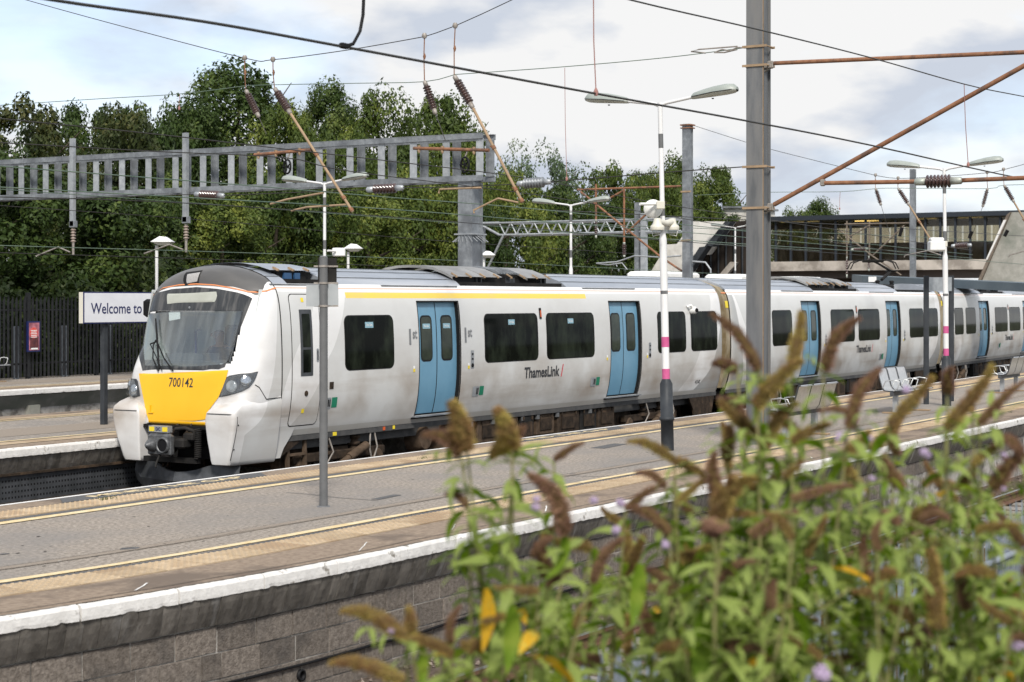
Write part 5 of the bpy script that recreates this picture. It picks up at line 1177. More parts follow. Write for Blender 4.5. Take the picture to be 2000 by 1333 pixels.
# --- hooded single lamps
def hood_lamp(label, x, ytop, v, w_=.62):
    p = onv(x, ytop, v); t = thing('hooded_lamp', label, 'lamp post', (p.x, p.y, .92), 0, 'hooded lamps on the side platform')
    q = MB(); q.cyl((p.x, p.y, .92), (p.x, p.y, p.z - .1), .045, n=10); part(q, 'column', 'lamp_white', t)
    c = Vector((p.x, p.y, p.z)) - vdir * w_ * .28; q = MB(); a = rt * w_ / 2; f_ = fdir * .24
    ring = [c - a - f_, c + a - f_, c + a + f_, c - a + f_]; dn = Vector((0, 0, .1)); tp = [c - a * .25 - f_ * .4 + dn * 1.6, c + a * .35 - f_ * .4 + dn * 1.4, c + a * .35 + f_ * .4 + dn * 1.4, c - a * .25 + f_ * .4 + dn * 1.6]
    q.add(ring + tp, [(0, 1, 5, 4), (1, 2, 6, 5), (2, 3, 7, 6), (3, 0, 4, 7), (4, 5, 6, 7)]); hd_ = part(q, 'lamp_hood', 'lamp_white', t)
    bt = [c - a * .3 - f_ * .6 - dn, c + a * .5 - f_ * .6 - dn, c + a * .5 + f_ * .6 - dn, c - a * .3 + f_ * .6 - dn]; q = MB(); q.add(ring + bt, [(0, 4, 5, 1), (1, 5, 6, 2), (2, 6, 7, 3), (3, 7, 4, 0), (7, 6, 5, 4)]); part(q, 'lamp_bowl', 'lantern_glass', hd_)
    return t
hood_lamp('white hooded lamp above the welcome sign, left of the train nose', 306, 473, 35.0, .62); hood_lamp('white hooded lamp showing just right of the grey sign pole', 680, 486, 35.0, .62); hood_lamp('white hooded lamp beside the gantry column', 945, 499, 35.0, .55)

# --- welcome sign
b = onz(203, 830, .88); sg = thing('station_sign', 'white station sign reading Welcome to, blue bordered, on a dark post left of the train', 'sign', b)
for du in (0, 2.1): q = MB(); q.bevbox((b.x + du, b.y, 1.8), (.1, .1, 1.84), .008); part(q, 'post', 'anthracite', sg)
pa = onv(163, 571, b.y - .1); pb = onv(163, 632, b.y - .1); zc = (pa.z + pb.z) / 2; hh = pa.z - pb.z; ux = pa.x; L_ = 3.3
q = MB(); q.box((ux + L_ / 2, b.y - .04, zc), (L_, .1, hh)); part(q, 'sign_case', 'plastic_cream', sg)
q = MB(); q.box((ux + L_ / 2, b.y - .095, zc), (L_, .01, hh + .012)); bd = part(q, 'sign_border', 'navy', sg)
q = MB(); q.box((ux + L_ / 2, b.y - .102, zc), (L_ - .05, .008, hh - .03)); part(q, 'sign_face', 'sign_white', sg)
tm = text_mesh('Welcome to', .275, .003, align='LEFT'); tm.materials.append(M['navy']); pt_ = onv(178, 604, b.y - .11)
for v in tm.vertices: v.co = Vector((pt_.x + v.co.x * .93, b.y - .109, pt_.z + v.co.y)) - Vector(sg['_o'])
o = bpy.data.objects.new('lettering', tm); col.objects.link(o); o.parent = sg
# --- dark frame with galvanised panel back
pA = onz(1809, 790, ZP); pB = onz(1858, 784, ZP); fr = thing('notice_stand', 'dark two post frame with bare galvanised panel beside the second pink banded lamp', 'notice stand', pA)
for p, x in ((pA, 1803), (pB, 1857)): 
    tq = onv(x, 539, p.y); q = MB(); q.bevbox((p.x, p.y, (ZP + tq.z) / 2), (.09, .1, tq.z - ZP), .006, TH); part(q, 'post', 'anthracite', fr)
a = onv(1808, 542, pA.y); b_ = onv(1808, 569, pA.y); c = onv(1856, 542, pB.y); d = onv(1856, 569, pB.y)
q = MB(); q.prism([a, b_, d, c], (.02, -.03, 0)); part(q, 'back_panel', 'galv_pale', fr)

# --- benches
def bench(label, loc, rz, n=3, cat='bench'):
    t = thing('metal_bench', label, cat, loc, rz, 'metal platform benches'); 
    prof = [(-.27, .45), (-.25, .465), (-.1, .45), (.08, .44), (.17, .455), (.22, .52), (.26, .66), (.31, .84), (.33, .87), (.35, .86)]
    for k in range(n):
        x0 = (k - n / 2) * .56 + .02; q = MB(); q.grid([[(x, y, z) for y, z in prof] for x in (x0, x0 + .17, x0 + .35, x0 + .52)]); q.grid([[(x, y + .012, z - .012) for y, z in prof] for x in (x0, x0 + .52)])
        s_ = q.build('seat', M['bench_steel'], t, local=True)
        for x in (x0, x0 + .52): q = MB(); q.tube([(x, y, z) for y, z in prof], .013, 5); q.build('seat_frame', M['steel_dark'], s_, local=True)
    for k in range(n + 1):
        x0 = (k - n / 2) * .56; q = MB(); q.tube([(x0, .2, .50), (x0, .14, .64), (x0, .02, .66), (x0, -.14, .64), (x0, -.10, .50), (x0, -.02, .45)], .012, 6); q.build('armrest', M['bench_steel'], t, local=True)
    q = MB(); q.bevbox((0, .02, .395), (n * .56, .07, .07), .006); q.build('beam', M['steel_dark'], t, local=True)
    for x in (-n * .56 * .36, n * .56 * .36):
        q = MB(); q.bevbox((x, .02, .18), (.09, .09, .36), .006); l_ = q.build('leg', M['galv_pale'], t, local=True); q = MB(); q.bevbox((x, 0, .015), (.12, .55, .025), .004); q.build('foot_plate', M['rust_pale'], l_, local=True)
    return t
p = onz(1748, 808, ZP); B1 = bench('perforated steel bench facing the near track, left of the dark sign frame', (p.x + .55, p.y - .05, ZP), 0)
p = onz(1958, 768, ZP); B2 = bench('perforated steel bench at the right edge seen from behind its back', (p.x + .5, p.y, ZP), math.pi)
B3 = bench('perforated steel bench behind the bush, just right of the big mast', (27.3, 10.95, ZP), math.pi)
p = onz(22, 745, .92); B4 = bench('steel bench on the side platform beside the poster at far left', (p.x - 1.0, p.y + .1, .92), 0)

# --- palisade fence, poster
FV = 37.6
fn = thing('palisade_fence', 'black spiked palisade fence along the back of the side platform', 'fence', (30, FV, .92))
def pale(h, w_=.075, d_=.02):
    q = MB(); q.add([(-w_ / 2, 0, 0), (w_ / 2, 0, 0), (w_ / 2, 0, h - .12), (w_ * .2, -.004, h), (0, 0, h - .05), (-w_ * .2, -.004, h), (-w_ / 2, 0, h - .12), (-w_ / 2, d_, 0), (w_ / 2, d_, 0), (w_ / 2, d_, h - .12), (-w_ / 2, d_, h - .12)],
        [(0, 1, 2, 3, 4, 5, 6), (1, 8, 9, 2), (7, 0, 6, 10), (10, 9, 8, 7)]); return q
pm = pale(2.28).mesh('pale', M['fence_black'])
for i in range(192): u = 20.5 + i * .155; inst('pale', pm, (u, FV + cv(u), .97 + R.uniform(-.012, .012)), (0, 0, R.uniform(-.04, .04)), parent=fn)
for z in (1.35, 2.85): q = MB(); q.tube([(u, FV + .05 + cv(u), z) for u in (20.3, 34, 42, 50.5)], .03, 5); part(q, 'fence_rail', 'fence_black', fn)
for i in range(12): u = 20 + i * 2.75 - .15; q = MB(); q.bevbox((u, FV + .07 + cv(u), 2.1), (.12, .1, 2.5), .006); part(q, 'post', 'fence_black', fn)
for x in (29, 34, 123, 129, 211, 216): p = onv(x, 740, FV + .3); q = MB(); q.bevbox((p.x, p.y, 1.65), (.07, .07, 1.5), .006); part(q, 'inner_post', 'fence_steel', fn)
pa = onv(53, 628, FV - .08); pb = onv(77, 687, FV - .08)
ps = thing('poster_case', 'blue framed poster case with a red advertisement fixed to the fence', 'poster', (pa.x, pa.y, pb.z)); cx, cz, wd, hh = (pa.x + pb.x) / 2, (pa.z + pb.z) / 2, pb.x - pa.x, pa.z - pb.z
q = MB(); q.box((cx, pa.y, cz), (wd, .06, hh)); part(q, 'case_frame', 'navy', ps)
q = MB(); q.box((cx, pa.y - .035, cz), (wd * .82, .006, hh * .9)); part(q, 'poster', 'poster_pink', ps)
q = MB(); q.box((cx, pa.y - .0385, cz - hh * .2), (wd * .7, .004, hh * .4)); part(q, 'poster_figure', 'poster_dark', ps)
q = MB(); q.lathe((cx - .02, pa.y - .038, cz + hh * .12), (cx - .02, pa.y - .043, cz + hh * .12), [(0, wd * .33), (1, wd * .33)], 18); part(q, 'speech_circle', 'poster_red', ps)
q = MB(); [q.box((cx - .02, pa.y - .046, cz + hh * (.2 - .055 * k)), (wd * (.5 - .06 * (k % 2)), .004, hh * .022)) for k in range(5)]; q.box((cx, pa.y - .045, cz - hh * .4), (wd * .55, .004, hh * .05)); tag(part(q, 'poster_text', 'white', ps), kind='stuff')

# ================================================================== OVERHEAD LINE
UA = 25.55
def ins_lathe(a, b, r=.075, n=8, caps=.16):
    """ribbed insulator between a and b: returns (ceramic, caps)"""
    pr = [(caps, r * .45)]
    for k in range(n): f = caps + (1 - 2 * caps) * k / n; s = (1 - 2 * caps) / n; pr += [(f + s * .1, r * .5), (f + s * .45, r), (f + s * .6, r), (f + s * .9, r * .5)]
    pr.append((1 - caps, r * .45)); q = MB(); q.lathe(a, b, pr, 14); c = MB(); c.lathe(a, b, [(0, r * .3), (.03, r * .55), (caps, r * .6), (caps, r * .1)], 10); c.lathe(b, a, [(0, r * .3), (.03, r * .55), (caps, r * .6), (caps, r * .1)], 10); return q, c
def insulator(par, a, b, r=.075, n=8, m_='porcelain', caps=.16, cm='ins_cap'):
    q, c = ins_lathe(a, b, r, n, caps); i = part(q, 'insulator', m_, par); part(c, 'end_cap', cm, i); return i
# big mast by the camera
bm_ = onz(1480, 868, ZP); bm_ = Vector((UA, bm_.y, ZP))
ms = thing('catenary_mast', 'tall grey steel mast with rusty brackets, largest and nearest, standing on the platform', 'mast', bm_)
W_ = .285
def hmast(par, b, w_, ztop, m_='mast', nm=True):
    h = ztop - b.z; zc = b.z + h / 2
    q = MB(); q.box((b.x - w_ / 2 + .012, b.y, zc), (.024, w_, h)); part(q, 'flange', m_, par); q = MB(); q.box((b.x + w_ / 2 - .012, b.y, zc), (.024, w_, h)); part(q, 'flange', m_, par)
    q = MB(); q.box((b.x, b.y - w_ * .36, zc), (w_ - .05, .016, h)); q.box((b.x, b.y + w_ * .36, zc), (w_ - .05, .016, h)); part(q, 'web', m_, par)
hmast(ms, bm_, W_, 9.2)
q = MB(); q.box((UA - W_ / 2 + .004, bm_.y - W_ / 2 + .006, 5), (.012, .012, 8.1)); part(q, 'earth_strip', 'rust_pale', ms)
for y in (95, 132, 328, 408):
    z = onu(1457, y, UA).z; q = MB(); q.box((UA - W_ / 2 - .012, bm_.y, z), (.018, W_ + .12, .035)); q.box((UA + W_ / 2 + .012, bm_.y, z), (.018, W_ + .12, .035)); q.cyl((UA - W_ / 2, bm_.y - W_ / 2 - .04, z), (UA + W_ / 2, bm_.y - W_ / 2 - .04, z), .012); q.cyl((UA - W_ / 2, bm_.y + W_ / 2 + .04, z), (UA + W_ / 2, bm_.y + W_ / 2 + .04, z), .012); part(q, 'clamp_band', 'rust_pale', ms)
def onA(x, y): return onu(x, y, UA)
ca = thing('cantilever_frame', 'rusty tubular cantilever arms reaching right from the big mast over the near track', 'cantilever', onA(1516, 124))
q = MB(); q.tube([onA(1512, 124), onA(2000, 102.5), onA(2250, 92)], .033, 10); part(q, 'top_tube', 'rust', ca)
q = MB(); q.tube([onA(1512, 400), onA(2000, 129), onA(2250, -10)], .037, 10); part(q, 'diagonal_tube', 'rust', ca)
q = MB(); q.tube([onA(1610, 358), onA(1800, 355)], .033, 10); part(q, 'registration_tube', 'rust', ca); q = MB(); q.tube([onA(1870, 353), onA(2000, 348), onA(2250, 340)], .033, 10); part(q, 'registration_tube', 'rust', ca)
insulator(ca, onA(1786, 356), onA(1880, 353), .098, 7, caps=.24)
for x, y in ((1505, 127), (1505, 405)):
    q = MB(); c = onA(x, y); q.bevbox(c + Vector((0, .06, -.02)), (.09, .16, .08), .015); q.bevbox(c, (.06, .1, .12), .015, 0); q.tube([c + Vector((0, .1, -.1)), c + Vector((0, -.06, .03))], .02, 6); part(q, 'hinge_bracket', 'fitting', ca)
q = MB(); c = onA(1607, 357); q.bevbox(c, (.07, .07, .11), .015); part(q, 'tube_joint', 'fitting', ca)
# other masts
def mast(label, x, ybase, ytop, v, w_, zb=.88):
    p = onv(x, ytop, v); t = thing('catenary_mast', label, 'mast', (p.x, p.y, zb)); hmast(t, Vector((p.x, p.y, zb)), w_, p.z, 'galv'); return t, p
mB, pBm = mast('grey steel mast standing behind the train near the stair enclosure', 1343, 540, 243, 23.2, .245)
q = MB(); q.box((pBm.x, pBm.y, pBm.z - .03), (.32, .36, .04)); q.box((pBm.x, pBm.y, pBm.z - .12), (.3, .36, .03)); part(q, 'cap_clamp', 'rust', mB)
UB = pBm.x
for y in (375, 470): z = onu(1343, y, UB).z; q = MB(); q.box((UB - .13, pBm.y, z), (.02, .34, .05)); part(q, 'clamp_band', 'rust_pale', mB)
mC, pCm = mast('slim grey mast standing in front of the glazed footbridge', 1783, 540, 331, 22.8, .20)
UC = pCm.x
mD, pDm = mast('slender pale mast beside the lattice truss', 1245, 520, 396, 30.5, .17)
def obl(label, name, mm, segs, cat, r, g=None, loc=None):   # several tubes of one hung assembly
    t = thing(name, label, cat, loc or segs[0][1][0], 0, g)
    for nm, pts in segs: q = MB(); q.tube(pts, r, 7); part(q, nm, mm, t)
    return t
def onB(x, y): return onu(x, y, UB)
def onC(x, y): return onu(x, y, UC)
cB = obl('rusty cantilever framework reaching left from the mast behind the train', 'cantilever_frame', 'rust', [('top_tube', [onB(1128, 371), onB(1330, 364)]), ('drop_tube', [onB(1164, 360), onB(1164, 432)]), ('drop_tube', [onB(1219, 366), onB(1219, 475)]), ('diagonal_tube', [onB(1134, 375), onB(1290, 502), onB(1332, 530)]), ('brace_tube', [onB(1190, 388), onB(1217, 373)]), ('brace_tube', [onB(1224, 455), onB(1266, 415)])], 'cantilever', .034)
insulator(cB, onB(1164, 428), onB(1164, 466), .06, 6); insulator(cB, onB(1219, 473), onB(1219, 503), .07, 6)
q = MB(); q.tube([onB(1165, 515), onB(1205, 512), onB(1240, 500), onB(1290, 503), onB(1330, 500)], .025, 6); q.tube([onB(1165, 515), onB(1188, 518), onB(1215, 514), onB(1225, 527)], .02, 6); part(q, 'registration_arm', 'galv_pale', cB)
q = MB(); q.tube([onB(1353, 511), onB(1378, 513), onB(1388, 527), onB(1388, 534)], .03, 6); part(q, 'curved_arm', 'galv_pale', cB)
cC = obl('brownish cantilever framework in front of the footbridge windows', 'cantilever_frame', 'brown_grey', [('top_tube', [onC(1650, 438), onC(1778, 436)]), ('drop_tube', [onC(1654, 432), onC(1654, 502)]), ('drop_tube', [onC(1698, 433), onC(1698, 500)]), ('diagonal_tube', [onC(1640, 450), onC(1703, 500), onC(1760, 538)]), ('diagonal_tube', [onC(1766, 441), onC(1705, 499)]), ('brace_tube', [onC(1660, 462), onC(1697, 441)])], 'cantilever', .033)
insulator(cC, onC(1654, 500), onC(1654, 543), .055, 6); insulator(cC, onC(1697, 500), onC(1697, 530), .055, 6); insulator(cC, onC(1662, 488), onC(1696, 486), .085, 7)

# hung insulators with push-off rods (headspan at the big mast, and a second one beyond)
def hung(label, f, top, a, b, end, rod, r=.07, rr=.026, n=9, sc_=1.0, group='insulators hung from the span wires'):
    t = thing('hanging_insulator', label, 'insulator', f(*top), 0, group)
    q = MB(); c = f(*top); q.lathe(c + Vector((0, 0, -.03)), c + Vector((0, 0, .06)), [(0, .03), (.5, .05), (1, .03)], 8); part(q, 'wire_clamp', 'fitting', t)
    m1 = Vector(f(*top)).lerp(f(*a), .45); q = MB(); q.tube([f(*top), m1 + Vector((0, .012, 0)), f(*a)], .010 * sc_, 5); q.lathe(m1 - Vector((0, 0, .05)), m1 + Vector((0, 0, .05)), [(0, .012), (.5, .026), (1, .012)], 6); part(q, 'hanger_rod', 'rust', t)
    insulator(t, f(*a), f(*b), r, n, cm='fitting')
    q = MB(); q.tube([f(*b), f(*end)], rr if rod else .008 * sc_, 8 if rod else 4); part(q, 'push_rod' if rod else 'tail_wire', 'rust_pale' if rod else 'wire', t)
    if rod:
        v_ = Vector(f(*end)) - Vector(f(*b))
        for tt in (.42, .86, .98): c = Vector(f(*b)) + v_ * tt; q = MB(); q.lathe(c - v_.normalized() * .03, c + v_.normalized() * .03, [(0, rr * 1.5), (1, rr * 1.5)], 8); q.tube([c, c + Vector((0, .07, .03))], .014, 5); part(q, 'rod_clamp', 'rust', t)
    return t
hung('dark ribbed insulator on thin tail wire, leftmost, against the tallest tree', onA, (478, 115), (480, 176), (506, 230), (520, 262), 0)
hung('dark ribbed insulator with a long brown rod, against the tallest tree', onA, (533, 118), (536, 172), (568, 223), (689, 414), 1, .075)
hung('dark ribbed insulator on a chain, above the gantry end', onA, (829, 72), (829, 158), (851, 224), (870, 275), 0)
hung('dark ribbed insulator with a long brown rod crossing the gantry end', onA, (889, 52), (887, 148), (924, 212), (1021, 396), 1, .075)
hung('small ribbed insulator on a thin tail, leftmost above the footbridge', onB, (1710, 343), (1710, 368), (1721, 402), (1738, 458), 0, .065, .02, 8, .9)
hung('small ribbed insulator with brown rod crossing the slim mast', onB, (1754, 349), (1754, 368), (1776, 402), (1825, 480), 1, .07, .025, 8, .9)
hung('small ribbed insulator leaning left, above the right end of the footbridge', onB, (1928, 338), (1929, 368), (1919, 405), (1898, 462), 0, .065, .02, 8, .9)
hung('small ribbed insulator with brown rod, rightmost, before the concrete wall', onB, (1960, 332), (1961, 362), (1981, 396), (2030, 480), 1, .07, .025, 8, .9)
# tail weights
for x, y, x2, y2 in ((1898, 452, 1893, 466), (1762, 445, 1757, 462), (1968, 450, 1962, 462)): q = MB(); q.cyl(onB(x, y), onB(x2, y2), .05, .045, 10); tag(q.build('wire_weight', M['black']), ('lowest small black tail weight on a wire before the footbridge' if x == 1898 else 'black tail weight beside the slim mast' if x == 1762 else 'black tail weight before the concrete wall'), 'weight', 'tail weights on the wires')
# droppers and bars with pulleys
for lab, x0, y0, x1, y1, wx, wy in (('rusty bar carrying a pulley wheel near the gantry end', 808, 290, 955, 294, 908, 322), ('rusty bar carrying a pulley wheel at mid gantry', 497, 303, 607, 293, 561, 326)):
    t = thing('pulley_bar', lab, 'pulley', onA(x0, y0)); q = MB(); q.cyl(onA(x0, y0), onA(x1, y1), .03, n=10); part(q, 'bar', 'rust', t)
    c = onA(wx, wy); q = MB()
    for k in range(5): a = k * 2 * math.pi / 5; q.cyl(c, c + Vector((.0, .105 * math.cos(a), .115 * math.sin(a))), .012, n=5)
    ring = [c + Vector((.03 * math.cos(a * math.pi / 10), .10 * math.cos(a * math.pi / 10), .125 * math.sin(a * math.pi / 10))) for a in range(21)]; q.tube(ring, .018, 6); q.cyl(c - Vector((.03, 0, 0)), c + Vector((.03, 0, 0)), .025, n=8); part(q, 'pulley_wheel', 'black', t)
    q = MB(); q.tube([c + Vector((0, 0, .12)), onA(wx + 5, wy - 26)], .014, 5); part(q, 'pulley_hanger', 'fitting', t)
    for fx in (.07, .38, .8): c = onA(x0 + (x1 - x0) * fx, y0 + (y1 - y0) * fx); q = MB(); q.lathe(c + Vector((0, 0, -.08)), c + Vector((0, 0, .05)), [(0, .012), (.3, .03), (.6, .02), (1, .035)], 8); part(q, 'clip', 'rust_pale', t)
# registration arms
AR = [('brown registration arm left of the fourth lamp column', [(528, 399), (560, 390), (632, 377)]), ('brown registration arm just below the first rod end', [(569, 412), (600, 405), (678, 400)]), ('brown registration arm under the gantry end', [(857, 378), (859, 370), (940, 367)]), ('bent brown registration arm beside the gantry column', [(926, 417), (925, 411), (973, 388), (1012, 396)])]
for lab, pts in AR: q = MB(); q.tube([onA(*p) for p in pts], .018, 6); tag(q.build('registration_arm', M['rust_pale']), lab, 'registration arm')
for lab, pts in (('pale registration arm in front of the footbridge, by the second lamp', [(1766, 503), (1768, 499), (1812, 490), (1838, 499)]), ('thin registration arm before the concrete wall at the right edge', [(1970, 503), (1972, 499), (2010, 488)])): q = MB(); q.tube([onB(*p) for p in pts], .016, 5); tag(q.build('registration_arm', M['fitting']), lab, 'registration arm')
# strain insulators lying along the lower span wire
for lab, (x0, y0, x1, y1), m_, f in (('brown strain insulator below the middle of the gantry', (380, 380, 438, 383), 'porcelain', onA), ('brown strain insulator left of the gantry column', (716, 371, 788, 367), 'porcelain', onA), ('grey strain insulator right of the gantry column', (1010, 360, 1076, 355), 'galv', onA), ('small brown strain insulator in the wires right of the second lamp', (1858, 481, 1898, 479), 'porcelain', onB)):
    t = thing('strain_insulator', lab, 'insulator', f(x0, y0)); insulator(t, f(x0, y0), f(x1, y1), .088, 7, m_, caps=.2, cm='galv_pale')

# wires
WN = 0
def wire(label, pts, r=.008, m_='wire', sub=5, name='overhead_wire', cat='wire'):
    P = []; n = len(pts)
    for i in range(n - 1):
        p0, p1, p2, p3 = pts[max(i - 1, 0)], pts[i], pts[i + 1], pts[min(i + 2, n - 1)]
        for k in range(sub): t = k / sub; P.append(.5 * ((2 * p1) + (p2 - p0) * t + (2 * p0 - 5 * p1 + 4 * p2 - p3) * t * t + (3 * p1 - p0 - 3 * p2 + p3) * t ** 3))
    P.append(pts[-1]); q = MB(); q.tube(P, r, 5); return tag(q.build(name, M[m_]), label, cat)
def V(v, *ps):
    (xa, ya), (xb, yb) = ps[0], ps[1]; k = 420 / (xb - xa); return [onv(x, y, v) for x, y in (((xa - 420, ya - (yb - ya) * k),) + ps)]
wire('thick contact wire of the near track running from top left to the right edge', V(7.6, (-200, -55), (100, 0), (400, 43), (672, 92), (1145, 180), (1455, 236), (1700, 284), (2000, 350), (2200, 380)), .0105)
wire('catenary wire above the near track crossing the big mast near the top', V(7.6, (900, -90), (1230, 0), (1480, 58), (1700, 113), (1884, 165), (2000, 189), (2200, 226)), .0085)
wire('span wire sagging from the top left through the hanging insulators', [onA(*p) for p in ((-100, -45), (50, 0), (250, 55), (478, 114))] + [onA(533, 117)] + [onA(*p) for p in ((680, 98), (829, 72))], .008)
wire('span wire climbing steeply out of the top edge right of the insulators', [onA(829, 72), onA(889, 51), onA(1000, 0), onA(1100, -50)], .008, sub=2)
wire('green span wire from the left edge to the insulator clamps', [onA(*p) for p in ((-100, 213), (0, 206), (200, 193), (350, 184), (480, 168))], .007, 'wire_green')
wire('green span wire between the pairs of hanging insulators', [onA(*p) for p in ((480, 168), (536, 166), (700, 163), (829, 160), (888, 146))], .007, 'wire_green', sub=3)
wire('green span wire from the insulators to the clamp on the big mast', [onA(*p) for p in ((888, 146), (1100, 131), (1300, 113), (1452, 94))], .007, 'wire_green')
q = MB(); [q.tube([onA(*p) for p in ps], .012, 5) for ps in ([(1395, 103), (1410, 97), (1425, 100), (1440, 93), (1455, 94)], [(1378, 104), (1350, 101), (1365, 97), (1440, 91)], [(1395, 103), (1415, 103), (1440, 97)])]; tag(q.build('tensioner', M['fitting']), 'rusty wire tensioner hooked to the upper left of the big mast', 'tensioner')
wire('lower span wire from the big mast towards the gantry column', [onA(*p) for p in ((1456, 326), (1300, 337), (1180, 347), (1076, 355))], .009)
wire('lower span wire between the strain insulators', [onA(*p) for p in ((1010, 360), (900, 365), (788, 367))], .008)
wire('lower span wire below the gantry, left part', [onA(*p) for p in ((716, 371), (560, 377), (438, 382))], .008)
wire('lower span wire running off the left edge', [onA(*p) for p in ((380, 380), (200, 386), (0, 393), (-80, 396))], .008)
wire('contact wire of the middle track passing under the gantry', V(16.1, (-60, 225), (0, 232), (300, 262), (560, 292), (760, 315), (1040, 350), (1300, 400), (1600, 444), (1900, 490)), .008)
wire('second wire of the middle track above the train roof', V(16.1, (-60, 276), (0, 279), (300, 296), (560, 309), (690, 336), (1060, 383), (1455, 447), (1800, 500)), .0075)
wire('catenary of the train track crossing the gantry legs', V(19.1, (-60, 319), (0, 325), (450, 360), (750, 385), (1060, 410), (1455, 452), (1900, 498)), .009, 'wire_green')
wire('contact wire over the train seen against the trees', V(19.1, (-60, 363), (0, 366), (400, 388), (760, 409), (1150, 440), (1455, 464), (1900, 505)), .009, 'wire_green')
wire('thin feeder wire slanting past the gantry column', V(19.3, (0, 385), (300, 394), (640, 415), (1000, 443), (1300, 470), (1700, 500)), .008)
wire('wire of the far track just above the train roof', V(28.4, (-60, 477), (0, 480), (500, 495), (950, 512), (1400, 535)), .010, 'wire_green')
wire('second wire of the far track just above the train roof', V(28.4, (-60, 492), (0, 494), (500, 510), (950, 528)), .009)
wire('wire of the farthest track high among the trees', V(31.6, (0, 370), (420, 400), (900, 437), (1300, 470), (1600, 490)), .010, 'wire_green')
wire('wire of the farthest track lower among the trees', V(31.6, (0, 402), (420, 432), (850, 470), (1300, 500)), .009)
wire('thin wire slanting from the far mast top to the small insulators', [onB(*p) for p in ((1356, 246), (1480, 285), (1600, 316), (1710, 343))], .008)
wire('thin span wire between the small insulators', [onB(*p) for p in ((1710, 343), (1754, 349), (1840, 345), (1928, 338), (1960, 332), (2060, 305))], .008, sub=3)
wire('green span wire above the footbridge', [onB(*p) for p in ((1356, 382), (1500, 376), (1640, 375), (1710, 369), (1754, 368), (1929, 369), (1961, 362), (2080, 361))], .008, 'wire_green', sub=3)
wire('wire across the footbridge windows, upper', V(19.6, (1500, 432), (1640, 439), (1780, 448), (2040, 464)), .010)
wire('wire across the footbridge windows, lower', V(19.6, (1500, 480), (1700, 493), (2040, 520)), .010, 'wire_green')
wire('wire across the footbridge windows, middle', V(24, (1460, 450), (1700, 459), (1860, 467), (2040, 480)), .010, 'wire_green')
# droppers
def drop(label, a, b, r=.006, m_='copper'): 
    q = MB(); mid = Vector(a).lerp(b, .5) + Vector((0, .01, 0)); q.tube([a, mid, b], r, 5); q.lathe(Vector(b) - Vector((0, 0, .03)), Vector(b) + Vector((0, 0, .04)), [(0, .016), (.5, .024), (1, .008)], 8); return tag(q.build('dropper_wire', M[m_]), label, 'dropper')
drop('thin dropper hanging from the top edge to the thick wire above the lamp', onv(1159, -20, 7.6), onv(1164, 181, 7.6), .0055)
drop('thin dropper between the two wires right of the big mast', onv(1883, 166, 7.6), onv(1891, 322, 7.6), .0055)
drop('long thin dropper against the sky left of the twin lamp', onA(1103, 133), onA(1107, 350), .005)
drop('short dropper against the tree at left', onA(351, 185), onA(350, 212), .005); drop('short dropper above the footbridge at left', onB(1641, 375), onB(1640, 408), .006)
q = MB(); q.tube([onv(711, -20, 7.6), onv(709, 30, 7.6), onv(703, 62, 7.6), onv(690, 86, 7.6), onv(672, 92, 7.6)], .013, 6); c = onv(672, 90, 7.6); q.bevbox(c, (.08, .04, .04), .008); tag(q.build('jumper_cable', M['black']), 'curved black jumper cable joining the thick wire at the top edge', 'cable')

# ---------------- gantry boom
UG = 35.6; gp = onv(917, 345, 22.5)
ga = thing('signal_gantry', 'long galvanised ladder gantry boom on a heavy column behind the train', 'gantry', (UG, 22.5, .88))
GZ0, GZ1 = 5.98, 6.96; vA = onu(955, 300, UG).y; vB = 47.0
for k, (u, nm) in enumerate(((UG - .28, 'near'), (UG + .28, 'far'))):
    for z in (GZ0, GZ1): q = MB(); q.box((u, (vA + vB) / 2, z), (.045, vB - vA, .13)); q.box((u + (.03 if k == 0 else -.03), (vA + vB) / 2, z + (.06 if z > 6.5 else -.06)), (.11, vB - vA, .014)); part(q, 'chord', 'galv', ga)
    v = vA + .1; i = 0
    while v < vB:
        q = MB(); q.box((u + (.035 if k == 0 else -.035), v, (GZ0 + GZ1) / 2), (.025, .19, GZ1 - GZ0 - .12)); q.box((u + (.075 if k == 0 else -.075), v + .085, (GZ0 + GZ1) / 2), (.07, .016, GZ1 - GZ0 - .12)); part(q, 'vertical', 'galv_pale' if k == 0 else 'galv', ga); v += .93; i += 1
q = MB(); [q.box((UG, v, GZ0 - .03), (.5, .05, .02)) for v in [vA + .4 + .93 * k for k in range(26)]]; tag(part(q, 'cross_tie', 'galv', ga), kind='stuff')
for v in (22.5, 46.2):
    q = MB(); [q.box((UG + du, v, (GZ0 + .88) / 2 - .03), (.03, .38, GZ0 - .98)) for du in (-.23, .23)]; q.box((UG, v, (GZ0 + .88) / 2 - .03), (.44, .03, GZ0 - .98)); [q.box((UG, v + dv, (GZ0 + .88) / 2 - .03), (.44, .02, GZ0 - .98)) for dv in (-.14, .14)]; cl = part(q, 'column', 'galv', ga)
q = MB(); zr = onu(917, 460, UG).z
for i in range(22): a = i * 2 * math.pi / 22; q.cyl((UG + .26 * math.cos(a), 22.5 + .26 * math.sin(a), zr), (UG + .42 * math.cos(a + .4), 22.5 + .42 * math.sin(a + .4), zr - .16), .008, n=4)
q.box((UG, 22.5, zr + .02), (.56, .56, .03)); tag(part(q, 'climb_guard_spikes', 'galv_pale', cl), kind='stuff')
def onG(x, y): return onu(x, y, UG - .36)
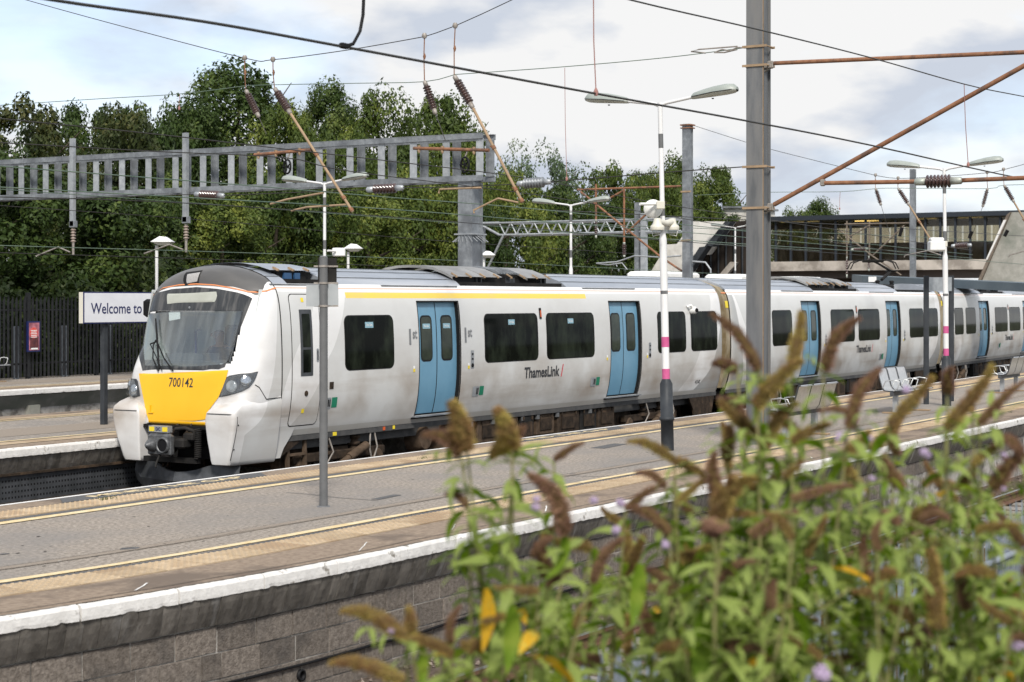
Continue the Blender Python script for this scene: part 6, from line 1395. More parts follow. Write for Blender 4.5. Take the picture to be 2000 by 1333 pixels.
for x, yt, yb, i0, i1, ye, lab in ((143, 271, 442, 448, 474, 498, 'vertical drop post with pale insulator, left on the gantry'), (363.5, 260, 434, 442, 468, 493, 'vertical drop post with pale insulator, above the hooded lamp')):
    a, b_ = onG(x, yt), onG(x, yb); t = thing('drop_post', lab, 'drop post', b_, 0); q = MB(); q.box((a.x - .02, a.y, (a.z + b_.z) / 2), (.1, .135, a.z - b_.z)); part(q, 'post', 'galv_pale', t); q = MB(); q.bevbox((a.x, a.y, b_.z + .05), (.14, .18, .18), .01); part(q, 'foot_bracket', 'galv', t)
    insulator(t, onG(x, i0 - 4), onG(x, i1 + 3), .075, 5, 'porcelain_pale', .08, 'fitting'); q = MB(); q.tube([onG(x, i1), onG(x, ye)], .035, 7); part(q, 'tail_fitting', 'fitting', t)
    dx = x - 143; q = MB(); q.tube([onG(x - 6, ye - 5), onG(x - 29 - dx * .015, ye - 15), onG(x - 73 - dx * .04, ye + 3)], .022, 5); part(q, 'registration_arm', 'fitting', t)
# ---------------- lattice truss farther back
UT = 60.0
def onT(x, y): return onu(x, y, UT)
tr_ = thing('lattice_truss', 'pale lattice truss boom with zigzag bracing behind the twin lamp', 'truss', onT(960, 520)); a0, a1 = onT(975, 434), onT(1330, 428); z0_ = onT(1130, 456).z; z1_ = onT(1130, 432).z
for u in (UT, UT + .9):
    for z in (z0_, z1_): q = MB(); q.cyl((u, a0.y, z), (u, a1.y, z), .045, n=6); part(q, 'chord', 'galv_pale', tr_)
n_ = 15
for i in range(n_):
    y0, y1 = a0.y + (a1.y - a0.y) * i / n_, a0.y + (a1.y - a0.y) * (i + 1) / n_; ym = (y0 + y1) / 2
    for yy0, zz0, yy1, zz1 in ((y0, z1_, ym, z0_), (ym, z0_, y1, z1_)): q = MB(); q.cyl((UT, yy0, zz0), (UT, yy1, zz1), .032, n=5); part(q, 'brace', 'galv_pale', tr_)
q = MB(); pz = onT(943, 434); q.tube([(UT, a0.y, z1_), (UT, pz.y, z1_)], .06, 6); q.tube([(UT, a0.y, z0_), (UT, pz.y, z1_ - .1)], .06, 6); q.tube([(UT, a0.y - .2, z0_), (UT, pz.y, z0_ - 1.7)], .05, 6); part(q, 'end_brace', 'galv_pale', tr_)
q = MB(); q.box((UT, pz.y + .2, 3.4), (.4, .4, 5.2)); part(q, 'support_column', 'galv', tr_)
q = MB(); p = onT(1258, 520); q.box((UT, p.y, 3.6), (.2, .2, 5.6)); part(q, 'support_column', 'galv_pale', tr_)

# ================================================================== STATION BUILDINGS BEYOND
UBR = 95.0
def onR(x, y, u=UBR): return onu(x, y, u)
br = thing('footbridge', 'long glazed footbridge on pale concrete beams crossing the tracks at right', 'footbridge', onR(1750, 545))
yl, yr = onR(1462, 430).y, onR(2120, 430).y
zt = onR(1750, 419).z; zg = onR(1750, 430).z; zs_ = onR(1750, 509).z; zb2 = onR(1750, 528).z; zu = onR(1750, 543).z; ym = (yl + yr) / 2; ly = yl - yr
q = MB(); q.box((UBR + 2, ym, (zt + zg) / 2 + .06), (4.6, ly, zt - zg - .05)); part(q, 'roof', 'bridge_frame', br)
q = MB(); q.box((UBR + 2, ym, (zs_ + zb2) / 2), (4.4, ly, zs_ - zb2)); part(q, 'floor_beam', 'concrete_pale', br)
q = MB(); q.box((UBR + 2, ym, (zu + zb2) / 2), (3.4, ly, zb2 - zu)); part(q, 'under_beam', 'bridge_floor', br)
for k in range(24):
    x = 1457.5 + k * 29.2
    if x > 2110: break
    ya, yb_ = onR(x, 470).y, onR(x + 29.2, 470).y; q = MB(); q.box((UBR - .03, ya, (zg + zs_) / 2), (.12, .11, zg - zs_ + .1)); part(q, 'mullion', 'bridge_frame', br)
    q = MB(); q.box((UBR + .05, (ya + yb_) / 2, (zg + zs_) / 2), (.02, abs(ya - yb_) - .12, zg - zs_)); part(q, 'pane', 'bridge_glass', br)
    q = MB(); q.box((UBR + 4.0, (ya + yb_) / 2, (zg + zs_) / 2), (.02, abs(ya - yb_) - .1, zg - zs_)); part(q, 'rear_pane', 'bridge_glass', br)
q = MB(); q.box((UBR + 3.8, ym, zs_ + .55), (.05, ly, 1.1)); q.box((UBR + .4, ym, zg - .2), (.05, ly, .36)); part(q, 'balustrade', 'bridge_floor', br)
for x0, x1, y in ((1525, 1570, 439), (1670, 1716, 433), (1788, 1830, 432), (1872, 1919, 431), (1575, 1600, 437)):
    a, b_ = onu(x0, y, UBR + 1.8), onu(x1, y, UBR + 1.8); q = MB(); q.cyl(a, b_, .05, n=6); part(q, 'strip_light', 'lamp_tube', br)
# stair enclosure
se = thing('stair_enclosure', 'white sloping stair enclosure with dark glazed side at the footbridge end', 'building', onR(1340, 545, 78))
def poly3(pts, u): return [onR(x, y, u) for x, y in pts]
q = MB(); q.prism(poly3([(1353, 433), (1416, 433), (1368, 497), (1356, 497), (1334, 533), (1270, 533), (1303, 478), (1322, 477)], 78), (3.2, 0, 0)); part(q, 'stair_roof', 'cream_panel', se)
q = MB(); q.prism(poly3([(1416, 433), (1427, 433), (1391, 482), (1382, 480), (1340, 540), (1330, 540), (1366, 483), (1376, 482)], 77.7), (.6, 0, 0)); part(q, 'edge_trim', 'anthracite', se)
q = MB(); q.prism(poly3([(1427, 433), (1470, 431), (1470, 548), (1335, 548), (1391, 480)], 79.3), (1.5, 0, 0)); part(q, 'dark_glazing', mat('dark_glazing', (.02, .017, .016), (.045, .036, .03), .5, .25), se)
for x in (1372, 1388, 1403, 1418, 1434, 1450): a, b_ = onR(x, 445 if x > 1415 else 540 - (x - 1340) * 1.05, 79.2), onR(x, 545, 79.2); q = MB(); q.cyl(a, b_, .05, n=5); part(q, 'mullion', 'anthracite', se)
q = MB(); q.prism(poly3([(1412, 405), (1462, 405), (1462, 433), (1412, 433)], 97.5), (4, 0, 0)); pr_ = thing('plant_room', 'small white rooftop plant room above the stair enclosure', 'building', onR(1435, 433, 97.5)); part(q, 'wall', 'cream_panel', pr_)
q = MB(); q.prism(poly3([(1410, 403), (1464, 403), (1464, 407), (1410, 407)], 97.3), (4.4, 0, 0)); part(q, 'roof', 'galv', pr_)
q = MB(); q.prism(poly3([(1422, 422), (1428, 422), (1428, 432), (1422, 432)], 97.45), (.1, 0, 0)); part(q, 'window', 'anthracite', pr_)
q = MB(); q.prism(poly3([(1426, 512), (1440, 512), (1412, 545), (1398, 545)], 79), (1, 0, 0)); part(q, 'stair_strut', 'concrete_pale', se)
# slanting concrete wall
cw = thing('concrete_ramp_wall', 'big slanting bare concrete wall at the right edge', 'wall', onR(1950, 550, 84))
q = MB(); q.prism(poly3([(1972, 415), (2090, 412), (2090, 560), (1912, 553)], 84), (3, 0, 0)); part(q, 'slab', 'concrete', cw)
q = MB(); q.prism(poly3([(1966, 420), (1974, 414), (1914, 553), (1908, 552)], 83.8), (.5, 0, 0)); part(q, 'edge_strip', 'brown_grey', cw)
q = MB(); q.prism(poly3([(1960, 430), (1965, 430), (1928, 508), (1926, 506)], 83.7), (.2, 0, 0)); part(q, 'flaked_paint', 'white_paint', cw)
# canopy, cabins and parked train roof glimpsed above the train
cn = thing('platform_canopy', 'low slate blue canopy fascia behind the train roof at right', 'canopy', onv(1850, 550, 26)); a, b_ = onv(1683, 539, 26), onv(2060, 557, 26)
a, b_ = onu(1683, 539, 66), onu(2060, 556, 60); q = MB(); q.prism([a, a - Vector((0, 0, .28)), b_ - Vector((0, 0, .3)), b_], (3, 1.5, .1)); part(q, 'fascia', 'bridge_slate', cn)
q = MB(); c = onu(1707, 546, 65.5); q.box(c, (.05, .42, .2)); part(q, 'notice', 'white', cn)
dk = thing('service_building', 'dark low service building between the stair enclosure and the train roof', 'building', onR(1500, 550, 100)); q = MB(); q.prism(poly3([(1335, 545), (1700, 541), (1700, 600), (1335, 600)], 99), (6, 0, 0)); part(q, 'wall', 'bridge_floor', dk); q = MB(); q.prism(poly3([(1333, 543), (1702, 539), (1702, 543), (1333, 547)], 98.8), (6.5, 0, 0)); part(q, 'roof', 'bridge_frame', dk)
ft = thing('parked_train', 'white roof of another train standing beyond the first', 'train', (62, 28.4 + cv(62), 0)); rows = []
for u in us_(57, 92, 3): rows.append([(u, 28.4 + cv(u) + y, z) for y, z in ((-1.35, .9), (-1.38, 2.5), (-1.3, 3.3), (-1.05, 3.65), (-.6, 3.85), (0, 3.92), (.6, 3.85), (1.05, 3.65), (1.3, 3.3), (1.35, .9))])
q = MB(); q.grid(rows); q.add(rows[0], [tuple(range(10))]); part(q, 'carriage_body', 'plastic_white', ft)
for u in (60, 68, 76): q = MB(); q.bevbox((u, 28.4 + cv(u), 4.05), (3.2, 1.6, .3), .1, .05); part(q, 'roof_pod', 'plastic_white', ft)

# ================================================================== TREES
def leafmat(name, c1, c2, c3, clump=.5, tr=.16, back=None, isl=.35, cs=1.6):
    m = bpy.data.materials.new(name); m.use_nodes = True; n = m.node_tree.nodes; l = m.node_tree.links; b = n['Principled BSDF']; b.inputs['Roughness'].default_value = .5; b.inputs['Specular IOR Level'].default_value = .15
    ge = n.new('ShaderNodeNewGeometry'); r = n.new('ShaderNodeValToRGB'); e = r.color_ramp.elements; e[0].color = (*c1, 1); e[1].color = (*c3, 1); q = e.new(.55); q.color = (*c2, 1)
    z = n.new('ShaderNodeTexNoise'); z.inputs['Scale'].default_value = clump; z.inputs['Detail'].default_value = 3; tcn = n.new('ShaderNodeTexCoord'); l.new(tcn.outputs['Object'], z.inputs[0])
    oi = n.new('ShaderNodeObjectInfo'); a = n.new('ShaderNodeMath'); a.operation = 'MULTIPLY'; a.inputs[1].default_value = isl; l.new(ge.outputs['Random Per Island'], a.inputs[0])
    s2 = n.new('ShaderNodeMapRange'); s2.inputs['From Min'].default_value = .3; s2.inputs['From Max'].default_value = .7; s2.inputs['To Max'].default_value = 1 - isl; l.new(z.outputs[0], s2.inputs[0])
    ad = n.new('ShaderNodeMath'); ad.operation = 'ADD'; l.new(a.outputs[0], ad.inputs[0]); l.new(s2.outputs[0], ad.inputs[1])
    oa = n.new('ShaderNodeMath'); oa.operation = 'MULTIPLY_ADD'; oa.inputs[1].default_value = .3; oa.inputs[2].default_value = -.15; l.new(oi.outputs['Random'], oa.inputs[0]); ad2 = n.new('ShaderNodeMath'); ad2.operation = 'ADD'; l.new(ad.outputs[0], ad2.inputs[0]); l.new(oa.outputs[0], ad2.inputs[1]); l.new(ad2.outputs[0], r.inputs[0]); cur = r.outputs[0]
    if back:
        mx_ = n.new('ShaderNodeMixRGB'); l.new(ge.outputs['Backfacing'], mx_.inputs[0]); l.new(cur, mx_.inputs[1]); mx_.inputs[2].default_value = (*back, 1); cur = mx_.outputs[0]
    l.new(cur, b.inputs['Base Color']); t = n.new('ShaderNodeBsdfTranslucent'); ms_ = n.new('ShaderNodeMixShader'); ms_.inputs[0].default_value = tr; hs = n.new('ShaderNodeVectorMath'); hs.operation = 'MULTIPLY'; hs.inputs[1].default_value = (1.25, 1.3, .6); l.new(cur, hs.inputs[0]); l.new(hs.outputs[0], t.inputs[0])
    l.new(b.outputs[0], ms_.inputs[1]); l.new(t.outputs[0], ms_.inputs[2]); l.new(ms_.outputs[0], n['Material Output'].inputs[0]); return m
M['leaf_dark'] = leafmat('leaf_dark', (.016, .03, .009), (.045, .074, .018), (.135, .17, .042))
M['leaf_mid'] = leafmat('leaf_mid', (.022, .04, .010), (.072, .105, .022), (.215, .24, .05))
M['leaf_brown'] = leafmat('leaf_brown', (.018, .028, .010), (.042, .056, .018), (.12, .11, .035))
M['leaf_silver'] = leafmat('leaf_silver', (.04, .07, .035), (.09, .13, .07), (.17, .2, .12))
M['bark'] = mat('bark', (.05, .04, .03), (.1, .08, .06), 8, .9, bump=.5)
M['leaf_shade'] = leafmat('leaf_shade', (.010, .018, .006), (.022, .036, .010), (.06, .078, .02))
def np_leaves(seed, cl, per, rx, rz, ls, cone=0.0, rough_=1.0):
    rs = np.random.RandomState(seed); C_ = []
    for i in range(cl):
        t = rs.uniform(-.95, 1); a = rs.uniform(0, 2 * math.pi); rr = math.sqrt(max(0, 1 - abs(t) ** 4.5)) * (1 - cone * max(t, 0)) ; k = rs.uniform(.55, 1.0) ** .6
        C_.append((rx * rr * k * math.cos(a), rx * rr * k * math.sin(a), rz * t * rs.uniform(.86, 1.04), rs.uniform(.5, 1.25) * rx * .27 * rough_))
    C_ = np.array(C_); idx = rs.randint(0, cl, cl * per); N_ = len(idx); d = rs.normal(size=(N_, 3)); d[:, 2] = d[:, 2] * .75 + .15; d /= np.linalg.norm(d, axis=1)[:, None]
    r_ = C_[idx, 3] * rs.uniform(.35, 1.12, N_) ** .6; P = C_[idx, :3] + d * r_[:, None]
    nrm = d * .9 + rs.normal(size=(N_, 3)) * .5 + np.array([0, 0, .25]); nrm /= np.linalg.norm(nrm, axis=1)[:, None]
    t1 = np.cross(nrm, rs.normal(size=(N_, 3))); t1 /= np.linalg.norm(t1, axis=1)[:, None]; t2 = np.cross(nrm, t1); s_ = ls * rs.uniform(.6, 1.35, N_)[:, None]
    v = np.stack([P - t1 * s_, P + t2 * s_ * .5 - nrm * s_ * .1, P + t1 * s_, P - t2 * s_ * .5 - nrm * s_ * .1], 1).reshape(-1, 3)
    return v, N_
def leaf_mesh(name, v, n_, m_):
    me = bpy.data.meshes.new(name); me.vertices.add(len(v)); me.vertices.foreach_set('co', v.astype(np.float32).ravel()); me.loops.add(n_ * 4); me.loops.foreach_set('vertex_index', np.arange(n_ * 4, dtype=np.int32)); me.polygons.add(n_); me.polygons.foreach_set('loop_start', np.arange(0, n_ * 4, 4, dtype=np.int32)); me.polygons.foreach_set('loop_total', np.full(n_, 4, np.int32)); me.materials.append(m_); me.update(); me.validate(); return me
CRN = {}
for k, (m_, cone, cl, rx, rz, ls) in {'maple': ('leaf_dark', 0, 80, 3.6, 4.6, .12), 'tall': ('leaf_dark', .55, 105, 3.4, 6.0, .105), 'lime': ('leaf_mid', .2, 85, 3.3, 5.0, .11), 'brown': ('leaf_brown', .1, 80, 3.5, 4.6, .12), 'round': ('leaf_mid', 0, 85, 4.0, 4.4, .12), 'silver': ('leaf_silver', 0, 46, 3.0, 3.8, .085)}.items():
    for j in range(2):
        v, n_ = np_leaves(sum(map(ord, k)) + j, cl, 330 if k != 'silver' else 190, rx, rz, ls, cone); CRN[(k, j)] = (leaf_mesh('crown', v, n_, M[m_]), rz)
def trunk_mesh(seed, h, r):
    rr = random.Random(seed); q = MB(); q.tube([(0, 0, 0), (rr.uniform(-.1, .1), rr.uniform(-.1, .1), h * .5), (rr.uniform(-.3, .3), rr.uniform(-.3, .3), h)], [r, r * .75, r * .3], 8)
    for i in range(9): a = rr.uniform(0, 6.28); z = h * rr.uniform(.3, .85); L_ = rr.uniform(1.2, 2.8); q.tube([(0, 0, z), (math.cos(a) * L_ * .5, math.sin(a) * L_ * .5, z + L_ * .35), (math.cos(a) * L_, math.sin(a) * L_, z + L_ * .9)], [r * .4, r * .25, r * .08], 5)
    return q.mesh('trunk', M['bark'])
TRK = [trunk_mesh(k, 8.5, .2) for k in range(3)]
ADJ = {'maple': 'broad dark maple', 'tall': 'tall pointed dark green tree', 'lime': 'yellowish green tree', 'brown': 'brownish leaved tree', 'round': 'rounded mid green tree', 'silver': 'sparse silvery tree'}
def tree(kind, x, yt, v, wpx, label, j=0, base=0.4):
    p = onv(x, yt, v); Zd = p.x * ct + p.y * st; t = thing('tree', label, 'tree', (p.x, p.y, base), 0, 'trees behind the side platform')
    me, rz = CRN[(kind, j)]; h = p.z - base; wr_ = wpx * Zd / F / 2; base_r = {'maple': 3.6, 'tall': 3.4, 'lime': 3.3, 'brown': 3.5, 'round': 4.0, 'silver': 3.0}[kind] * 1.12
    sxy = wr_ / base_r; sz = (h / 2 - .1) / rz * .98; o = bpy.data.objects.new('crown', me); col.objects.link(o); o.parent = t; o.location = (0, 0, h / 2 + .1); o.scale = (sxy, sxy, sz); o.rotation_euler = (0, 0, R.uniform(0, 6.28))
    tk = bpy.data.objects.new('trunk', TRK[j]); col.objects.link(tk); tk.parent = t; tk.scale = (1, 1, (h - 2) / 8.5); return t
TL = [('brown', 25, 192, 50, 190, 'brownish topped tree at the far left edge', 0), ('maple', 150, 215, 52, 170, 'dark maple with a gap of sky to its right, second from the left', 0), ('brown', 225, 232, 47, 150, 'brownish tree behind the left drop post of the gantry', 1), ('maple', 292, 212, 50, 150, 'dark maple just left of the tallest tree', 1),
      ('tall', 462, 118, 50, 250, 'tallest tree, a dense dark green one behind the hanging insulators', 0), ('tall', 385, 205, 49, 150, 'narrow shoulder tree on the left of the tallest tree', 1), ('tall', 640, 165, 52, 150, 'pointed dark tree right of the tallest one', 1), ('lime', 562, 215, 46, 130, 'green tree filling the dip right of the tallest tree', 0),
      ('lime', 752, 195, 48, 150, 'yellowish green tree above the gantry, left of two', 1), ('lime', 866, 200, 49, 150, 'yellowish green tree above the gantry end', 0), ('round', 700, 262, 45, 150, 'mid green tree behind the gantry middle', 0), ('lime', 925, 290, 46, 110, 'yellowish tree behind the gantry column', 1),
      ('silver', 1040, 288, 43, 140, 'thin silvery tree with sparse branches right of the gantry', 0), ('round', 985, 352, 42, 130, 'lower round tree right of the gantry column', 1), ('round', 1172, 326, 44, 140, 'round tree left of the twin lamp column', 0), ('tall', 1245, 335, 45, 110, 'dark tree behind the twin lamp column', 0), ('maple', 1110, 372, 41, 120, 'low dark tree behind the lattice truss', 0),
      ('lime', 1335, 322, 44, 120, 'yellow green tree behind the grey mast', 1), ('lime', 1398, 336, 44, 100, 'yellow green tree left of the big mast', 0), ('round', 1290, 352, 43, 100, 'green tree between lamp column and grey mast', 1), ('round', 1440, 398, 42, 70, 'small tree just left of the plant room', 0),
      ('tall', 1598, 392, 47, 90, 'dark tree top rising over the footbridge roof', 1), ('round', 1535, 412, 47, 90, 'low tree top over the footbridge roof beside the big mast', 0),
      ('maple', 70, 330, 43, 260, 'leafy maple in front at the left, behind the palisade fence', 1), ('maple', -70, 300, 43, 240, 'maple cut by the left edge of the view', 0), ('maple', 235, 372, 43, 200, 'lower maple above the welcome sign', 0), ('tall', 345, 330, 43.5, 150, 'dark tree between the two gantry drop posts', 0), ('lime', 430, 380, 42.5, 160, 'lower green tree above the train nose', 0), ('maple', 530, 345, 43, 170, 'dark tree above the cab roof', 1),
      ('round', 620, 360, 42.5, 150, 'tree behind the fourth lamp column', 0), ('lime', 715, 375, 42, 160, 'greenish tree under the strain insulators', 0), ('round', 820, 350, 42.5, 160, 'tree left of the gantry column, lower row', 1), ('maple', 900, 385, 41.5, 130, 'dark low tree behind the gantry column', 0), ('round', 1030, 400, 41.5, 130, 'low tree behind the lattice truss left part', 1), ('tall', 1190, 400, 42, 120, 'low tree behind the rusty cantilever', 1), ('round', 1300, 400, 42, 130, 'low tree behind the grey mast', 0), ('maple', 1400, 420, 42, 110, 'low tree behind the stair enclosure', 1)]
TL += [('maple', -230, 250, 48, 200, 'tree beyond the left edge of the view, nearer one', 1), ('lime', -430, 280, 48, 220, 'tree beyond the left edge of the view, farther one', 0)]
for kd, x, yt, v, wpx, lb, j in TL: tree(kd, x, yt, v + (2 if x > 1000 else 0), wpx * 1.5, lb, j)
# undergrowth
v, n_ = np_leaves(91, 320, 90, 1, 1, .14); rs = np.random.RandomState(5)
def hedge(name, label, u0, u1, v0, zt_, n__, m_, seed, zb=.3):
    rs = np.random.RandomState(seed); P = np.stack([rs.uniform(u0, u1, n__), rs.uniform(0, 1, n__) * 2.6, rs.uniform(0, 1, n__) ** .8], 1); hz = zt_ * (.75 + .25 * np.sin(P[:, 0] * 1.1) * np.sin(P[:, 0] * .37 + 1)); P[:, 2] = zb + P[:, 2] * hz; P[:, 1] += v0 + np.maximum(0, P[:, 0] - 28) ** 2 / 1000 + .4 * np.sin(P[:, 0] * 1.7 + P[:, 2] * 2)
    nrm = rs.normal(size=(n__, 3)) + np.array([0, -.6, .4]); nrm /= np.linalg.norm(nrm, axis=1)[:, None]; t1 = np.cross(nrm, rs.normal(size=(n__, 3))); t1 /= np.linalg.norm(t1, axis=1)[:, None]; t2 = np.cross(nrm, t1); s_ = .1 * rs.uniform(.6, 1.4, n__)[:, None]
    vv = np.stack([P - t1 * s_, P + t2 * s_ * .55, P + t1 * s_, P - t2 * s_ * .55], 1).reshape(-1, 3); me = leaf_mesh(name, vv, n__, M[m_]); o = bpy.data.objects.new(name, me); col.objects.link(o); tag(o, label, 'undergrowth', kind='stuff')
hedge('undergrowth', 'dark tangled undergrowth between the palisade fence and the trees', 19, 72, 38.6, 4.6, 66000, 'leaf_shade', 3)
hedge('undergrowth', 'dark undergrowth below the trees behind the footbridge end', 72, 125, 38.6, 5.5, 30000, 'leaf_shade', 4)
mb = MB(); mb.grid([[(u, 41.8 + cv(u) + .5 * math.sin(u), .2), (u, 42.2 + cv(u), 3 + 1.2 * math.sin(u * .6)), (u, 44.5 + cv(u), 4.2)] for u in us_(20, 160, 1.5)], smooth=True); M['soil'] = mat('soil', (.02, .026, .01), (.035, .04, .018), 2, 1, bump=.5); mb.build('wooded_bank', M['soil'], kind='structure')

# ================================================================== FOREGROUND FENCE AND BUSHES
f2 = thing('palisade_fence', 'blue grey galvanised palisade fence half hidden in the bush beside the near track', 'fence', (8, 3.5, -.1))
pm2 = pale(1.8, .07, .018).mesh('pale', M['fence_steel'])
for i in range(215): u = 5.2 + i * .15; inst('pale', pm2, (u, 3.5 + cv(u), -.1 + R.uniform(-.01, .01)), (0, 0, math.pi + R.uniform(-.06, .06)), parent=f2)
for z in (.25, 1.35): q = MB(); q.tube([(5, 3.45, z), (20, 3.45, z), (38, 3.45 + cv(38), z)], .028, 5); part(q, 'fence_rail', 'fence_steel', f2)

M['buddleia_leaf'] = leafmat('buddleia_leaf', (.042, .085, .008), (.145, .235, .02), (.33, .39, .065), clump=3, tr=.42, back=(.29, .36, .1), isl=.6)
M['buddleia_yellow'] = leafmat('buddleia_yellow', (.45, .28, .03), (.7, .38, .02), (.5, .5, .12), clump=12, tr=.35, isl=.3)
M['buddleia_stem'] = mat('buddleia_stem', (.2, .22, .07), (.3, .26, .13), 12, .7)
M['seedhead'] = mat('seedhead', (.23, .13, .055), (.34, .27, .075), 3.2, .9, island=.35, lo=.4, hi=.6); M['seedhead_core'] = mat('seedhead_core', (.1, .06, .03), (.15, .11, .035), 5, .95)
M['seedhead_red'] = mat('seedhead_red', (.19, .1, .07), (.26, .15, .095), 3.2, .9, island=.35)
M['petal'] = mat('petal', (.36, .27, .43), (.52, .42, .56), 30, .7, island=.3)
def leaf_variant(seed):
    rr = random.Random(seed); q = MB(); rows = []; droop = rr.uniform(.35, 1.5); cur = rr.uniform(-.25, .25); fold = rr.uniform(.1, .3); n__ = 9; x = z = 0; a = rr.uniform(.1, .4)
    for i in range(n__ + 1):
        t = i / n__; w_ = .155 * math.sin(math.pi * min(1, t * .93 + .05)) ** .75 * (1 - .38 * t); w_ = max(w_, .004)
        wob = .012 * math.sin(t * 9 + seed); rows.append([(x, -w_ + cur * t * t * .4, z + fold * w_ + wob), (x, -w_ * .5 + cur * t * t * .4, z + fold * w_ * .4), (x, cur * t * t * .4, z), (x, w_ * .5 + cur * t * t * .4, z + fold * w_ * .4), (x, w_ + cur * t * t * .4, z + fold * w_ - wob)])
        x += math.cos(a) / n__; z += math.sin(a) / n__; a -= droop / n__ * 1.3
    q.grid(rows); return q
LV = [leaf_variant(k).mesh('leaf', M['buddleia_leaf']) for k in range(8)]; LY = leaf_variant(3).mesh('leaf', M['buddleia_yellow']); LVD = [leaf_variant(k) for k in range(8)]
def spike_variant(seed, bend, m_):
    rr = random.Random(seed); q = MB(); n__ = 14
    ax = lambda t: Vector((bend * math.sin(math.pi * t * .9) * .13 + .01 * math.sin(t * 7 + seed), 0, t)); rad = lambda t: .085 * (math.sin(math.pi * min(1, t * .8 + .16)) ** .7) * (1 - .5 * t) * (1 + .16 * math.sin(t * 23 + seed) * math.sin(t * 9)) + .008
    q.tube([ax(i / n__) for i in range(n__ + 1)], [rad(i / n__) * .82 for i in range(n__ + 1)], 9)
    c = MB()
    for i in range(900):
        t = rr.random(); a = rr.uniform(0, 6.283); p = ax(t); o = Vector((math.cos(a), math.sin(a), rr.uniform(-.1, .5))).normalized(); r = rad(t) * rr.uniform(.85, 1.28); s_ = rr.uniform(.014, .028); b_ = p + o * r * .7; e = o.orthogonal().normalized(); g_ = o.cross(e)
        c.add([b_ + e * s_ * .5, b_ - e * s_ * .4 + g_ * s_ * .4, b_ - g_ * s_ * .5, p + o * (r + s_ * 1.1)], [(0, 1, 3), (1, 2, 3), (2, 0, 3)])
    q.add(c.v, c.f, 1); return q.mesh('flower_spike', [M['seedhead_core'], M[m_]])
SPK = [spike_variant(k, b_, m_) for k, (b_, m_) in enumerate(((.0, 'seedhead'), (.5, 'seedhead'), (.9, 'seedhead'), (.3, 'seedhead_red'), (.7, 'seedhead_red'), (-.4, 'seedhead')))]
def bush(name, label, loc): return thing(name, label, 'bush', loc, 0, 'buddleia bushes in the foreground')
BU = {'main': bush('buddleia_bush', 'big blurred buddleia bush with brown seed spikes, in front at centre right', at(1450, 3000, 4.4)), 'left': bush('buddleia_bush', 'low buddleia shoots with brown drooping spikes, bottom centre', at(850, 3000, 4.0)), 'tall': bush('buddleia_bush', 'buddleia shoot with drooping spikes standing before the platform, left of the main bush', at(1000, 3000, 4.2)), 'right': bush('buddleia_bush', 'buddleia bush with dark seed spikes filling the lower right corner', at(1900, 3000, 4.8))}
RB_ = random.Random(21); NLEAF = {k: 0 for k in BU}; REST = {k: MB() for k in BU}
def put_leaf(bk, p, d, L_, roll, yellow=False):
    z_ = Vector((0, 0, 1)); x_ = d.normalized(); y_ = z_.cross(x_)
    if y_.length < .1: y_ = Vector((0, 1, 0))
    y_.normalize(); zz_ = x_.cross(y_); m3 = Matrix((x_, y_, zz_)).transposed() @ Matrix.Rotation(roll, 3, 'X'); B = BU[bk]; k = RB_.randrange(8)
    if NLEAF[bk] < 290:
        o = bpy.data.objects.new('leaf', LY if yellow else LV[k]); col.objects.link(o); o.parent = B; o.matrix_local = Matrix.Translation(Vector(p) - Vector(B['_o'])) @ (m3.to_4x4()) @ Matrix.Scale(L_, 4)
    else: REST[bk].add([m3 @ (Vector(v) * L_) + Vector(p) for v in LVD[k].v], LVD[k].f, 0, True)
    NLEAF[bk] += 1
ORDER = []
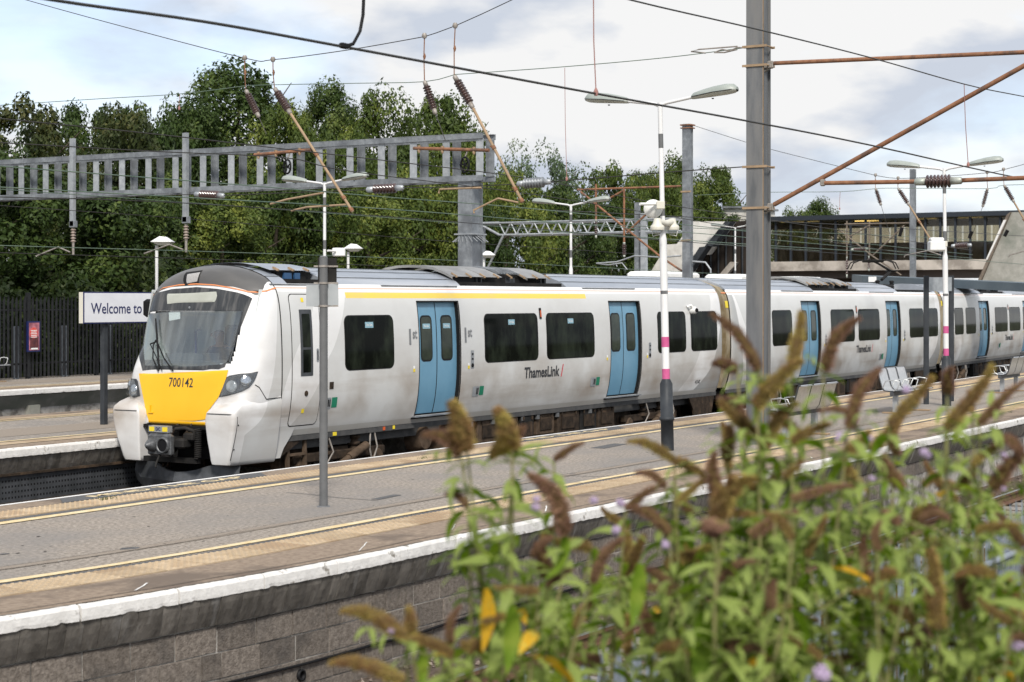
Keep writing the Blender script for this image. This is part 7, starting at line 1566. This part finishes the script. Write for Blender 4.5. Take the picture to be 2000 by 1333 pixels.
def shoot(bk, x, y, Z, root=None, n_=11, spread=1.0, lsc=1.0, top=True, lim=2200):
    """a stem running from (x, y) down out of the frame, opposite pairs of drooping leaves"""
    rx = root if root is not None else x + (1480 - x) * .22 + RB_.uniform(-60, 60); P = []
    for k in range(9): t = k / 8; P.append(at(x + (rx - x) * t ** 1.2 + 34 * math.sin(t * 4 + x) * t, y + (1750 - y) * t, Z + .25 * t * RB_.uniform(.5, 1)))
    q = MB(); q.tube(P, [.0028 + .0045 * k / 8 for k in range(9)], 5); part(q, 'stem', 'buddleia_stem', BU[bk]); a = RB_.uniform(0, 3.14); s_ = RB_.uniform(.01, .05); cum = [0]
    for p, q_ in zip(P, P[1:]): cum.append(cum[-1] + (q_ - p).length)
    i = 0
    while s_ < cum[-1] and i < n_:
        k = max(j for j in range(9) if cum[j] <= s_); k = min(k, 7); p = P[k].lerp(P[k + 1], (s_ - cum[k]) / max(cum[k + 1] - cum[k], 1e-6)); x_, y_ = proj(p)
        if y_ > 1420: break
        L_ = RB_.uniform(.07, .125) * (0.8 + .085 * i) * lsc; L_ = min(L_, .18)
        for sg_ in (0, math.pi):
            if RB_.random() < .1: continue
            d = Vector((math.cos(a + sg_), math.sin(a + sg_), RB_.uniform(-.5, .45))); ORDER.append((bk, p, d, L_ * RB_.uniform(.8, 1.15), RB_.uniform(-.5, .5)))
        if RB_.random() < .5:   # side shoot with small leaves
            sd_ = Vector((math.cos(a + 1.2), math.sin(a + 1.2), RB_.uniform(.2, .9))).normalized() * RB_.uniform(.05, .11); q = MB(); q.tube([p, p + sd_], .0018, 4); REST[bk].add(q.v, q.f, 1, True)
            for f_ in (.5, 1): ORDER.append((bk, p + sd_ * f_, Vector((RB_.uniform(-1, 1), RB_.uniform(-1, 1), RB_.uniform(-.5, .4))), L_ * RB_.uniform(.4, .75), 0)); ORDER.append((bk, p + sd_ * f_, Vector((RB_.uniform(-1, 1), RB_.uniform(-1, 1), RB_.uniform(-.5, .4))), L_ * RB_.uniform(.4, .75), 0))
        a += 1.57 + RB_.uniform(-.3, .3); s_ += RB_.uniform(.04, .075); i += 1
def spike(bk, tip, base, wpx, Z, kind=None, dz=0.0):
    pb_, pt_ = at(base[0], base[1], Z), at(tip[0], tip[1], Z + dz); L_ = (pt_ - pb_).length; d = (pt_ - pb_).normalized(); up = Vector((0, 0, 1)) if abs(d.z) < .85 else -rt; x_ = (up - d * up.dot(d)).normalized(); y_ = d.cross(x_)
    k = RB_.randrange(6) if kind is None else kind; w_ = wpx * Z / F; sr = w_ / 2 / .085 * 1.06; o = bpy.data.objects.new('flower_spike', SPK[k]); col.objects.link(o); B = BU[bk]; o.parent = B
    o.matrix_local = Matrix.Translation(pb_ - Vector(B['_o'])) @ Matrix((x_ * sr * 1.0, y_ * sr, d * L_)).transposed().to_4x4()
SP = [('tall', (883, 782), (912, 880), 42, 4.1, 0), ('tall', (822, 852), (900, 886), 27, 4.1, 4), ('tall', (970, 796), (1003, 875), 36, 4.2, 0), ('tall', (1026, 832), (1000, 892), 26, 4.25, 3), ('tall', (962, 900), (1000, 866), 30, 4.0, 1), ('tall', (1142, 866), (1082, 898), 15, 4.5, 3), ('tall', (1030, 930), (1108, 1042), 36, 4.0, 4), ('tall', (868, 968), (914, 988), 17, 4.1, 4), ('tall', (1046, 1060), (1068, 1130), 26, 4.2, 3), ('tall', (1120, 1112), (1068, 1146), 15, 4.1, 3),
      ('main', (1223, 868), (1316, 900), 20, 4.3, 2), ('main', (1376, 936), (1318, 900), 20, 4.3, 1), ('main', (1240, 925), (1300, 948), 16, 4.5, 4), ('main', (1398, 882), (1400, 976), 30, 4.1, 3), ('main', (1490, 945), (1394, 1022), 44, 3.7, 2), ('main', (1396, 1050), (1406, 1020), 44, 3.6, 3), ('main', (1560, 1000), (1464, 1046), 22, 3.9, 3), ('main', (1665, 949), (1545, 974), 17, 3.9, 3), ('main', (1220, 994), (1310, 1040), 24, 4.1, 4),
      ('main', (1386, 614), (1484, 722), 24, 4.2, 4), ('main', (1566, 608), (1549, 715), 27, 4.2, 0), ('main', (1682, 622), (1608, 724), 28, 4.2, 4), ('main', (1572, 708), (1478, 796), 32, 4.1, 1), ('main', (1402, 780), (1456, 826), 24, 4.4, 4), ('main', (1390, 712), (1440, 722), 24, 4.7, 3), ('main', (1724, 720), (1656, 836), 27, 4.0, 4), ('main', (1598, 806), (1672, 808), 14, 4.0, 4), ('main', (1825, 734), (1738, 832), 25, 4.2, 0), ('right', (1937, 710), (1846, 836), 28, 4.1, 5), ('right', (1862, 716), (1850, 770), 26, 4.4, 3), ('right', (2004, 744), (1912, 828), 19, 4.2, 3), ('right', (1898, 770), (1898, 806), 14, 4.5, 3),
      ('main', (1562, 792), (1494, 876), 26, 4.2, 2), ('main', (1404, 784), (1482, 856), 26, 4.3, 0), ('main', (1425, 830), (1420, 900), 26, 4.4, 0), ('main', (1626, 832), (1546, 864), 20, 4.1, 1), ('main', (1700, 842), (1640, 900), 22, 4.3, 0), ('main', (1500, 810), (1560, 850), 20, 4.4, 1), ('main', (1250, 1150), (1272, 1240), 20, 4.2, 3), ('main', (1690, 1310), (1612, 1288), 18, 4.1, 4), ('main', (1762, 800), (1700, 880), 22, 4.5, 5), ('main', (1540, 900), (1500, 960), 20, 4.5, 3), ('main', (1330, 960), (1352, 1010), 18, 4.6, 3),
      ('left', (664, 1202), (792, 1246), 30, 3.9, 2), ('left', (798, 1184), (804, 1244), 24, 4.0, 0), ('left', (902, 1184), (878, 1256), 18, 4.1, 4), ('left', (778, 1260), (884, 1278), 23, 3.9, 2), ('left', (642, 1304), (790, 1334), 29, 3.8, 2), ('left', (900, 1258), (942, 1266), 26, 4.0, 0),
      ('right', (1818, 1070), (1832, 1228), 36, 3.8, 0), ('right', (1881, 1104), (1888, 1192), 25, 3.9, 3), ('right', (1764, 1126), (1698, 1162), 27, 4.0, 2), ('right', (1662, 1162), (1786, 1214), 26, 3.9, 2), ('right', (1800, 1226), (1800, 1256), 32, 3.9, 3), ('right', (1944, 1002), (2004, 1068), 19, 4.1, 3), ('right', (2006, 888), (1936, 954), 32, 4.2, 3), ('right', (1838, 998), (1774, 1030), 24, 4.2, 2), ('right', (1965, 1180), (2010, 1240), 24, 4.1, 1), ('right', (1720, 1000), (1760, 1040), 18, 4.5, 4), ('right', (1905, 900), (1880, 960), 20, 4.4, 0), ('right', (1980, 1300), (1920, 1330), 22, 4, 2)]
RT_ = {'tall': 985, 'left': 860, 'right': 1900}
for bk, tip, base, wd, Z, k in SP:
    spike(bk, tip, base, wd, Z, k, RB_.uniform(-.05, .05))
    if not (bk == 'left' and base[1] > 1320): shoot(bk, base[0], base[1], Z, RT_.get(bk, None) and RT_[bk] + RB_.uniform(-60, 60), n_={'left': 4, 'tall': 8}.get(bk, 10))
def cany(x): return lerp_tab([(880, 1060), (1000, 1020), (1150, 1010), (1250, 970), (1400, 900), (1600, 880), (1800, 870), (2000, 880)], x)
for i in range(150):
    x = RB_.uniform(985, 2060); 
    if i % 4 == 0: x = RB_.uniform(1350, 2060)
    y = cany(x) + RB_.random() ** .8 * (1300 - cany(x)); Z = RB_.uniform(3.5, 5.2); bk = 'right' if x > 1690 else ('tall' if x < 1090 else 'main')
    if RB_.random() < .5: a_ = RB_.uniform(-1.9, 1.9); Ls = RB_.uniform(45, 105); spike(bk, (x + Ls * math.sin(a_), y - Ls * math.cos(a_)), (x, y), RB_.uniform(15, 25), Z, None, RB_.uniform(-.06, .06)); shoot(bk, x, y, Z, x + RB_.uniform(-260, 260), n_=6)
# hero leaves: large ones low on the left shoot
for x, y, Z, d, L_, yl_ in ((930, 1005, 3.9, Vector((-.1, .05, -1)), .15, 0), (900, 930, 4, Vector((-.3, .1, -.8)), .11, 0), (1100, 1040, 4, Vector((.1, 0, -1)), .13, 0), (950, 1150, 3.9, Vector((-.05, 0, -1)), .14, 1), (1000, 1180, 3.8, Vector((-.1, 0, -1)), .15, 0), (1040, 1285, 3.8, Vector((.6, -.2, -.2)), .1, 1), (1160, 1070, 4, Vector((.2, 0, -.9)), .13, 0), (1370, 1195, 3.7, Vector((-.05, 0, -1)), .17, 0), (1425, 1130, 3.7, Vector((-.1, .1, -1)), .17, 0), (1250, 1100, 3.9, Vector((-.1, 0, -1)), .14, 0), (1060, 1290, 3.8, Vector((.5, -.4, -.5)), .11, 1), (825, 1262, 3.9, Vector((0, 0, -1)), .1, 0)):
    NL = NLEAF['main']; NLEAF['main'] = min(NL, 280); put_leaf('main' if x > 1090 else 'tall', at(x, y, Z), d, L_, RB_.uniform(-.4, .4), bool(yl_)); NLEAF['main'] = NL + 1
ORDER.sort(key=lambda o: -(o[3] / (o[1].x * ct + o[1].y * st)))
for bk, p, d, L_, ro in ORDER: put_leaf(bk, p, d, L_, ro, RB_.random() < .012)
for bk, q in REST.items():
    if q.f: tag(q.build('small_leaves', [M['buddleia_leaf'], M['buddleia_stem']], BU[bk]), kind='stuff')
# purple florets still in bloom
fl = MB()
for i in range(90):
    a = R.uniform(0, 6.28); e = math.acos(R.uniform(-1, 1)); o_ = Vector((math.cos(a) * math.sin(e), math.sin(a) * math.sin(e), math.cos(e))); s_ = .28; b_ = o_ * .8; e1 = o_.orthogonal().normalized(); g_ = o_.cross(e1); fl.add([b_ + e1 * s_, b_ + g_ * s_, b_ - e1 * s_, b_ - g_ * s_, b_ + o_ * .25], [(0, 1, 4), (1, 2, 4), (2, 3, 4), (3, 0, 4)])
fl.lathe((0, 0, -.7), (0, 0, .7), [(0, .2), (.5, .75), (1, .2)], 8); FM = fl.mesh('purple_floret', M['petal'])
for x, y, r, Z in ((1643, 855, 15, 4), (1203, 1036, 12, 4.1), (1300, 1064, 12, 4.1), (1045, 992, 12, 4.2), (1048, 975, 10, 4.2), (1160, 978, 11, 4.4), (1212, 983, 12, 4.4), (1545, 945, 10, 4.3), (1805, 884, 12, 4.1), (1812, 890, 9, 4.1), (1605, 1316, 24, 3.7), (1990, 1262, 18, 3.9), (1960, 892, 10, 4.4), (1703, 935, 9, 4.2), (1924, 1020, 8, 4.4), (1622, 1130, 8, 4.3), (1680, 965, 14, 4.5), (1748, 1272, 10, 4), (1960, 955, 8, 4.4), (1770, 762, 12, 4.2), (765, 1232, 9, 3.9), (1700, 858, 8, 4.2)):
    bk = 'right' if x > 1690 else 'main' if x > 1100 else 'tall'; p = at(x, y, Z); s_ = r * Z / F * .72; inst('purple_floret', FM, p, (R.uniform(0, 3), R.uniform(0, 3), 0), (s_, s_, s_ * 1.2), parent=BU[bk])
# little weeds in the paving joints
wd_ = MB()
for x, y in ((205, 977), (826, 897), (1850, 862), (1975, 806)):
    c = onz(x, y, ZP + .01)
    for i in range(26): a = R.uniform(0, 6.28); r = R.uniform(.0, .12); p = c + Vector((r * math.cos(a) * 1.5, r * math.sin(a) * .5, 0)); wd_.add([p, p + Vector((.012, 0, 0)), p + Vector((R.uniform(-.03, .03), R.uniform(-.03, .03), R.uniform(.02, .06)))], [(0, 1, 2)])
tag(wd_.build('weeds', M['leaf_mid']), 'small green weeds growing in the platform paving joints', 'weed', kind='stuff')
for o in bpy.data.objects:
    if '_o' in o: del o['_o']
